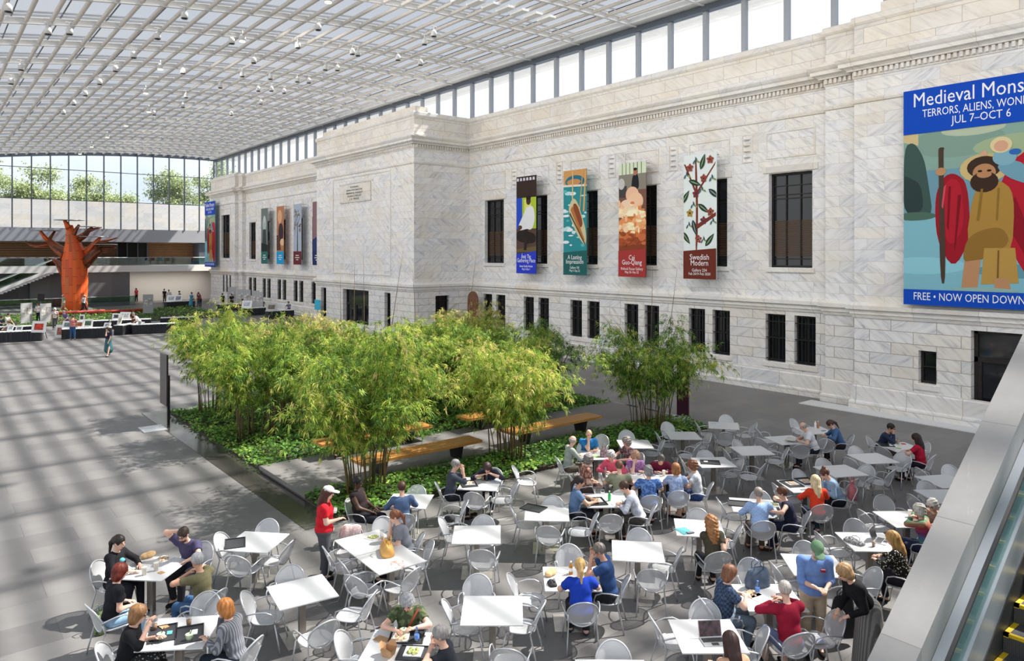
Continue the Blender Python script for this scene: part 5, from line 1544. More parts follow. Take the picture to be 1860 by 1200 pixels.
for i, (x, y, rr, lab) in enumerate([(15.6, 82.4, .0, 'long red and green painted log lying on the turf beside the tree sculpture'), (12.3, 83.2, .0, 'red and brown painted log lying before the tree sculpture base')]):
    lg = MB()
    lg.tube([(-2.4, 0, .16), (2.4, 0, .2)], .16, 10); lg.tube([(-2.0, .35, .15), (2.3, .35, .16)], .14, 10, 1)
    tag(lg.build('painted_log', [mat('red_log', (.42, .05, .03), .6), mat('green_log', (.30, .36, .05), .6)], None, (x, y, .15)), lab, 'log')
ground_cover('ground_cover', [(5.5, 24.0, 72.5, 88.0)], 'low green planting between the print stalls and the tree sculpture', 14)

# ------------------------------------------------------------------ trees outside the far glass
for i, (v, u, z, rx, rz, lab) in enumerate([(6, 116, 15.0, 5.0, 6.6, 'tall loose tree outside, beyond the far glass wall at its left end'), (12.8, 116, 14.6, 3.6, 5.6, 'rounded tree outside behind the far glass, second from the left'),
                                           (18.5, 118, 13.6, 4.2, 4.8, 'low green tree outside behind the middle of the far glass'), (23.5, 126, 12.8, 3.2, 4.0, 'small tree outside, lower than its neighbours beyond the far glass'),
                                           (29.5, 115, 14.8, 4.0, 6.4, 'tree outside beyond the far glass close to the marble facade'), (37, 118, 15.5, 3.6, 7.5, 'tall tree outside half hidden by the far corner of the facade')]):
    t = tag(empty('street_tree', (v, u, 0)), lab, 'tree', 'trees outside the far glass')
    g = MB(); g.tube([(0, 0, 0), (.1, 0, z * .6), (.3, .2, z)], [.3, .22, .1], 8); g.build('trunk', mat('bark', (.14, .11, .08), .9), t)
    rng = np.random.default_rng(50 + i)
    n = 9500
    cl_ = rng.normal(0, 1, (26, 3)); cl_ /= np.linalg.norm(cl_, axis=1, keepdims=True); cl_ *= (rng.random((26, 1)) ** .4)
    cl_ = cl_ * np.array([rx, rx * .8, rz * .75]) + np.array([.2, 0, z - .5])
    P0 = cl_[rng.integers(0, 26, n)] + rng.normal(0, .62, (n, 3)) * np.array([1, 1, .8])
    V, Q = leaf_quads(P0, rng.normal(0, 1, (n, 3)), rng.uniform(.2, .42, n), rng.uniform(.12, .24, n), .2, rng)
    link('foliage', np_mesh('foliage', V, Q, M_tree, attr=np.clip(rng.normal(.5, .25, n), 0, 1)), t)

# ------------------------------------------------------------------ floodlights hung from the roof
M_lampbody = mat('white_lamp_body', (.75, .75, .74), .45)
M_lens = mat('dark_lens', (.03, .03, .03), .2)
fl = tag(empty('spotlight'), 'x', 'lamp', 'white spotlights hung under the glass roof')
g = MB(); g.tube([(0, 0, .0), (0, 0, -.22)], .035, 8); g.box(-.16, .16, -.05, .05, -.02, .02); g.build('bracket', M_lampbody, fl)
g = MB(); g.lathe([(0, -.20), (.09, -.20), (.15, -.30), (.16, -.52), (.0, -.52)], 12); hs_ = g.build('housing', M_lampbody, fl)
g = MB(); g.lathe([(0, -.56), (.13, -.56), (.14, -.51), (0, -.51)], 12); g.build('lens', M_lens, hs_)
for i, (v, u, lab) in enumerate(SPOTS):
    if i == 0:
        fl.location = (v, u, ZR(v) + .02); fl['label'] = lab
    else:
        copy_thing(fl, (v, u, ZR(v) + .02), 0, lab)
# floodlights added along the roof to brighten the marble front
lit = None
M_glow = mat('added_lamp_glow', (.9, .8, .5), .4)
n, l, b = nodes_of(M_glow)
b.inputs['Emission Color'].default_value = (1, .86, .55, 1)
b.inputs['Emission Strength'].default_value = 1.6
for v, u, tv, tu in ADDED_FLOODS:
    r_ = tag(empty('added_floodlight', (v, u, ZR(v) + .02)), 'added lamp under the glass roof that brightens the marble facade', 'lamp', 'added floodlights under the roof')
    g = MB(); g.tube([(0, 0, .0), (0, 0, -.25)], .035, 8); g.build('bracket', M_lampbody, r_)
    g = MB(); g.lathe([(0, -.22), (.10, -.22), (.17, -.32), (.18, -.52), (.0, -.52)], 12); hs_ = g.build('housing', M_lampbody, r_)
    g = MB(); g.lathe([(0, -.57), (.15, -.57), (.16, -.51), (0, -.51)], 12); g.build('lens', M_glow, hs_)
    ld = bpy.data.lights.new('added_floodlight_beam', 'SPOT')
    ld.energy = FLOOD_W; ld.color = (1, .965, .92); ld.spot_size = math.radians(112); ld.spot_blend = 1.0; ld.shadow_soft_size = .35
    lo = bpy.data.objects.new('added_floodlight_beam', ld); COL.objects.link(lo); lo.parent = r_; lo.location = (0, 0, -.75)
    lo.rotation_euler = Vector((tv - v, tu - u, 10.5 - ZR(v))).to_track_quat('-Z', 'Y').to_euler()
rig = MB()
for i in range(7):
    v = 25.2 - i * .62
    tag(MB().box(-.22, .22, -.5, .5, -.1, .02).build('roof_panel_light', mat('bright_panel', (.9, .9, .89), .4), None, (v, 23.6, ZR(v) + .02)), 'white panel light, one of a row along a roof beam', 'lamp', 'panel lights along a roof beam')
for i in range(7):
    v = 25.2 - i * .9
    tag(MB().box(-.22, .22, -.5, .5, -.1, .02).build('roof_panel_light', MATS['bright_panel'], None, (v, 28.2, ZR(v) + .02)), 'white panel light, one of a row along a roof beam', 'lamp', 'panel lights along a roof beam')

# ------------------------------------------------------------------ escalator beside the camera
SL = .636
def eline(v, off=0.0):            # top of the stone parapet along v
    return 1.14 + (v - 9.0) * SL + off
es = tag(empty('escalator', (0, 0, 0)), 'escalator with yellow edged steps and glass balustrades beside the stone parapet', 'escalator')
def slab(mb, u0, u1, o0, o1, va=3.6, vb=18.2, mi=0, ub=None):
    u0b, u1b = ub if ub else (u0, u1)
    mb.add([(va, u0, eline(va, o0)), (va, u1, eline(va, o0)), (vb, u1b, eline(vb, o0)), (vb, u0b, eline(vb, o0)),
            (va, u0, eline(va, o1)), (va, u1, eline(va, o1)), (vb, u1b, eline(vb, o1)), (vb, u0b, eline(vb, o1))],
           [(3, 2, 1, 0), (4, 5, 6, 7), (0, 1, 5, 4), (1, 2, 6, 5), (2, 3, 7, 6), (3, 0, 4, 7)], mi)
g = MB()
va, vb = 7.3, 18.2
g.add([(va, 3.72, 0), (vb, 3.72, 0), (vb, 3.72, eline(vb)), (va, 3.72, eline(va)), (va, 4.2, 0), (vb, 4.2, 0), (vb, 4.2, eline(vb)), (va, 4.2, eline(va))],
      [(0, 1, 2, 3), (7, 6, 5, 4), (3, 2, 6, 7), (1, 5, 6, 2), (0, 3, 7, 4), (0, 4, 5, 1)])
tag(g.build('wall_parapet', M_clad), kind='structure')
g = MB(); slab(g, 3.46, 3.715, -.47, -.42, 6.6, 17.9); g.build('deck_strip', mat('brushed_steel', (.42, .45, .50), .35, .5), es)
g = MB(); slab(g, 3.40, 3.415, -.36, .04, 6.6, 17.9); g.build('glass_panel', M_glassg, es)
g = MB(); slab(g, 3.385, 3.43, .04, .08, 6.6, 17.9); g.build('handrail', mat('black_rubber', (.03, .03, .032), .5), es)
g = MB(); slab(g, 3.36, 3.46, -.88, -.36, 6.6, 17.9); g.build('side_panel', MATS['brushed_steel'], es)
g = MB(); slab(g, 3.345, 3.44, -1.3, -.88, 6.6, 17.9); g.build('skirt', MATS['black_rubber'], es)
g = MB(); slab(g, 2.18, 2.2, -1.0, .04, 6.6, 17.9); g.build('glass_panel', M_glassg, es)
M_tread = mat('ribbed_tread', (.05, .05, .055), .45, .3)
n, l, b = nodes_of(M_tread)
tc = n.new('ShaderNodeTexCoord'); wv = n.new('ShaderNodeTexWave'); wv.bands_direction = 'Y'; wv.inputs['Scale'].default_value = 22
l.new(tc.outputs['Object'], wv.inputs[0]); r = ramp(n, [(.3, (.02, .02, .022)), (.6, (.16, .16, .17))]); l.new(wv.outputs['Fac'], r.inputs['Fac']); l.new(r.outputs['Color'], b.inputs['Base Color'])
M_yel = mat('yellow_edge', (.80, .52, .02), .5)
for i in range(23):
    v = 8.9 + i * .40
    z = eline(v, -1.14)
    s_ = MB(); s_.box(v, v + .41, 2.24, 3.34, z - .28, z)
    s_.box(v - .003, v + .05, 2.24, 3.34, z - .04, z + .004, 1); s_.box(v - .003, v + .41, 3.28, 3.34, z - .05, z + .004, 1); s_.box(v - .003, v + .41, 2.24, 2.29, z - .05, z + .004, 1)
    s_.build('step', [M_tread, M_yel], es)
g = MB(); g.add([(9.5, 2.0, 0), (17.9, 2.0, 0), (17.9, 2.0, eline(17.9, -1.42)), (9.5, 2.0, .03), (9.5, 3.7, 0), (17.9, 3.7, 0), (17.9, 3.7, eline(17.9, -1.42)), (9.5, 3.7, .03)],
      [(0, 1, 2, 3), (7, 6, 5, 4), (3, 2, 6, 7), (1, 5, 6, 2), (0, 3, 7, 4)])
g.build('truss_casing', MATS['brushed_steel'], es)
# ------------------------------------------------------------------ cafe table and chair
M_tabletop = mat('white_laminate', (.65, .65, .645), .28, 0, .5)
M_column = noisy('brushed_column', (.30, .27, .24), (.38, .35, .32), 10, .35, .75, stretch=(1, 1, .2))
M_base = noisy('steel_base', (.50, .47, .44), (.58, .55, .52), 10, .3, .7)
M_tube = mat('silver_tube', (.56, .57, .59), .3, .55)
M_mesh = mat('perforated_silver', (.66, .67, .69), .42, .25)
n, l, b = nodes_of(M_mesh)
tr_ = n.new('ShaderNodeBsdfTransparent'); mx_ = n.new('ShaderNodeMixShader')
tc_ = n.new('ShaderNodeTexCoord'); wv_ = n.new('ShaderNodeTexWave'); wv_.wave_type = 'RINGS'; wv_.rings_direction = 'SPHERICAL'
wv_.inputs['Scale'].default_value = 16; wv_.inputs['Distortion'].default_value = .4
l.new(tc_.outputs['Object'], wv_.inputs[0])
rp_ = ramp(n, [(.2, (.26, .26, .26)), (.8, (.36, .36, .36))]); l.new(wv_.outputs['Fac'], rp_.inputs['Fac'])
l.new(rp_.outputs['Color'], mx_.inputs[0]); l.new(b.outputs[0], mx_.inputs[1]); l.new(tr_.outputs[0], mx_.inputs[2]); l.new(mx_.outputs[0], n['Material Output'].inputs[0])

def make_chair():
    """sitter faces +y; origin on the floor under the seat centre"""
    r = empty('cafe_chair')
    tag(r, 'x', 'chair', 'silver mesh cafe armchairs')
    rings, segs = 5, 24
    V, F = [(0, 0, .435)], []
    def outline(a):
        ca, sa = math.cos(a), math.sin(a)
        p = 2 / 2.7
        return .235 * abs(ca) ** p * (1 if ca > 0 else -1), .225 * abs(sa) ** p * (1 if sa > 0 else -1)
    for i in range(1, rings + 1):
        t = i / rings
        for k in range(segs):
            x, y = outline(2 * math.pi * k / segs)
            V.append((x * t, y * t, .435 + .022 * t ** 3 + (.012 if y > .15 else 0) * 0))
    for k in range(segs):
        F.append((0, 1 + k, 1 + (k + 1) % segs))
    for i in range(rings - 1):
        for k in range(segs):
            a = 1 + i * segs + k; b2 = 1 + i * segs + (k + 1) % segs
            F.append((a, a + segs, b2 + segs, b2))
    MB().add(V, F, 0, True).build('seat', M_mesh, r)
    # oval back shell, curved round the sitter and leaning back
    def bp(a, t):
        x = .235 * math.cos(a) * t
        h = .215 * math.sin(a) * t
        y = -.235 - .16 * (h + .215) / .43 + .9 * x * x
        return (x, y, .635 + h)
    V, F = [bp(0, 0)], []
    for i in range(1, 5):
        for k in range(24):
            V.append(bp(2 * math.pi * k / 24, i / 4))
    for k in range(24):
        F.append((0, 1 + k, 1 + (k + 1) % 24))
    for i in range(3):
        for k in range(24):
            a = 1 + i * 24 + k; b2 = 1 + i * 24 + (k + 1) % 24
            F.append((a, a + 24, b2 + 24, b2))
    MB().add(V, F, 0, True).build('backrest', M_mesh, r)
    MB().tube([bp(2 * math.pi * k / 28, 1.02) for k in range(28)], .0125, 8, closed=True).build('back_frame', M_tube, r)
    MB().tube([(outline(2 * math.pi * k / 28)[0] * 1.0, outline(2 * math.pi * k / 28)[1], .452) for k in range(28)], .009, 6, closed=True).build('seat_frame', M_tube, r)
    for s in (-1, 1):
        MB().tube([(s * .225, .16, .44), (s * .265, .175, .53), (s * .285, .14, .615), (s * .29, .04, .655), (s * .285, -.08, .655), (s * .265, -.19, .63), (s * .235, -.27, .60)], .0115, 8).build('armrest', M_tube, r)
    for s in (-1, 1):
        MB().tube([(s * .225, .16, .45), (s * .245, .21, .2), (s * .26, .25, 0)], .0125, 8).build('leg', M_tube, r)
        MB().tube([(s * .23, -.262, .61), (s * .215, -.20, .44), (s * .235, -.26, .2), (s * .25, -.31, 0)], .0125, 8).build('leg', M_tube, r)
    return r

def make_table():
    r = empty('cafe_table')
    tag(r, 'x', 'table', 'white square cafe tables')
    TS = .455
    g = MB(); g.box(-TS, TS, -TS, TS, .725, .742); g.build('tabletop', M_tabletop, r)
    g = MB(); g.box(-.05, .05, -.05, .05, .012, .70); g.box(-.22, .22, -.22, .22, .70, .725); g.build('column', M_column, r)
    g = MB(); g.box(-.29, .29, -.29, .29, 0, .014); g.build('base_plate', M_base, r)
    return r
chair0, table0 = make_chair(), make_table()
USED = set()
def put(proto, loc, rz, label):
    if proto.name in USED:
        return copy_thing(proto, loc, rz, label)
    USED.add(proto.name)
    proto.location = loc; proto.rotation_euler = (0, 0, rz); proto['label'] = label
    return proto
for (x, y, rz, label) in TABLES:
    put(table0, (x, y, 0), rz, label)
for (x, y, rz, label) in CHAIRS:
    put(chair0, (x, y, 0), rz, label)

# ------------------------------------------------------------------ people: smooth skin grown round a posed skeleton
class Field:
    def __init__(s, step, k=.03):
        s.p, s.step, s.k, s.neg, s.planes = [], step, k, [], []
    def ell(s, c, r, M=None, k=None):
        s.p.append(('e', np.array(c, float), np.array(r, float), np.eye(3) if M is None else np.array(M, float), k)); return s
    def cap(s, a, b, ra, rb, flat=False, k=None):
        s.p.append(('f' if flat else 'c', np.array(a, float), np.array(b, float), ra, rb, k)); return s
    def cut(s, c, r, M=None):
        s.neg.append((np.array(c, float), np.array(r, float), np.eye(3) if M is None else np.array(M, float))); return s
    def plane(s, pt, nrm):
        s.planes.append((np.array(pt, float), np.array(nrm, float))); return s
    @staticmethod
    def _ell(p, c, r, M):
        q = (p - c) @ M
        k0 = np.linalg.norm(q / r, axis=-1)
        k1 = np.linalg.norm(q / (r * r), axis=-1)
        return k0 * (k0 - 1) / np.maximum(k1, 1e-6)
    def mesh(s):
        lo, hi = [], []
        for p in s.p:
            if p[0] == 'e':
                m = np.abs(p[3]) @ p[2]; lo.append(p[1] - m); hi.append(p[1] + m)
            else:
                m = max(p[3], p[4]); lo.append(np.minimum(p[1], p[2]) - m); hi.append(np.maximum(p[1], p[2]) + m)
        h = s.step
        pad = 2.5 * h + s.k
        L0, H0 = np.min(lo, 0) - pad, np.max(hi, 0) + pad
        N = np.ceil((H0 - L0) / h).astype(int) + 1
        ax = [L0[i] + h * np.arange(N[i]) for i in range(3)]
        Fd = np.full(N, 1.0)
        for p, a, b_ in zip(s.p, lo, hi):
            i0 = np.maximum(((a - pad - L0) / h).astype(int), 0); i1 = np.minimum(((b_ + pad - L0) / h).astype(int) + 2, N)
            sl = tuple(slice(i0[i], i1[i]) for i in range(3))
            G = np.stack(np.meshgrid(ax[0][sl[0]], ax[1][sl[1]], ax[2][sl[2]], indexing='ij'), -1)
            if p[0] == 'e':
                d = s._ell(G, p[1], p[2], p[3])
            else:
                ab = p[2] - p[1]; L2 = ab @ ab + 1e-9
                t = ((G - p[1]) @ ab) / L2
                if p[0] == 'c':
                    tc = np.clip(t, 0, 1)
                    d = np.linalg.norm(G - p[1] - tc[..., None] * ab, axis=-1) - (p[3] + (p[4] - p[3]) * tc)
                else:
                    rad = np.linalg.norm(G - p[1] - t[..., None] * ab, axis=-1) - (p[3] + (p[4] - p[3]) * np.clip(t, 0, 1))
                    d = np.maximum(rad, np.maximum(-t, t - 1) * math.sqrt(L2))
            k = p[-1] if p[-1] is not None else s.k
            A = Fd[sl]
            hh = np.clip(.5 + .5 * (A - d) / k, 0, 1)
            Fd[sl] = A + (d - A) * hh - k * hh * (1 - hh)
        if s.neg or s.planes:
            G = np.stack(np.meshgrid(*ax, indexing='ij'), -1)
            for c, r, M in s.neg:
                Fd = np.maximum(Fd, -s._ell(G, c, r, M))
            for pt, nr in s.planes:
                Fd = np.maximum(Fd, (G - pt) @ nr)
        # surface nets
        I = Fd < 0
        n0, n1, n2 = N
        cnt = np.zeros((n0 - 1, n1 - 1, n2 - 1)); acc = np.zeros((n0 - 1, n1 - 1, n2 - 1, 3))
        C = [(i, j, k) for i in (0, 1) for j in (0, 1) for k in (0, 1)]
        sub = lambda A, c: A[c[0]:n0 - 1 + c[0], c[1]:n1 - 1 + c[1], c[2]:n2 - 1 + c[2]]
        for c in C:
            for a in range(3):
                if c[a] == 0:
                    e = list(c); e[a] = 1
                    fa, fb = sub(Fd, c), sub(Fd, e)
                    x = (fa < 0) != (fb < 0)
                    t = np.where(x, fa / np.where(x, fa - fb, 1), 0)
                    cnt += x
                    for q in range(3):
                        acc[..., q] += np.where(x, c[q] + (t if q == a else 0), 0)
        ok = cnt > 0
        idx = np.full(cnt.shape, -1, int); idx[ok] = np.arange(ok.sum())
        cell = np.argwhere(ok)
        V = L0 + h * (cell + acc[ok] / cnt[ok][:, None])
        Q = []
        for a in range(3):
            b1, b2 = (a + 1) % 3, (a + 2) % 3
            s0 = [slice(1, -1)] * 3; s0[a] = slice(0, N[a] - 1)
            s1 = list(s0); s1[a] = slice(1, N[a])
            A_, B_ = I[tuple(s0)], I[tuple(s1)]
            for cond, flip in ((A_ & ~B_, False), (~A_ & B_, True)):
                w = np.argwhere(cond)
                if not len(w):
                    continue
                w = w + 1; w[:, a] -= 1
                o1 = np.zeros(3, int); o1[b1] = 1
                o2 = np.zeros(3, int); o2[b2] = 1
                g_ = lambda q: idx[q[:, 0], q[:, 1], q[:, 2]]
                f4 = np.stack([g_(w - o1 - o2), g_(w - o2), g_(w), g_(w - o1)], 1)
                Q.append(f4[:, ::-1] if flip else f4)
        Q = np.concatenate(Q)
        Q = Q[(Q >= 0).all(1)]
        return V, Q

def unit(a):
    a = np.array(a, float)
    return a / (np.linalg.norm(a) + 1e-9)

def ik(S_, W_, l1, l2, pole):
    d = W_ - S_; L = np.linalg.norm(d)
    L2 = min(L, (l1 + l2) * .985)
    u_ = d / (L + 1e-9); W2 = S_ + u_ * L2
    a = (l1 * l1 - l2 * l2 + L2 * L2) / (2 * L2)
    hgt = math.sqrt(max(l1 * l1 - a * a, 0))
    pp = np.array(pole, float); pp = unit(pp - u_ * (pp @ u_))
    return S_ + u_ * a + pp * hgt, W2

SKIN = {'light': (.70, .42, .31), 'pale': (.76, .50, .39), 'tan': (.56, .31, .20), 'dark': (.085, .042, .026)}
def skin_mat(k):
    return noisy('skin_' + k, SKIN[k], tuple(c * .92 for c in SKIN[k]), 14, .5)
M_eye = mat('eye_dark', (.02, .015, .012), .2)
M_lip = mat('lip', (.40, .14, .12), .5)

def cloth(spec):
    """spec: hex or 'kind:hex:hex'"""
    key = 'cloth_' + spec.replace(':', '_')
    if key in MATS:
        return MATS[key]
    q = spec.split(':')
    if len(q) == 1:
        c = hexc(q[0])
        return noisy(key, c, tuple(x * .86 for x in c), 22, .85, bump=.15, spec=.2)
    kind, c1, c2 = q[0], hexc(q[1]), hexc(q[2])
    m = mat(key, c1, .85, 0, .2)
    n, l, b = nodes_of(m)
    tc = n.new('ShaderNodeTexCoord')
    if kind == 'floral':
        v = n.new('ShaderNodeTexVoronoi'); v.inputs['Scale'].default_value = 24
        l.new(tc.outputs['Object'], v.inputs['Vector'])
        sc = n.new('ShaderNodeSeparateColor'); l.new(v.outputs['Color'], sc.inputs[0])
        r = ramp(n, [(.0, c1), (.48, c1), (.52, c2), (1, c2)]); l.new(sc.outputs[0], r.inputs['Fac'])
    elif kind == 'dots':
        v = n.new('ShaderNodeTexVoronoi'); v.inputs['Scale'].default_value = 30
        l.new(tc.outputs['Object'], v.inputs['Vector'])
        r = ramp(n, [(.30, c2), (.38, c1)]); l.new(v.outputs['Distance'], r.inputs['Fac'])
    elif kind == 'stripes':
        v = n.new('ShaderNodeTexWave'); v.bands_direction = 'X'; v.inputs['Scale'].default_value = 9; v.inputs['Distortion'].default_value = 1.2
        l.new(tc.outputs['Object'], v.inputs['Vector'])
        r = ramp(n, [(.4, c1), (.6, c2)]); l.new(v.outputs['Fac'], r.inputs['Fac'])
    elif kind == 'bands':
        sp = n.new('ShaderNodeSeparateXYZ'); l.new(tc.outputs['Object'], sp.inputs[0])
        ml = n.new('ShaderNodeMath'); ml.operation = 'MULTIPLY'; ml.inputs[1].default_value = 2.2; l.new(sp.outputs['Z'], ml.inputs[0])
        fr = n.new('ShaderNodeMath'); fr.operation = 'FRACT'; l.new(ml.outputs[0], fr.inputs[0])
        r = ramp(n, [(0, hexc('a03848')), (.2, hexc('b0705a')), (.35, hexc('4d8a6a')), (.55, hexc('3d6a8a')), (.75, hexc('6a3a6a')), (1, hexc('a03848'))]); l.new(fr.outputs[0], r.inputs['Fac'])
    else:   # plaid
        v = n.new('ShaderNodeTexChecker'); v.inputs['Scale'].default_value = 26; v.inputs['Color1'].default_value = (*c1, 1); v.inputs['Color2'].default_value = (*c2, 1)
        l.new(tc.outputs['Object'], v.inputs['Vector'])
        l.new(v.outputs['Color'], b.inputs['Base Color'])
        return m
    l.new(r.outputs['Color'], b.inputs['Base Color'])
    return m

def hair_mat(h):
    c = hexc(h)
    return noisy('hair_' + h, tuple(x * .7 for x in c), tuple(min(1, x * 1.2) for x in c), 30, .55, stretch=(1, 1, .25), bump=.3)

M_paper_white = mat('white_print_ink', (.8, .8, .8), .7)

def person(x, y, rz, label, pose='sit', lean=8, arms='table', top='ffffff', sleeve='short', bottom='333a4a', leg='long', shoe='2a2624', hair='3a2a1e', style='short',
           skin='light', size=1.0, fat=1.0, look=0.0, nod=12.0, hat=None, glasses=False, extra=None, step=.0165, z0=0.0, female=False, group=None, mark=None):
    root = tag(empty('person', (x, y, z0), rz), label, 'person', group)
    S = size
    ph = math.radians(lean)
    sp = np.array([0, math.sin(ph), math.cos(ph)]); fw = np.array([0, math.cos(ph), -math.sin(ph)])
    Mt = np.stack([np.array([1., 0, 0]), fw, sp], 1)
    sit = pose == 'sit'
    pz = (.545 if sit else .93 * S)
    pel = np.array([0, 0 if sit else -.0, pz])
    up_arm, fore = .29 * S, .255 * S
    shw = (.158 if female else .174) * S * (1 + (fat - 1) * .4)
    neck = pel + sp * .535 * S
    hp = math.radians(lean * .35 + nod); yw = math.radians(look)
    hf = np.array([math.sin(yw) * math.cos(hp), math.cos(yw) * math.cos(hp), -math.sin(hp)])
    hs = unit(np.array([math.cos(yw), -math.sin(yw), 0])); hu = np.cross(hs, hf)
    Mh = np.stack([hs, hf, hu], 1)
    hc = neck + sp * .03 * S + hu * .145 * S + hf * .025
    sh = [pel + sp * .475 * S + np.array([s * shw, 0, 0]) for s in (-1, 1)]
    hip = [pel + np.array([s * .092 * S, 0, -.02]) for s in (-1, 1)]
    if sit:
        kn = [np.array([s * .125, .44 * S, .515]) for s in (-1, 1)]
        an = [np.array([s * .12, .44 * S - (.10 if s > 0 else -.02), .085]) for s in (-1, 1)]
    elif pose == 'walk':
        kn = [hip[0] + np.array([-.01, .16, -.42 * S]), hip[1] + np.array([.01, .04, -.44 * S])]
        an = [np.array([-.1, .30, .09]), np.array([.1, -.32, .13])]
    else:
        kn = [hip[i] + np.array([s * .012, .025, -.42 * S]) for i, s in enumerate((-1, 1))]
        an = [np.array([s * .115, -.01 + .03 * s, .085]) for s in (-1, 1)]
    tz = .795
    A = {'table': ((-.14, .40, tz), (.14, .42, tz)), 'chin': ((-.16, .36, tz), None), 'lap': ((-.11, .26, .68), (.11, .26, .68)), 'fold': ((-.06, .36, tz + .05), (.06, .36, tz + .05)),
         'wave': ((-.12, .36, tz), (.26, .34, 1.12)), 'reach': ((-.42, .46, .92), (.10, .30, 1.02)), 'headback': ((-.15, .36, tz), None), 'eat': ((-.09, .25, 1.05), (.09, .25, 1.05)),
         'phone': ((-.10, .30, 1.0), (.06, .33, 1.02)), 'stand': ((-.27, .06, .86), (.27, .06, .86)), 'hold': ((-.12, .28, 1.12), (.12, .30, 1.12)), 'belly': ((-.26, .08, .92), (.02, .26, 1.10)),
         'chair': ((-.48, -.12, .86), None), 'down': ((-.14, .42, .92), (.14, .40, .88)), 'face': (None, (.27, .06, .86)), 'swing': ((-.26, .20, .92), (.26, -.16, .92)), 'chest': ((-.10, .22, 1.15), (.16, .24, 1.12))}[arms]
    A = list(A)
    for i, s in enumerate((-1, 1)):
        if A[i] is None:
            A[i] = (hc + hf * .115 - hu * .10 + np.array([s * .03, 0, 0])) if arms != 'headback' else (hc - hf * .04 + hu * .03 + hs * s * .10)
        A[i] = np.array(A[i], float)
        if arms == 'phone' and not sit:
            A[i][2] += .14
    el, wr = [], []
    for i, s in enumerate((-1, 1)):
        pole = ((s * .9, -.35, -.30) if sit and arms in ('table', 'fold', 'down', 'eat', 'phone', 'reach') else (s * .5, -.5, -1)) if arms not in ('headback', 'chair') else ((s * 1.0, .25, .15) if arms == 'headback' else (s * .7, -1, .2))
        e, w = ik(sh[i], A[i], up_arm, fore, pole); el.append(e); wr.append(w)
    F_ = fat
    # ---- body
    f = Field(step, .035)
    f.ell(pel + sp * .02, (.150 * F_ * S, .115 * F_, .12), Mt); f.ell(pel + sp * .17, (.135 * F_ * S, .105 * F_, .16), Mt); f.ell(pel + sp * .36 * S, (.150 * S * F_ ** .6, .105 * F_ ** .7, .18), Mt)
    for i in (0, 1):
        f.cap(sh[i] - sp * .0, pel + sp * .40 * S, .055, .08); f.cap(sh[i], el[i], .050 * F_ ** .5, .040 * F_ ** .5); f.cap(el[i], wr[i], .040 * F_ ** .4, .027)
        f.cap(hip[i], kn[i], .085 * F_ ** .7, .056 * F_ ** .4); f.cap(kn[i], an[i], .056 * F_ ** .4, .036); f.cap(an[i], an[i] + np.array([0, .13, -.045]), .036, .03)
    f.cap(neck - sp * .05, hc - hu * .06, .052, .048)
    f.ell(hc + hu * .022 - hf * .008, (.076, .095, .093), Mh, .02); f.ell(hc - hu * .045 + hf * .022, (.058, .070, .078), Mh, .02)
    f.cap(hc + hf * .090 + hu * .012, hc + hf * .112 - hu * .022, .010, .014, k=.012)
    for s in (-1, 1):
        f.ell(hc + hs * s * .077 - hf * .008 - hu * .012, (.012, .022, .03), Mh, .01)
    hands = []
    for i, s in enumerate((-1, 1)):
        d = unit(wr[i] - el[i])
        sd = unit(np.cross(d, [0, 0, 1])) if abs(d[2]) < .95 else np.array([1., 0, 0])
        nn = np.cross(sd, d)
        pc = wr[i] + d * .05
        f.ell(pc, (.040, .050, .018), np.stack([sd, d, nn], 1), .015)
        hands.append((pc, d, sd, nn, s))
    V, Q = f.mesh()
    mb = MB()
    for pc, d, sd, nn, s in hands:
        for q in range(4):
            o = (q - 1.5) * .019
            Lf = (.062, .072, .068, .052)[q] if s < 0 else (.052, .068, .072, .062)[q]
            p0 = pc + d * .036 + sd * o
            mb.tube([p0, p0 + d * Lf * .5 - nn * .004, p0 + d * Lf * .82 - nn * .022, p0 + d * Lf - nn * .036], [.0095, .009, .008, .006], 6)
        p0 = pc - d * .014 - sd * s * .034
        mb.tube([p0, p0 - sd * s * .022 + d * .022, p0 - sd * s * .026 + d * .05 - nn * .01], [.012, .010, .007], 6)
    ne = len(mb.f)
    for s in (-1, 1):
        mb.lathe([(0, -.010), (.008, -.006), (.011, 0), (.008, .006), (0, .010)], 8, tuple(hc + hs * s * .032 + hf * .083 + hu * .012))
    nl = len(mb.f)
    mb.tube([hc - hs * .024 + hf * .085 - hu * .055, hc + hf * .094 - hu * .058, hc + hs * .024 + hf * .085 - hu * .055], [.004, .007, .004], 6)
    faces = [tuple(q) for q in Q.tolist()]
    nv = len(V)
    me = bpy.data.meshes.new('body')
    me.from_pydata([tuple(p) for p in V.tolist()] + mb.v, [], faces + [tuple(i + nv for i in q) for q in mb.f])
    for m_ in (skin_mat(skin), M_eye, M_lip):
        me.materials.append(m_)
    mi = [0] * (len(faces) + ne) + [1] * (nl - ne) + [2] * (len(mb.f) - nl)
    me.polygons.foreach_set('material_index', mi); me.polygons.foreach_set('use_smooth', [True] * len(mi)); me.update()
    link('body', me, root)
    def part(name, fld, m_, wave=None):
        V, Q = fld.mesh()
        if wave is not None:
            q = (V - hc) @ Mh
            if wave[0] == 'curl':
                dd = wave[1] * (np.sin(V[:, 0] * 95 + 3 * np.sin(V[:, 2] * 40)) * np.sin(V[:, 1] * 88 + 1.3) + np.sin(V[:, 2] * 105 + V[:, 0] * 50))
            else:
                az = np.arctan2(q[:, 0], q[:, 1])
                dd = wave[1] * np.sin(az * 15 + 2.2 * np.sin(q[:, 2] * 16) + 1.5 * np.sin(az * 4))
            V = V + dd[:, None] * ((V - hc) / (np.linalg.norm(V - hc, axis=1, keepdims=True) + 1e-6))
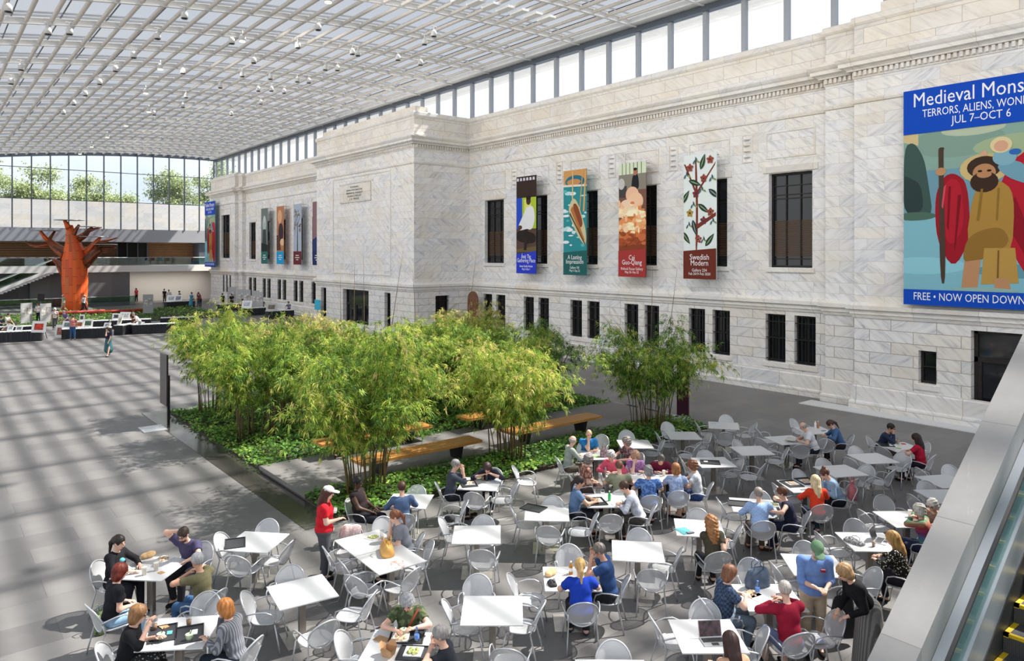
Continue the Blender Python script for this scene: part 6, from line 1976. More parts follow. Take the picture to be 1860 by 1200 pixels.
        return link(name, np_mesh(name, V, Q, m_), root)
    # ---- top
    f = Field(step, .03)
    e = .020
    f.ell(pel + sp * .02, (.152 * F_ * S + e, .115 * F_ + e, .11), Mt); f.ell(pel + sp * .17, (.137 * F_ * S + e, .105 * F_ + e, .17), Mt); f.ell(pel + sp * .36 * S, (.152 * S * F_ ** .6 + e, .105 * F_ ** .7 + e, .185), Mt)
    for i in (0, 1):
        f.cap(sh[i] - sp * .004, pel + sp * .42 * S, .070, .10)
        if sleeve != 'none':
            f.cap(sh[i], sh[i] + (el[i] - sh[i]) * .12, .071, .068 * F_ ** .5)
        a_ = sh[i]
        if sleeve == 'short':
            f.cap(a_, a_ + (el[i] - a_) * .62, .066 * F_ ** .5, .064 * F_ ** .5, True, k=.025)
        elif sleeve == 'long':
            f.cap(a_, el[i], .064 * F_ ** .5, .055 * F_ ** .5); f.cap(el[i], el[i] + (wr[i] - el[i]) * .93, .054 * F_ ** .4, .042, True, k=.02)
        elif sleeve == 'mid':
            f.cap(a_, el[i], .064 * F_ ** .5, .055 * F_ ** .5); f.cap(el[i], el[i] + (wr[i] - el[i]) * .35, .054 * F_ ** .4, .052, True, k=.02)
    if extra == 'longskirt':
        f.ell(pel - np.array([0, .01, .06]), (.178, .150, .12), Mt)
    if female and sleeve != 'none':
        for s in (-1, 1):
            f.ell(pel + sp * .33 * S + fw * .085 * F_ + np.array([s * .07, 0, 0]), (.075, .06, .07), Mt)
    f.cut(neck + sp * .075 + fw * .03, (.072, .085, .075), Mt)
    tp_ = part({'jacket': 'jacket', 'long': 'shirt'}.get(sleeve, 'top'), f, cloth(top))
    # ---- bottom
    f = Field(step, .03)
    e = .016
    f.ell(pel + sp * .0, (.152 * F_ * S + e, .115 * F_ + e, .12), Mt)
    if leg == 'skirt':
        if sit:
            f.cap(pel + np.array([0, .02, -.01]), (kn[0] + kn[1]) / 2 + np.array([0, .02, .0]), .15 * F_, .115, True)
            for i in (0, 1):
                f.cap(hip[i], kn[i], .105 * F_ ** .7, .08)
            f.cap((kn[0] + kn[1]) / 2, (kn[0] + kn[1]) / 2 + np.array([0, .0, -.14]), .12, .13, True)
        else:
            f.cap(pel + np.array([0, 0, .02]), (an[0] + an[1]) / 2 + np.array([0, 0, .30 if extra != 'longskirt' else .05]), .172 * F_, .245)
    else:
        for i in (0, 1):
            f.cap(hip[i], kn[i], (.098 if leg == 'long' else .104) * F_ ** .7, .070 * F_ ** .4)
            if leg == 'long':
                f.cap(kn[i], kn[i] + (an[i] - kn[i]) * .96, .070 * F_ ** .4, .056, True, k=.02)
    part('skirt' if leg == 'skirt' else ('shorts' if leg == 'short' else 'trousers'), f, cloth(bottom))
    for i in (0, 1):
        f = Field(step, .02)
        f.ell(an[i] + np.array([0, .02, -.035]), (.044, .06, .05)); f.ell(an[i] + np.array([0, .10, -.045]), (.047, .10, .038))
        f.plane((0, 0, an[i][2] - .083), (0, 0, -1))
        part('shoe', f, cloth(shoe))
    # ---- hair
    hm = hair_mat(hair)
    if style != 'none':
        f = Field(min(step, .014), .02)
        hcap = hc + hu * .030 - hf * .014
        if style == 'bald':
            f.ell(hcap - hu * .02, (.087, .100, .085), Mh); f.cut(hc + hf * .10 + hu * .02, (.085, .10, .14), Mh); f.plane(hc + hu * .045, hu); f.plane(hc - hu * .07, -hu)
        else:
            vol = {'short': .006, 'bob': .016, 'long': .012, 'pony': .004, 'bun': .004, 'curly': .026, 'curlylong': .022, 'fluffy': .016}[style]
            f.ell(hcap, (.083 + vol, .102 + vol, .096 + vol), Mh)
            if style in ('bob', 'fluffy', 'curly'):
                f.ell(hc - hu * .04 - hf * .035, (.090 + vol, .075 + vol * .5, .075), Mh)
                if style == 'bob':
                    f.ell(hc - hu * .07 - hf * .04, (.100, .07, .075), Mh)
            if style in ('long', 'curlylong'):
                w_ = .095 if style == 'long' else .125
                f.cap(hc - hf * .05, hc - hf * .085 - hu * .17 - sp * .06, w_ * .95, w_ * .82)
                f.cap(hc - hf * .085 - hu * .15, hc - hf * .10 - hu * .24 - sp * .08, w_ * .82, w_ * .5)
                for s in (-1, 1):
                    f.cap(hc + hs * s * .075 - hf * .02 + hu * .03, hc + hs * s * .08 + hf * .0 - hu * .18, .034, .026)
            if style == 'pony':
                f.cap(hc - hf * .10 + hu * .04, hc - hf * .145 - hu * .06, .035, .036); f.cap(hc - hf * .145 - hu * .06, hc - hf * .125 - hu * .24, .036, .014)
            if style == 'bun':
                f.ell(hc - hf * .06 + hu * .125, (.045, .045, .042), Mh)
            f.cut(hc + hf * .125 - hu * .040, (.082 if style not in ('short',) else .10, .080, .098), Mh)
            if style == 'short':
                f.plane(hc - hu * .06, -hu); f.cut(hc + hf * .09 - hu * .06, (.11, .085, .075), Mh)
        part('hair', f, hm, ('curl', {'curly': .007, 'curlylong': .006, 'fluffy': .005}[style]) if style in ('curly', 'curlylong', 'fluffy') else ('strand', .0035))
    if extra == 'beard':
        f = Field(.012, .02); f.ell(hc - hu * .085 + hf * .045, (.052, .055, .045), Mh); f.plane(hc - hu * .062, hu); part('beard', f, hm)
    if hat:
        f = Field(.013, .012)
        f.ell(hc + hu * .055 - hf * .008, (.095, .112, .085), Mh); f.plane(hc + hu * .035, -hu)
        f.ell(hc + hu * .050 + hf * .135, (.080, .085, .014), Mh)
        part('cap', f, cloth(hat))
    if glasses:
        g = MB()
        for s in (-1, 1):
            g.tube([tuple(hc + hs * (s * .034 + .024 * math.cos(a)) + hu * (.010 + .018 * math.sin(a)) + hf * .100) for a in [2 * math.pi * k / 12 for k in range(12)]], .003, 5, closed=True)
            g.tube([tuple(hc + hs * s * .058 + hu * .012 + hf * .098), tuple(hc + hs * s * .082 + hu * .012 + hf * .0)], .003, 5)
        g.tube([tuple(hc - hs * .010 + hu * .012 + hf * .101), tuple(hc + hs * .010 + hu * .012 + hf * .101)], .003, 5)
        g.build('glasses', M_iron, root)
    if extra in ('scarf', 'necklace', 'strap', 'tie'):
        c = {'scarf': '3f5a4a', 'necklace': '5fa6ae', 'strap': '7a3a28', 'tie': 'aab4c8'}[extra]
        g = MB()
        if extra == 'strap':
            pa, pb = sh[0] + sp * .06 + fw * .05, pel + np.array([.15, .12, .02])
            mid = (pa + pb) / 2 + fw * .11
            g.tube([tuple(pa), tuple(mid), tuple(pb)], .018, 6)
            g.build('shoulder_strap', cloth(c), root)
        elif extra == 'tie':
            g.obox(tuple(pel + sp * .33 * S + fw * (.132)), (.035, 0, 0), tuple(fw * .008), tuple(sp * .17)); g.build('shirt_front', cloth(c), root)
        else:
            g.lathe([(0, -.03), (.05, -.02), (.06, .0), (.03, .03), (0, .035)], 10, tuple(pel + sp * .40 * S + fw * .125)); g.build(extra, cloth(c), root)
    if mark:
        g = MB()
        if mark == 'print':
            for k in range(5):
                g.obox(tuple(pel + sp * (.365 + .012 * (k % 2)) * S + fw * (.142 * F_ ** .7 + .02) + np.array([-.07 + .034 * k, 0, 0])), (.011, 0, 0), tuple(fw * .028), tuple(sp * .024))
            g.build('chest_print', M_paper_white, tp_)
        else:
            g.obox(tuple(pel + sp * .40 * S + fw * (.118 * F_ ** .7 + .016) + np.array([-.085, 0, 0])), (.032, 0, 0), tuple(fw * .014), tuple(sp * .02))
            g.build('chest_badge', mat('badge_red', (.22, .03, .04), .7), tp_)
    return root, dict(hc=hc, wr=wr, pel=pel, sp=sp, fw=fw)

for (x, y, rz, label, kw) in PEOPLE:
    person(x, y, rz, label, **kw)
# ------------------------------------------------------------------ things on the tables
M_tray = mat('black_tray', (.035, .036, .04), .45)
M_paper = mat('white_paper', (.80, .80, .78), .8)
M_plate = mat('white_plate', (.80, .80, .79), .35)
M_kraft = noisy('kraft_card', (.42, .24, .12), (.50, .30, .16), 8, .8)
M_bread = noisy('crusty_bread', (.55, .33, .15), (.72, .50, .27), 14, .8, bump=.3)
M_salad = noisy('mixed_salad', (.16, .30, .04), (.70, .60, .30), 38, .7, bump=.5)
M_food = noisy('mixed_food', (.55, .25, .12), (.80, .68, .48), 34, .7, bump=.5)
M_cup = clear_glass('clear_plastic', (.86, .86, .86), .12)
M_coffee = mat('iced_coffee', (.40, .24, .14), .3)
M_pet = clear_glass('bottle_plastic', (.70, .82, .92), .14)
M_green = mat('green_plastic', (.05, .42, .12), .35)
M_screen = mat('laptop_screen', (.035, .035, .04), .2)
M_alu = mat('laptop_alu', (.52, .53, .55), .35, .5)
M_key = mat('laptop_keys', (.03, .03, .032), .5)
TT = .742

def food_on(mb, r, n, seed, z, mi):
    rg = random.Random(seed)
    for _ in range(n):
        a, q = rg.uniform(0, 6.28), r * math.sqrt(rg.random())
        s = rg.uniform(.018, .034)
        mb.lathe([(0, -.006), (s, .0), (s * .8, s * .55), (0, s * .75)], 7, (q * math.cos(a), q * math.sin(a), z), mi)

def item(kind, x, y, rz, label, z=TT, cat=None, group=None, c=None):
    r = None
    if kind == 'tray':
        r = tag(empty('food_tray', (x, y, z), rz), label, cat or 'tray', group)
        g = MB(); w, d = .23, .17
        g.box(-w, w, -d, d, 0, .006)
        for a, b_, p, q in ((-w - .012, -w + .004, -d - .012, d + .012), (w - .004, w + .012, -d - .012, d + .012), (-w, w, -d - .012, -d + .004), (-w, w, d - .004, d + .012)):
            g.box(a, b_, p, q, 0, .022)
        g.build('tray_base', M_tray, r)
    elif kind in ('plate', 'salad', 'food'):
        r = tag(empty({'plate': 'paper_plate', 'salad': 'salad_plate', 'food': 'food_plate'}[kind], (x, y, z), rz), label, cat or 'plate', group)
        g = MB(); g.box(-.11, .11, -.11, .11, 0, .008); g.box(-.12, .12, -.12, -.11, 0, .014); g.box(-.12, .12, .11, .12, 0, .014); g.box(-.12, -.11, -.11, .11, 0, .014); g.box(.11, .12, -.11, .11, 0, .014)
        g.build('dish', M_plate, r)
        if kind != 'plate':
            g = MB(); food_on(g, .085, 26, int(x * 977 + y * 131), .012, 0); g.build('meal', M_salad if kind == 'salad' else M_food, r)
        else:
            g = MB(); g.bar((-.08, -.05, .012), (.09, .03, .012), .012, .004); g.bar((-.07, .03, .012), (.08, .06, .012), .012, .004); g.build('cutlery', M_tray, r)
    elif kind in ('cup', 'coffee', 'glass'):
        r = tag(empty('drink_cup', (x, y, z), rz), label, cat or 'cup', group)
        g = MB(); g.lathe([(.0, 0), (.030, 0), (.042, .13), (.044, .135), (.040, .135)], 14)
        g.build('cup_wall', mat('pale_paper_cup', (.66, .62, .54), .6) if kind == 'cup' else M_cup, r)
        if kind == 'coffee':
            g = MB(); g.lathe([(0, .004), (.028, .004), (.036, .085), (0, .085)], 14); g.build('drink', M_coffee, r)
            g = MB(); g.lathe([(.044, .135), (.036, .16), (.01, .168), (0, .168)], 14); g.build('lid', M_cup, r)
    elif kind == 'soup':
        r = tag(empty('soup_tub', (x, y, z), rz), label, cat or 'tub', group)
        g = MB(); g.lathe([(0, 0), (.042, 0), (.054, .08), (.056, .085), (.05, .085)], 16); g.build('tub_wall', mat('green_white_tub', (.42, .52, .36), .6), r)
        g = MB(); g.lathe([(0, .06), (.047, .066), (.0, .072)], 16); g.build('soup', noisy('soup', (.75, .35, .08), (.75, .62, .45), 16, .4), r)
        g = MB(); g.bar((.0, .0, .07), (.03, .04, .15), .008, .008); g.build('spoon', M_tray, r)
    elif kind == 'bottle':
        r = tag(empty('drink_bottle', (x, y, z), rz), label, cat or 'bottle', group)
        m_ = {'water': M_pet, 'green': M_green, 'copper': mat('copper_flask', (.50, .22, .13), .3, .5), 'white': M_plate, 'juice': mat('amber_juice', (.50, .20, .03), .2), 'dark': M_tray}[c]
        g = MB(); g.lathe([(0, 0), (.032, 0), (.034, .01), (.034, .13), (.026, .16), (.013, .18), (.013, .195)], 14); fl_ = g.build('flask', m_, r)
        g = MB(); g.lathe([(0, .193), (.016, .193), (.016, .215), (0, .215)], 12); g.build('bottle_cap', mat('blue_cap', (.10, .22, .6), .5) if c == 'water' else M_plate, fl_)
        if c in ('water', 'juice'):
            g = MB(); g.lathe([(.0345, .05), (.0355, .052), (.0355, .105), (.0345, .107)], 14); g.build('bottle_label', mat('blue_label', (.12, .25, .6), .5) if c == 'water' else M_plate, fl_)
    elif kind == 'laptop':
        r = tag(empty('laptop', (x, y, z), rz), label, 'laptop', group)
        g = MB(); g.box(-.165, .165, -.115, .115, 0, .014); g.build('keyboard_deck', M_alu, r)
        g = MB()
        for i in range(12):
            for j in range(5):
                g.box(-.148 + i * .025, -.127 + i * .025, -.02 + j * .023, -.002 + j * .023, .013, .017)
        g.box(-.05, .05, -.105, -.035, .0135, .0145)
        g.build('keys', M_key, r)
        t = math.radians(18)
        g = MB(); g.obox((0, .115 + math.sin(t) * .11, .012 + math.cos(t) * .11), (.165, 0, 0), (0, math.sin(t) * .11, math.cos(t) * .11), (0, math.cos(t) * .004, -math.sin(t) * .004)); lid_ = g.build('lid', M_alu, r)
        g = MB(); g.obox((0, .111 + math.sin(t) * .112, .012 + math.cos(t) * .112), (.155, 0, 0), (0, math.sin(t) * .10, math.cos(t) * .10), (0, math.cos(t) * .002, -math.sin(t) * .002))
        g.build('screen', noisy('screen_picture', (.012, .010, .014), (.10, .05, .06), 16, .2) if c == 'pic' else M_screen, lid_)
    elif kind == 'flat':
        w, d, m_ = c
        o = MB().box(-w, w, -d, d, 0, .008).build(cat.replace(' ', '_'), m_, None, (x, y, z)); o.rotation_euler = (0, 0, rz)
        r = tag(o, label, cat, group)
    elif kind == 'loaf':
        f = Field(.009, .03); rg = random.Random(3)
        f.ell((0, 0, .045), (.11, .07, .05)); f.ell((.06, .02, .05), (.07, .06, .045)); f.ell((-.07, -.01, .04), (.06, .06, .04)); f.plane((0, 0, .002), (0, 0, -1))
        V, Q = f.mesh(); r = link('bread_roll', np_mesh('bread_roll', V, Q, M_bread), None, (x, y, z)); tag(r, label, 'bread')
    elif kind == 'handbag':
        r = tag(empty('handbag', (x, y, z), rz), label, 'bag', group)
        w, d, h, m_ = c
        secs = [(0.0, .90, .92), (.04, 1.0, 1.0), (.35, 1.03, 1.02), (.70, .97, .74), (.93, .90, .34), (1.0, .86, .20)]
        N_ = 28
        V, Q = [], []
        for i, (t, kx, ky) in enumerate(secs):
            for k in range(N_):
                a = 2 * math.pi * k / N_
                ca, sa = math.cos(a), math.sin(a)
                p = .55
                sag = -.06 * h * t * math.cos(2 * a) * (1 if t > .5 else 0)
                wr = 1 + .035 * math.sin(a * 5 + i * 2.1)
                V.append((w * kx * abs(ca) ** p * (1 if ca > 0 else -1) * wr, d * ky * abs(sa) ** p * (1 if sa > 0 else -1) * wr, h * t + sag))
        for i in range(len(secs) - 1):
            for k in range(N_):
                Q.append((i * N_ + k, i * N_ + (k + 1) % N_, (i + 1) * N_ + (k + 1) % N_, (i + 1) * N_ + k))
        g = MB(); g.add(V, Q, 0, True); g.poly([V[k] for k in range(N_)][::-1]); g.poly([V[(len(secs) - 1) * N_ + k] for k in range(N_)])
        g.build('bag_body', m_, r)
        hh = min(.14, h * .6)
        for s in (-1, 1):
            g = MB(); g.tube([(-w * .45, s * d * .28, h * .86), (-w * .40, s * d * .5, h + hh * .6), (0, s * d * .6, h + hh), (w * .40, s * d * .5, h + hh * .6), (w * .45, s * d * .28, h * .86)], .008, 6); g.build('handle', m_, r)
    elif kind == 'drape':
        g = MB()
        V, Q = [], []
        prof = [(-.20, .50), (-.215, .62), (-.25, .75), (-.285, .86), (-.315, .885), (-.345, .86), (-.33, .74), (-.30, .60)]
        for i in range(13):
            xx = -.2 + .4 * i / 12
            for j, (yy, zz) in enumerate(prof):
                V.append((xx, yy + .012 * math.sin(i * 1.3 + j), zz + .018 * math.sin(i * .9) - .10 * (xx / .2) ** 2 * .6))
        n_ = len(prof)
        for i in range(12):
            for j in range(n_ - 1):
                Q.append((i * n_ + j, i * n_ + j + 1, (i + 1) * n_ + j + 1, (i + 1) * n_ + j))
        g.add(V, Q, 0, True)
        o = g.build('draped_cloth', noisy('pink_print_cloth', (.62, .36, .36), (.75, .68, .64), 30, .85), None, (x, y, z)); o.rotation_euler = (0, 0, rz)
        sm_ = o.modifiers.new('thick', 'SOLIDIFY'); sm_.thickness = .008
        r = tag(o, label, 'cloth')
    elif kind == 'box':
        r = tag(empty('takeout_box', (x, y, z), rz), label, 'box', group)
        g = MB(); w = .06; W2 = .082; h = .10
        g.add([(-w, -w, 0), (w, -w, 0), (w, w, 0), (-w, w, 0), (-W2, -W2, h), (W2, -W2, h), (W2, W2, h), (-W2, W2, h)], [(3, 2, 1, 0), (0, 1, 5, 4), (1, 2, 6, 5), (2, 3, 7, 6), (3, 0, 4, 7)])
        g.build('carton', M_kraft, r)
        for k in range(4):
            a = k * math.pi / 2; ca, sa = math.cos(a), math.sin(a)
            q = [(-W2, W2, h), (W2, W2, h), (.03, W2 + .05, h + .06), (-.03, W2 + .05, h + .06)]
            g = MB(); g.poly([(x_ * ca - y_ * sa, x_ * sa + y_ * ca, z_) for x_, y_, z_ in q]); g.build('flap', M_kraft, r)
    elif kind == 'phone':
        r = tag(empty('phone', (x, y, z), rz), label, 'phone', group)
        t = c or 0
        g = MB(); g.obox((0, 0, .006), (.037, 0, 0), (0, math.cos(t) * .075, math.sin(t) * .075), (0, -math.sin(t) * .004, math.cos(t) * .004)); g.build('phone_body', M_tray, r)
        g = MB(); g.obox((0, -math.sin(t) * .0045, .006 + math.cos(t) * .0045), (.033, 0, 0), (0, math.cos(t) * .066, math.sin(t) * .066), (0, -math.sin(t) * .0006, math.cos(t) * .0006)); g.build('screen', mat('pale_screen', (.25, .27, .30), .2), r)
    return r
HANDBAG = {'yellow': (.24, .12, .19, noisy('mustard_leather', (.52, .27, .06), (.60, .34, .09), 6, .5, bump=.1)), 'blue': (.21, .09, .30, noisy('dark_blue_fabric', (.06, .09, .14), (.12, .16, .22), 9, .7)),
           'black': (.17, .11, .12, noisy('black_fabric', (.018, .018, .02), (.03, .03, .033), 9, .8)), 'pattern': (.10, .08, .22, noisy('patterned_fabric', (.16, .07, .09), (.45, .36, .38), 30, .8)),
           'floral': (.17, .09, .30, noisy('leafy_fabric', (.03, .04, .03), (.22, .30, .12), 22, .8)), 'pink': (.17, .09, .34, noisy('dusty_pink_fabric', (.42, .12, .14), (.52, .18, .20), 8, .8)),
           'tote': (.18, .07, .60, noisy('black_fabric2', (.012, .012, .014), (.022, .022, .025), 7, .8)), 'clutch': (.19, .10, .07, noisy('black_white_weave', (.03, .03, .03), (.55, .55, .55), 40, .7)),
           'teal': (.18, .14, .12, noisy('teal_cloth', (.03, .11, .12), (.05, .16, .17), 7, .85)), 'pouch': (.11, .07, .05, noisy('black_fabric', (.018, .018, .02), (.03, .03, .033), 9, .8))}
FLATC = {'teal': mat('teal_cover', (.12, .44, .46), .6), 'white': M_paper, 'mag': noisy('magazine_cover', (.62, .12, .10), (.75, .72, .68), 12, .5), 'green': mat('green_napkin', (.25, .45, .10), .8),
         'black': M_tray, 'brown': M_kraft, 'red': mat('red_pack', (.5, .03, .05), .6), 'bluedoc': noisy('blue_printed_sheet', (.35, .42, .6), (.8, .8, .8), 14, .7), 'news': noisy('newsprint', (.45, .43, .40), (.70, .68, .64), 25, .9)}
for (kind, x, y, rz, label, kw) in ITEMS:
    kw = dict(kw)
    if kind == 'handbag':
        kw['c'] = HANDBAG[kw['c']]
    if kind == 'flat':
        w, d, k_ = kw['c']; kw['c'] = (w, d, FLATC[k_])
    item(kind, x, y, rz, label, **kw)

# ------------------------------------------------------------------ banners
def banner_mesh(name, w, h, bands, shapes, parent, mats_):
    """flat printed cloth hung at x=0, local y across, z up; the picture is layered print"""
    g = MB(); g.box(0, .02, -w / 2, w / 2, 0, h)
    return g
def make_banner(v, u, z, w, h, ground, shapes, texts, label, foot, foot_h, slant=.0, head=None, head_h=0):
    r = tag(empty('hanging_banner', (v, u, z)), label, 'banner', 'exhibition banners on the facade')
    cols, idx = [], {}
    def ci(c):
        if c not in idx:
            idx[c] = len(cols); cols.append(mat('print_' + c, hexc(c), .75, 0, .2))
        return idx[c]
    g = MB(); g.box(0, .02, -w / 2, w / 2, 0, h, ci(ground))
    # shapes given in 0..1 across (as seen from the hall, left to right) and 0..1 up; each print layer is a hair prouder
    Y = lambda a: w / 2 - a * w
    lay = [0]
    def sh(c, pts):
        lay[0] += 1
        d = -.0012 - .0005 * lay[0]
        pts = [(min(1, max(0, a)), min(1, max(0, b_))) for a, b_ in pts]
        g.poly([(d, Y(a), b_ * h) for a, b_ in pts], ci(c))
    for c, pts in shapes:
        sh(c, soft(pts) if 4 < len(pts) < 11 else pts)
    if foot:
        sh(foot, [(0, 0), (1, 0), (1, foot_h + slant), (0, foot_h)])
    if not texts:
        for k_, (q0, q1) in enumerate(((.30, .70), (.22, .78), (.36, .64))):
            sh('e6e6e6', [(q0, .145 - .035 * k_), (q1, .145 - .035 * k_), (q1, .158 - .035 * k_), (q0, .158 - .035 * k_)])
    if head:
        sh(head, [(0, 1 - head_h), (1, 1 - head_h), (1, 1), (0, 1)])
    cloth_ = g.build('printed_cloth', cols, r)
    d = -.003 - .0005 * lay[0]
    mw = mat('white_print', (.86, .86, .86), .7)
    for t, a, b_, size, width in texts:
        put_text(t, size, mw, cloth_, Matrix(((0, 0, -1, d), (-1, 0, 0, Y(a)), (0, 1, 0, b_ * h), (0, 0, 0, 1))), width=width)
    g = MB()
    for zz in (.04, h - .02):
        g.tube([(.03, -w / 2, zz), (.03, w / 2, zz)], .025, 8)
        for s in (-1, 1):
            g.tube([(.03, s * w * .3, zz), (.68 if v > 28.8 else .33, s * w * .3, zz)], .018, 6)
    g.build('banner_rail', M_mullL, r)
    return r
def ell(cx_, cy_, rx, ry, n=18, a0=0, a1=360, rot=0):
    o = []
    for i in range(n):
        a = math.radians(a0 + (a1 - a0) * i / (n - (0 if a1 - a0 == 360 else 1)))
        x, y = rx * math.cos(a), ry * math.sin(a)
        c, s = math.cos(math.radians(rot)), math.sin(math.radians(rot))
        o.append((cx_ + x * c - y * s, cy_ + (x * s + y * c)))
    return o
def soft(p, n=2):
    for _ in range(n):
        q = []
        for i in range(len(p)):
            (x0, y0), (x1, y1) = p[i], p[(i + 1) % len(p)]
            q += [(.78 * x0 + .22 * x1, .78 * y0 + .22 * y1), (.22 * x0 + .78 * x1, .22 * y0 + .78 * y1)]
        p = q
    return p
def leaf(cx_, cy_, L, W_, rot, w=1.88, h=5.97):
    o = []
    for t in [i / 8 for i in range(9)]:
        o.append((-L / 2 + L * t, W_ * math.sin(math.pi * t ** .8)))
    for t in [i / 8 for i in range(7, 0, -1)]:
        o.append((-L / 2 + L * t, -W_ * math.sin(math.pi * t ** .8)))
    c, s = math.cos(math.radians(rot)), math.sin(math.radians(rot))
    return [(cx_ + (x * c - y * s) / w, cy_ + (x * s + y * c) / h) for x, y in o]
def rnd_blobs(seed, n, cs, x0, x1, y0, y1, r0, r1, asp=.34):
    rg = random.Random(seed)
    return [(rg.choice(cs), ell(rg.uniform(x0, x1), rg.uniform(y0, y1), rg.uniform(r0, r1), rg.uniform(r0, r1) * asp, 12, rot=0)) for _ in range(n)]
BW, BH = 1.88, 5.97
# seated man in a white shirt on a stool, bright backdrop
make_banner(29.0, 34.3, 4.9, BW, BH, '4a4038', [('382a24', [(0, .78), (1, .78), (1, 1), (0, 1)])] + [('d8d4e0', [(.02 + .16 * i, .955), (.13 + .16 * i, .955), (.12 + .16 * i, .985), (.03 + .16 * i, .985)]) for i in range(6)] +
            [('2a4fc0', [(0, .45), (.3, .45), (.3, .78), (0, .78)]), ('a9c23a', [(.3, .45), (1, .45), (1, .78), (.3, .78)]), ('d8dc6a', [(.4, .55), (.75, .55), (.75, .76), (.4, .76)]), ('57423a', [(0, .25), (1, .25), (1, .46), (0, .46)]),
             ('2a211e', [(0, .33), (.95, .30), (1, .40), (.5, .44), (0, .44)]), ('26201f', [(.45, .30), (.62, .30), (.58, .46), (.38, .46)]), ('e4e4e6', [(.42, .47), (.78, .44), (.95, .55), (.88, .68), (.62, .70), (.48, .60)]),
             ('e4e4e6', [(.12, .50), (.30, .46), (.70, .62), (.55, .69)]), ('e4e4e6', [(.20, .445), (.62, .46), (.6, .52), (.22, .49)]), ('5a3828', ell(.20, .475, .10, .022)), ('4a3026', ell(.62, .745, .12, .042)), ('241a18', ell(.62, .775, .12, .022)),
             ('6a5a3c', [(0, .22), (1, .22), (1, .28), (0, .25)]), ('2a2422', [(.38, .24), (.52, .24), (.58, .38), (.44, .38)])],
            [('Ámà: The', .5, .155, .36, .9), ('Gathering Place', .5, .115, .36, 1.7), ('Ames Family Atrium', .5, .065, .2, 1.25), ('May 5–Dec 1', .5, .035, .18, .75)],
            'tall banner with a seated man in white shirt above a bright blue foot', '2c3fc4', .20, .03)
make_banner(29.0, 30.02, 4.9, BW, BH, '2f8d94', [('d09a5c', [(0, .86), (1, .86), (1, 1), (0, 1)]), ('2b6f86', ell(.5, .89, .42, .06)), ('c98e58', ell(.45, .885, .30, .03)), ('e3ddc6', [(0, .845), (1, .835), (1, .855), (0, .865)])] +
            rnd_blobs(4, 26, ['e6eef0', 'bfe0e2', '56b4b8'], 0, 1, .28, .82, .05, .18, .12) +
            [('cfc49a', [(.22, .64), (.42, .74), (.62, .70), (.95, .46), (1, .34), (.95, .27), (.6, .38), (.30, .55)]), ('8a4a30', [(.40, .68), (.60, .68), (.86, .50), (.78, .44), (.55, .50)]), ('b8743c', [(.32, .62), (.40, .66), (.92, .34), (.9, .30)]),
             ('5a4a34', [(.27, .58), (.30, .60), (.95, .30), (.94, .28)]), ('e0c08a', [(.38, .72), (.43, .72), (.44, .99), (.40, .99)]), ('d8a868', [(.85, .60), (.92, .60), (1, .97), (.95, .99)]), ('d8a868', [(.70, .62), (.74, .62), (.86, .99), (.83, .99)])],
            [('A Lasting', .5, .150, .36, 1.15), ('Impression', .5, .108, .36, 1.4), ('Gallery 101', .5, .06, .2, .75), ('May 5–Sep 22', .5, .032, .18, .85)],
            'tall banner with a boat on turquoise water above a dark teal foot', '24615f', .215, .02)
make_banner(29.0, 25.72, 4.9, BW, BH, '7a5648', [('d7e2c4', [(0, .90), (1, .90), (1, 1), (0, 1)])] + [('3a3c34', [(.12 + .14 * i, .90), (.14 + .14 * i, .90), (.14 + .14 * i, 1), (.12 + .14 * i, 1)]) for i in range(6)] +
            [('8b8478', [(0, .76), (1, .76), (1, .90), (0, .90)]), ('4a4444', [(0, .70), (.3, .70), (.3, .80), (0, .80)]), ('c4c2bc', ell(.1, .82, .12, .05)), ('22242a', [(.46, .76), (.76, .76), (.72, .89), (.62, .90), (.50, .88)]), ('b5735a', ell(.61, .915, .07, .03)), ('231f20', ell(.61, .94, .07, .013)),
             ('f0bfa0', ell(.50, .72, .24, .07)), ('f3c7a4', ell(.62, .66, .28, .08)), ('f2d0b4', ell(.3, .60, .3, .08)), ('f6e2b8', ell(.5, .55, .5, .05)), ('fff4d0', ell(.55, .56, .4, .025)), ('c9743a', [(.15, .53), (.85, .53), (.6, .47), (.4, .47)]), ('e8955a', ell(.25, .45, .3, .07)), ('f2b078', ell(.75, .46, .28, .08)),
             ('fff0c4', ell(.42, .43, .2, .05)), ('d97a3c', ell(.5, .36, .5, .05)), ('a8522e', [(0, .22), (1, .22), (1, .35), (0, .34)]), ('8a4228', [(0, .22), (1, .22), (1, .29), (0, .27)])] + rnd_blobs(9, 46, ['f7d6ae', 'eba46c', 'f5c090', 'e08a50', 'ffe8bc'], 0, 1, .38, .66, .03, .11, .3) + rnd_blobs(12, 16, ['b85c34', 'c97044', '9a4a2c'], 0, 1, .28, .40, .06, .16, .2),
            [('Cai', .5, .150, .36, .4), ('Guo-Qiang', .5, .108, .36, 1.35), ('Pollock Focus Gallery', .5, .06, .2, 1.5), ('May 26–Sep 22', .5, .032, .18, .95)],
            'tall banner with a fiery orange cloud and small dark figure above a red foot', 'a83a38', .225, .02)
rg = random.Random(21)
leafs = []
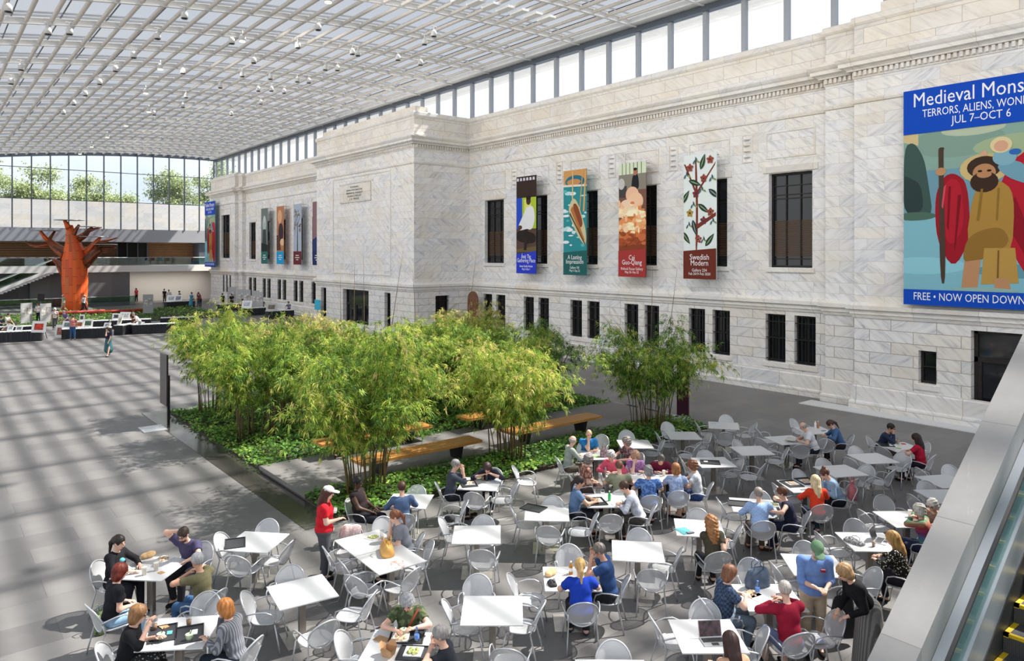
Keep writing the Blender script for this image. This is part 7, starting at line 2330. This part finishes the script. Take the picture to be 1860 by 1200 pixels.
for i in range(24):
    gx, gy = (i % 4 + .5) / 4 + rg.uniform(-.08, .08), .26 + .72 * (i // 4 + .5) / 6 + rg.uniform(-.03, .03)
    k = (i + i // 4) % 3
    if k == 0:
        ro = rg.uniform(15, 75) * rg.choice((1, -1))
        dk = rg.choice(('26402f', '3a5236', '2c3a48'))
        leafs += [(dk, leaf(gx, gy, .78, .13, ro)), ('93a07c', leaf(gx, gy, .62, .03, ro))]
    elif k == 1:
        c = rg.choice(('b08f35', '9a4638', 'c0a04a', '7a3540'))
        leafs += [(c, leaf(gx + .07 * math.cos(a) , gy + .022 * math.sin(a), .17, .075, math.degrees(a))) for a in (0.3, 1.55, 2.8, 4.05, 5.3)] + [('4a3a22', ell(gx, gy, .03, .009, 8))]
    else:
        leafs += [(('4a6a7a', '35505c', '8a9a5c')[j], leaf(gx + .06 * (j - 1), gy + .02 * (j % 2), .26, .045, 60 + 45 * j)) for j in range(3)]
make_banner(29.0, 21.46, 4.9, BW, BH, 'e4ecea', [('7a3a2c', [(.36, .22), (.42, .22), (.45, .55), (.40, .97), (.34, .97), (.38, .55)]), ('7a3a2c', [(.42, .40), (.98, .50), (.98, .53), (.42, .44)]), ('7a3a2c', [(.40, .70), (.05, .93), (.0, .93), (.38, .67)]), ('7a3a2c', [(.42, .68), (.95, .90), (.98, .93), (.42, .71)])] + leafs,
            [('Swedish', .5, .155, .38, 1.1), ('Modern', .5, .108, .38, 1.0), ('Gallery 234', .5, .06, .2, .85), ('Feb 2019–Feb 2020', .5, .032, .18, 1.25)],
            'tall banner of leaves and flowers on white above a dark brown foot', '6e3024', .225, .02)
# the three banners of the far bays
make_banner(29.0, 77.9, 5.05, 1.9, 5.95, '6d7876', [('aab3b0', ell(.5, .72, .3, .14)), ('3c4444', [(.2, .35), (.8, .35), (.7, .62), (.3, .62)]), ('c3c8c4', ell(.5, .80, .15, .07)), ('20282a', [(0, .2), (1, .2), (1, .34), (0, .38)])],
            [], 'grey photographic banner with a dark green foot in the far bays', '2f6a66', .22)
make_banner(29.0, 73.5, 5.05, 1.9, 5.95, 'b57a58', [('3a2c34', ell(.6, .55, .35, .16)), ('d8a880', ell(.45, .82, .3, .12)), ('5a3a34', [(0, .24), (.6, .24), (.4, .5), (0, .5)]), ('e0b890', ell(.8, .38, .3, .06))],
            [], 'orange brown picture banner with a bright sky blue foot in the far bays', '1f9ad0', .22)
make_banner(29.0, 69.1, 5.05, 1.9, 5.95, 'a9b4c4', [('4a423c', [(.44, .22), (.58, .22), (.54, .70), (.48, .70)])] + [('4a423c', ell(.5 + .3 * math.cos(a), .62 + .14 * math.sin(a), .22, .012, 10, rot=math.degrees(a) * .5)) for a in (0.2, .9, 1.6, 2.3, 2.9)] + rnd_blobs(5, 26, ['6a5f54', '8a7c6c'], .1, .9, .52, .9, .03, .1, .3),
            [], 'pale banner with a bare tree above a maroon foot in the far bays', '6a2c34', .22)
make_banner(29.0, 64.6, 5.05, 1.9, 5.95, '8a6a72', [('2c3a6a', [(0, .22), (1, .22), (1, .5), (0, .4)])], [], 'dark banner half hidden behind the projecting marble block', '24305c', .22)

# big banner: generic robed traveller with staff wading, child on the shoulder
def big_banner(v, u, z, w, h, label):
    S = [('6d97a8', [(0, 0), (1, 0), (1, 1), (0, 1)]), ('86a59a', [(0, .62), (1, .62), (1, .82), (0, .82)]), ('7f9c8e', ell(.35, .74, .30, .07)), ('9db08c', ell(.75, .70, .3, .05)), ('b3c0a6', ell(.45, .79, .2, .03)), ('cdb98a', [(0, .76), (.10, .74), (.10, .82), (0, .82)]),
         ('7fb6c4', [(0, .07), (1, .07), (1, .42), (0, .40)]), ('8cc6d2', ell(.12, .18, .3, .04)), ('5f95a2', ell(.75, .16, .3, .03)), ('3d5450', [(0, .40), (.20, .40), (.17, .55), (.14, .68), (.07, .76), (0, .74)]), ('2c3e3c', [(0, .42), (.14, .43), (.12, .56), (.02, .60), (0, .60)]), ('4c6a5c', ell(.08, .41, .14, .02)),
         ('9a1626', [(.22, .30), (.33, .16), (.44, .30), (.42, .55), (.34, .60), (.27, .59), (.21, .50)]), ('b01c2e', [(.24, .36), (.32, .26), (.40, .36), (.38, .56), (.30, .58), (.25, .50)]), ('b01c2e', [(.56, .42), (.80, .08), (1, .05), (1, .66), (.80, .69), (.66, .62)]), ('8a1222', [(.62, .40), (.84, .12), (.88, .14), (.70, .48)]), ('c32638', [(.74, .62), (.95, .52), (1, .60), (.85, .68)]),
         ('c9b27a', ell(.52, .61, .15, .065)), ('a8813c', [(.40, .24), (.68, .20), (.70, .50), (.60, .56), (.46, .54)]), ('8f6a2e', [(.38, .19), (.52, .21), (.68, .28), (.62, .36), (.42, .32)]), ('b58f48', [(.50, .10), (.72, .11), (.70, .26), (.52, .26)]),
         ('b98a64', [(.38, .08), (.48, .08), (.50, .21), (.40, .20)]), ('b98a64', [(.58, .07), (.68, .07), (.66, .13), (.58, .13)]), ('8fb2ac', ell(.52, .075, .20, .012)), ('3b2a20', ell(.52, .615, .105, .048)), ('b5835c', ell(.52, .590, .070, .040)), ('3a281e', ell(.52, .550, .085, .046)), ('b5835c', ell(.52, .583, .045, .016)),
         ('2a1c16', ell(.495, .598, .014, .005)), ('2a1c16', ell(.55, .598, .014, .005)), ('4a3a30', [(.245, .10), (.285, .10), (.265, .70), (.275, .72), (.235, .72), (.235, .69)]), ('b98a64', ell(.25, .61, .035, .018)), ('7c0e1c', [(.36, .50), (.38, .50), (.345, .27), (.335, .25)]), ('7c0e1c', [(.30, .54), (.315, .54), (.30, .34), (.29, .36)]), ('d24a58', [(.27, .54), (.285, .55), (.265, .44), (.255, .45)]), ('7c0e1c', [(.84, .60), (.86, .60), (.90, .20), (.88, .16)]), ('d24a58', [(.76, .58), (.78, .58), (.80, .34), (.785, .32)]), ('8a6a2c', [(.50, .52), (.515, .52), (.49, .38), (.475, .38)]), ('8a6a2c', [(.60, .52), (.612, .52), (.60, .38), (.59, .38)]), ('7a5a26', [(.60, .25), (.61, .25), (.605, .13), (.595, .13)]),
         ('6f9cae', [(.58, .62), (.72, .64), (.84, .54), (.80, .52), (.66, .56)]), ('7faabb', ell(.64, .65, .07, .035)), ('d9c99a', ell(.62, .705, .065, .035)), ('d3a184', ell(.62, .70, .042, .024)), ('2f66b0', ell(.70, .67, .035, .013)), ('d3a184', ell(.84, .545, .025, .010)), ('d3a184', ell(.52, .675, .02, .012))]
    S = [(c, [(a, .073 + (b_ - .07) * (.727 / .73)) if b_ > .07 else (a, b_) for a, b_ in p]) for c, p in S]
    S = [(c, [(a, min(b_, .80)) for a, b_ in p]) for c, p in S]
    T = [('Medieval Monsters', .5, .920, .72, w * .86), ('TERRORS, ALIENS, WONDERS', .5, .868, .4, w * .74), ('JUL 7–OCT 6', .5, .822, .4, w * .36), ('FREE • NOW OPEN DOWNSTAIRS', .5, .024, .4, w * .86)]
    return make_banner(v, u, z, w, h, '6d97a8', S, T, label, '0b49b8', .072, 0, '0b49b8', .205)
big_banner(28.55, 9.42, 4.23, 5.1, 7.9, 'huge blue banner with a red cloaked bearded traveller, over the near doorway')
big_banner(28.3, 94.4, 4.5, 4.1, 8.1, 'distant copy of the huge blue traveller banner at the far end of the facade')

# ------------------------------------------------------------------ print market at the far end of the floor
M_blackcloth = noisy('black_tablecloth', (.022, .023, .027), (.04, .041, .047), 5, .9, stretch=(6, 6, .3))
def stall_table(x, y, rz, L, label):
    r = tag(empty('market_table', (x, y, 0), rz), label, 'table', 'cloth covered market tables')
    g = MB(); g.box(-L / 2, L / 2, -.38, .38, .70, .745); g.build('tabletop', M_paper, r)
    g = MB()
    n_ = int(L / .12)
    pts = [(-L / 2 + L * i / n_, -.39 + .025 * (i % 2)) for i in range(n_ + 1)] + [(L / 2 + .02, .39)] + [(L / 2 - L * i / n_, .39 - .025 * (i % 2)) for i in range(n_ + 1)] + [(-L / 2 - .02, -.39)]
    N_ = len(pts)
    g.add([(a, b_, .01) for a, b_ in pts] + [(a * .995, b_ * .99, .72) for a, b_ in pts], [(i, (i + 1) % N_, N_ + (i + 1) % N_, N_ + i) for i in range(N_)])
    g.build('tablecloth', M_blackcloth, r)
    for sx in (-1, 1):
        g = MB(); g.box(sx * (L / 2 - .12) - .02, sx * (L / 2 - .12) + .02, -.3, .3, 0, .70); g.build('leg', M_mullL, r)
for a in STALLS:
    stall_table(*a)
def framed_print(x, y, z, rz, w, h, tilt, c, label):
    r = tag(empty('framed_print', (x, y, z), rz), label, 'print', 'prints at the market stalls')
    t = math.radians(tilt)
    ux, uz = math.sin(t), math.cos(t)
    def sl(mb, x0, x1, h0, h1, d0, d1):
        P_ = lambda a, b_, d: (a, b_ * ux + d * uz, b_ * uz - d * ux + .015)
        mb.add([P_(x0, h0, d0), P_(x1, h0, d0), P_(x1, h1, d0), P_(x0, h1, d0), P_(x0, h0, d1), P_(x1, h0, d1), P_(x1, h1, d1), P_(x0, h1, d1)], [(0, 1, 2, 3), (7, 6, 5, 4), (0, 4, 5, 1), (1, 5, 6, 2), (2, 6, 7, 3), (3, 7, 4, 0)])
    g = MB(); sl(g, -w / 2, w / 2, 0, h, 0, .02); mt_ = g.build('mount', M_paper, r)
    g = MB(); sl(g, -w * .32, w * .32, h * .22, h * .78, -.004, 0); g.build('picture', noisy('print_art_' + c, tuple(q * .5 for q in hexc(c)), tuple(min(1, q * 1.3) for q in hexc(c)), 7, .7), mt_)
    return r
for a in PRINTS:
    framed_print(*a)
def easel(x, y, rz, label):
    r = tag(empty('display_easel', (x, y, 0), rz), label, 'easel', 'easels and racks at the market')
    for sx in (-1, 1):
        g = MB(); g.bar((sx * .45, -.05, 0), (sx * .40, .1, .95), .03, .03); g.build('leg', M_iron, r)
        g = MB(); g.bar((sx * .35, .5, 0), (sx * .38, .1, .95), .03, .03); g.build('leg', M_iron, r)
    g = MB(); g.bar((-.5, .02, .62), (.5, .02, .62), .04, .04); g.build('ledge', M_iron, r)
for a in EASELS:
    easel(*a)
def panel_stand(x, y, rz, h, label):
    r = tag(empty('print_display_stand', (x, y, 0), rz), label, 'panel', 'grey display panels at the market')
    g = MB(); g.box(-.42, .42, -.02, .02, .25, h); bd_ = g.build('board', mat('grey_felt', (.42, .42, .42), .9), r)
    for sx in (-1, 1):
        g = MB(); g.box(sx * .44 - .02, sx * .44 + .02, -.02, .02, 0, h); g.box(sx * .44 - .02, sx * .44 + .02, -.3, .3, 0, .03); g.build('post', M_mullL, r)
    for i, (a, b_) in enumerate(((-.2, .2), (.2, .35))):
        g = MB(); g.box(a - .16, a + .16, -.032, -.02, h * .5 + b_ - .3, h * .5 + b_ + .3); g.build('pinned_print', noisy('pinned_art', (.25, .22, .2), (.75, .72, .68), 5, .7), bd_)
for a in PANELS:
    panel_stand(*a)
lsp = tag(empty('loudspeaker', (8.4, 75.6, 0)), 'black loudspeaker on a thin stand in front of the orange tree sculpture', 'speaker')
g = MB(); g.tube([(0, 0, 0), (0, 0, 2.0)], .03, 8); g.box(-.3, .3, -.03, .03, 0, .03); g.box(-.03, .03, -.3, .3, 0, .03); g.build('stand', M_mullL, lsp)
g = MB(); g.box(-.25, .25, -.2, .2, 2.0, 2.65); g.build('cabinet', M_iron, lsp)
b_ = tag(empty('sign_stand', (24.75, 55.0, 0)), 'small bright turquoise sign beside the central doorway, above the bamboo tops', 'sign')
MB().tube([(0, 0, 0), (0, 0, 1.7)], .03, 8).build('post', M_mullL, b_)
MB().box(-.03, .03, -.5, .5, 1.65, 2.45).build('sign_board', mat('turquoise_plastic', (.04, .45, .62), .5), b_)
MB().box(-.25, .25, -.25, .25, 0, .03).build('base_plate', M_mullL, b_)
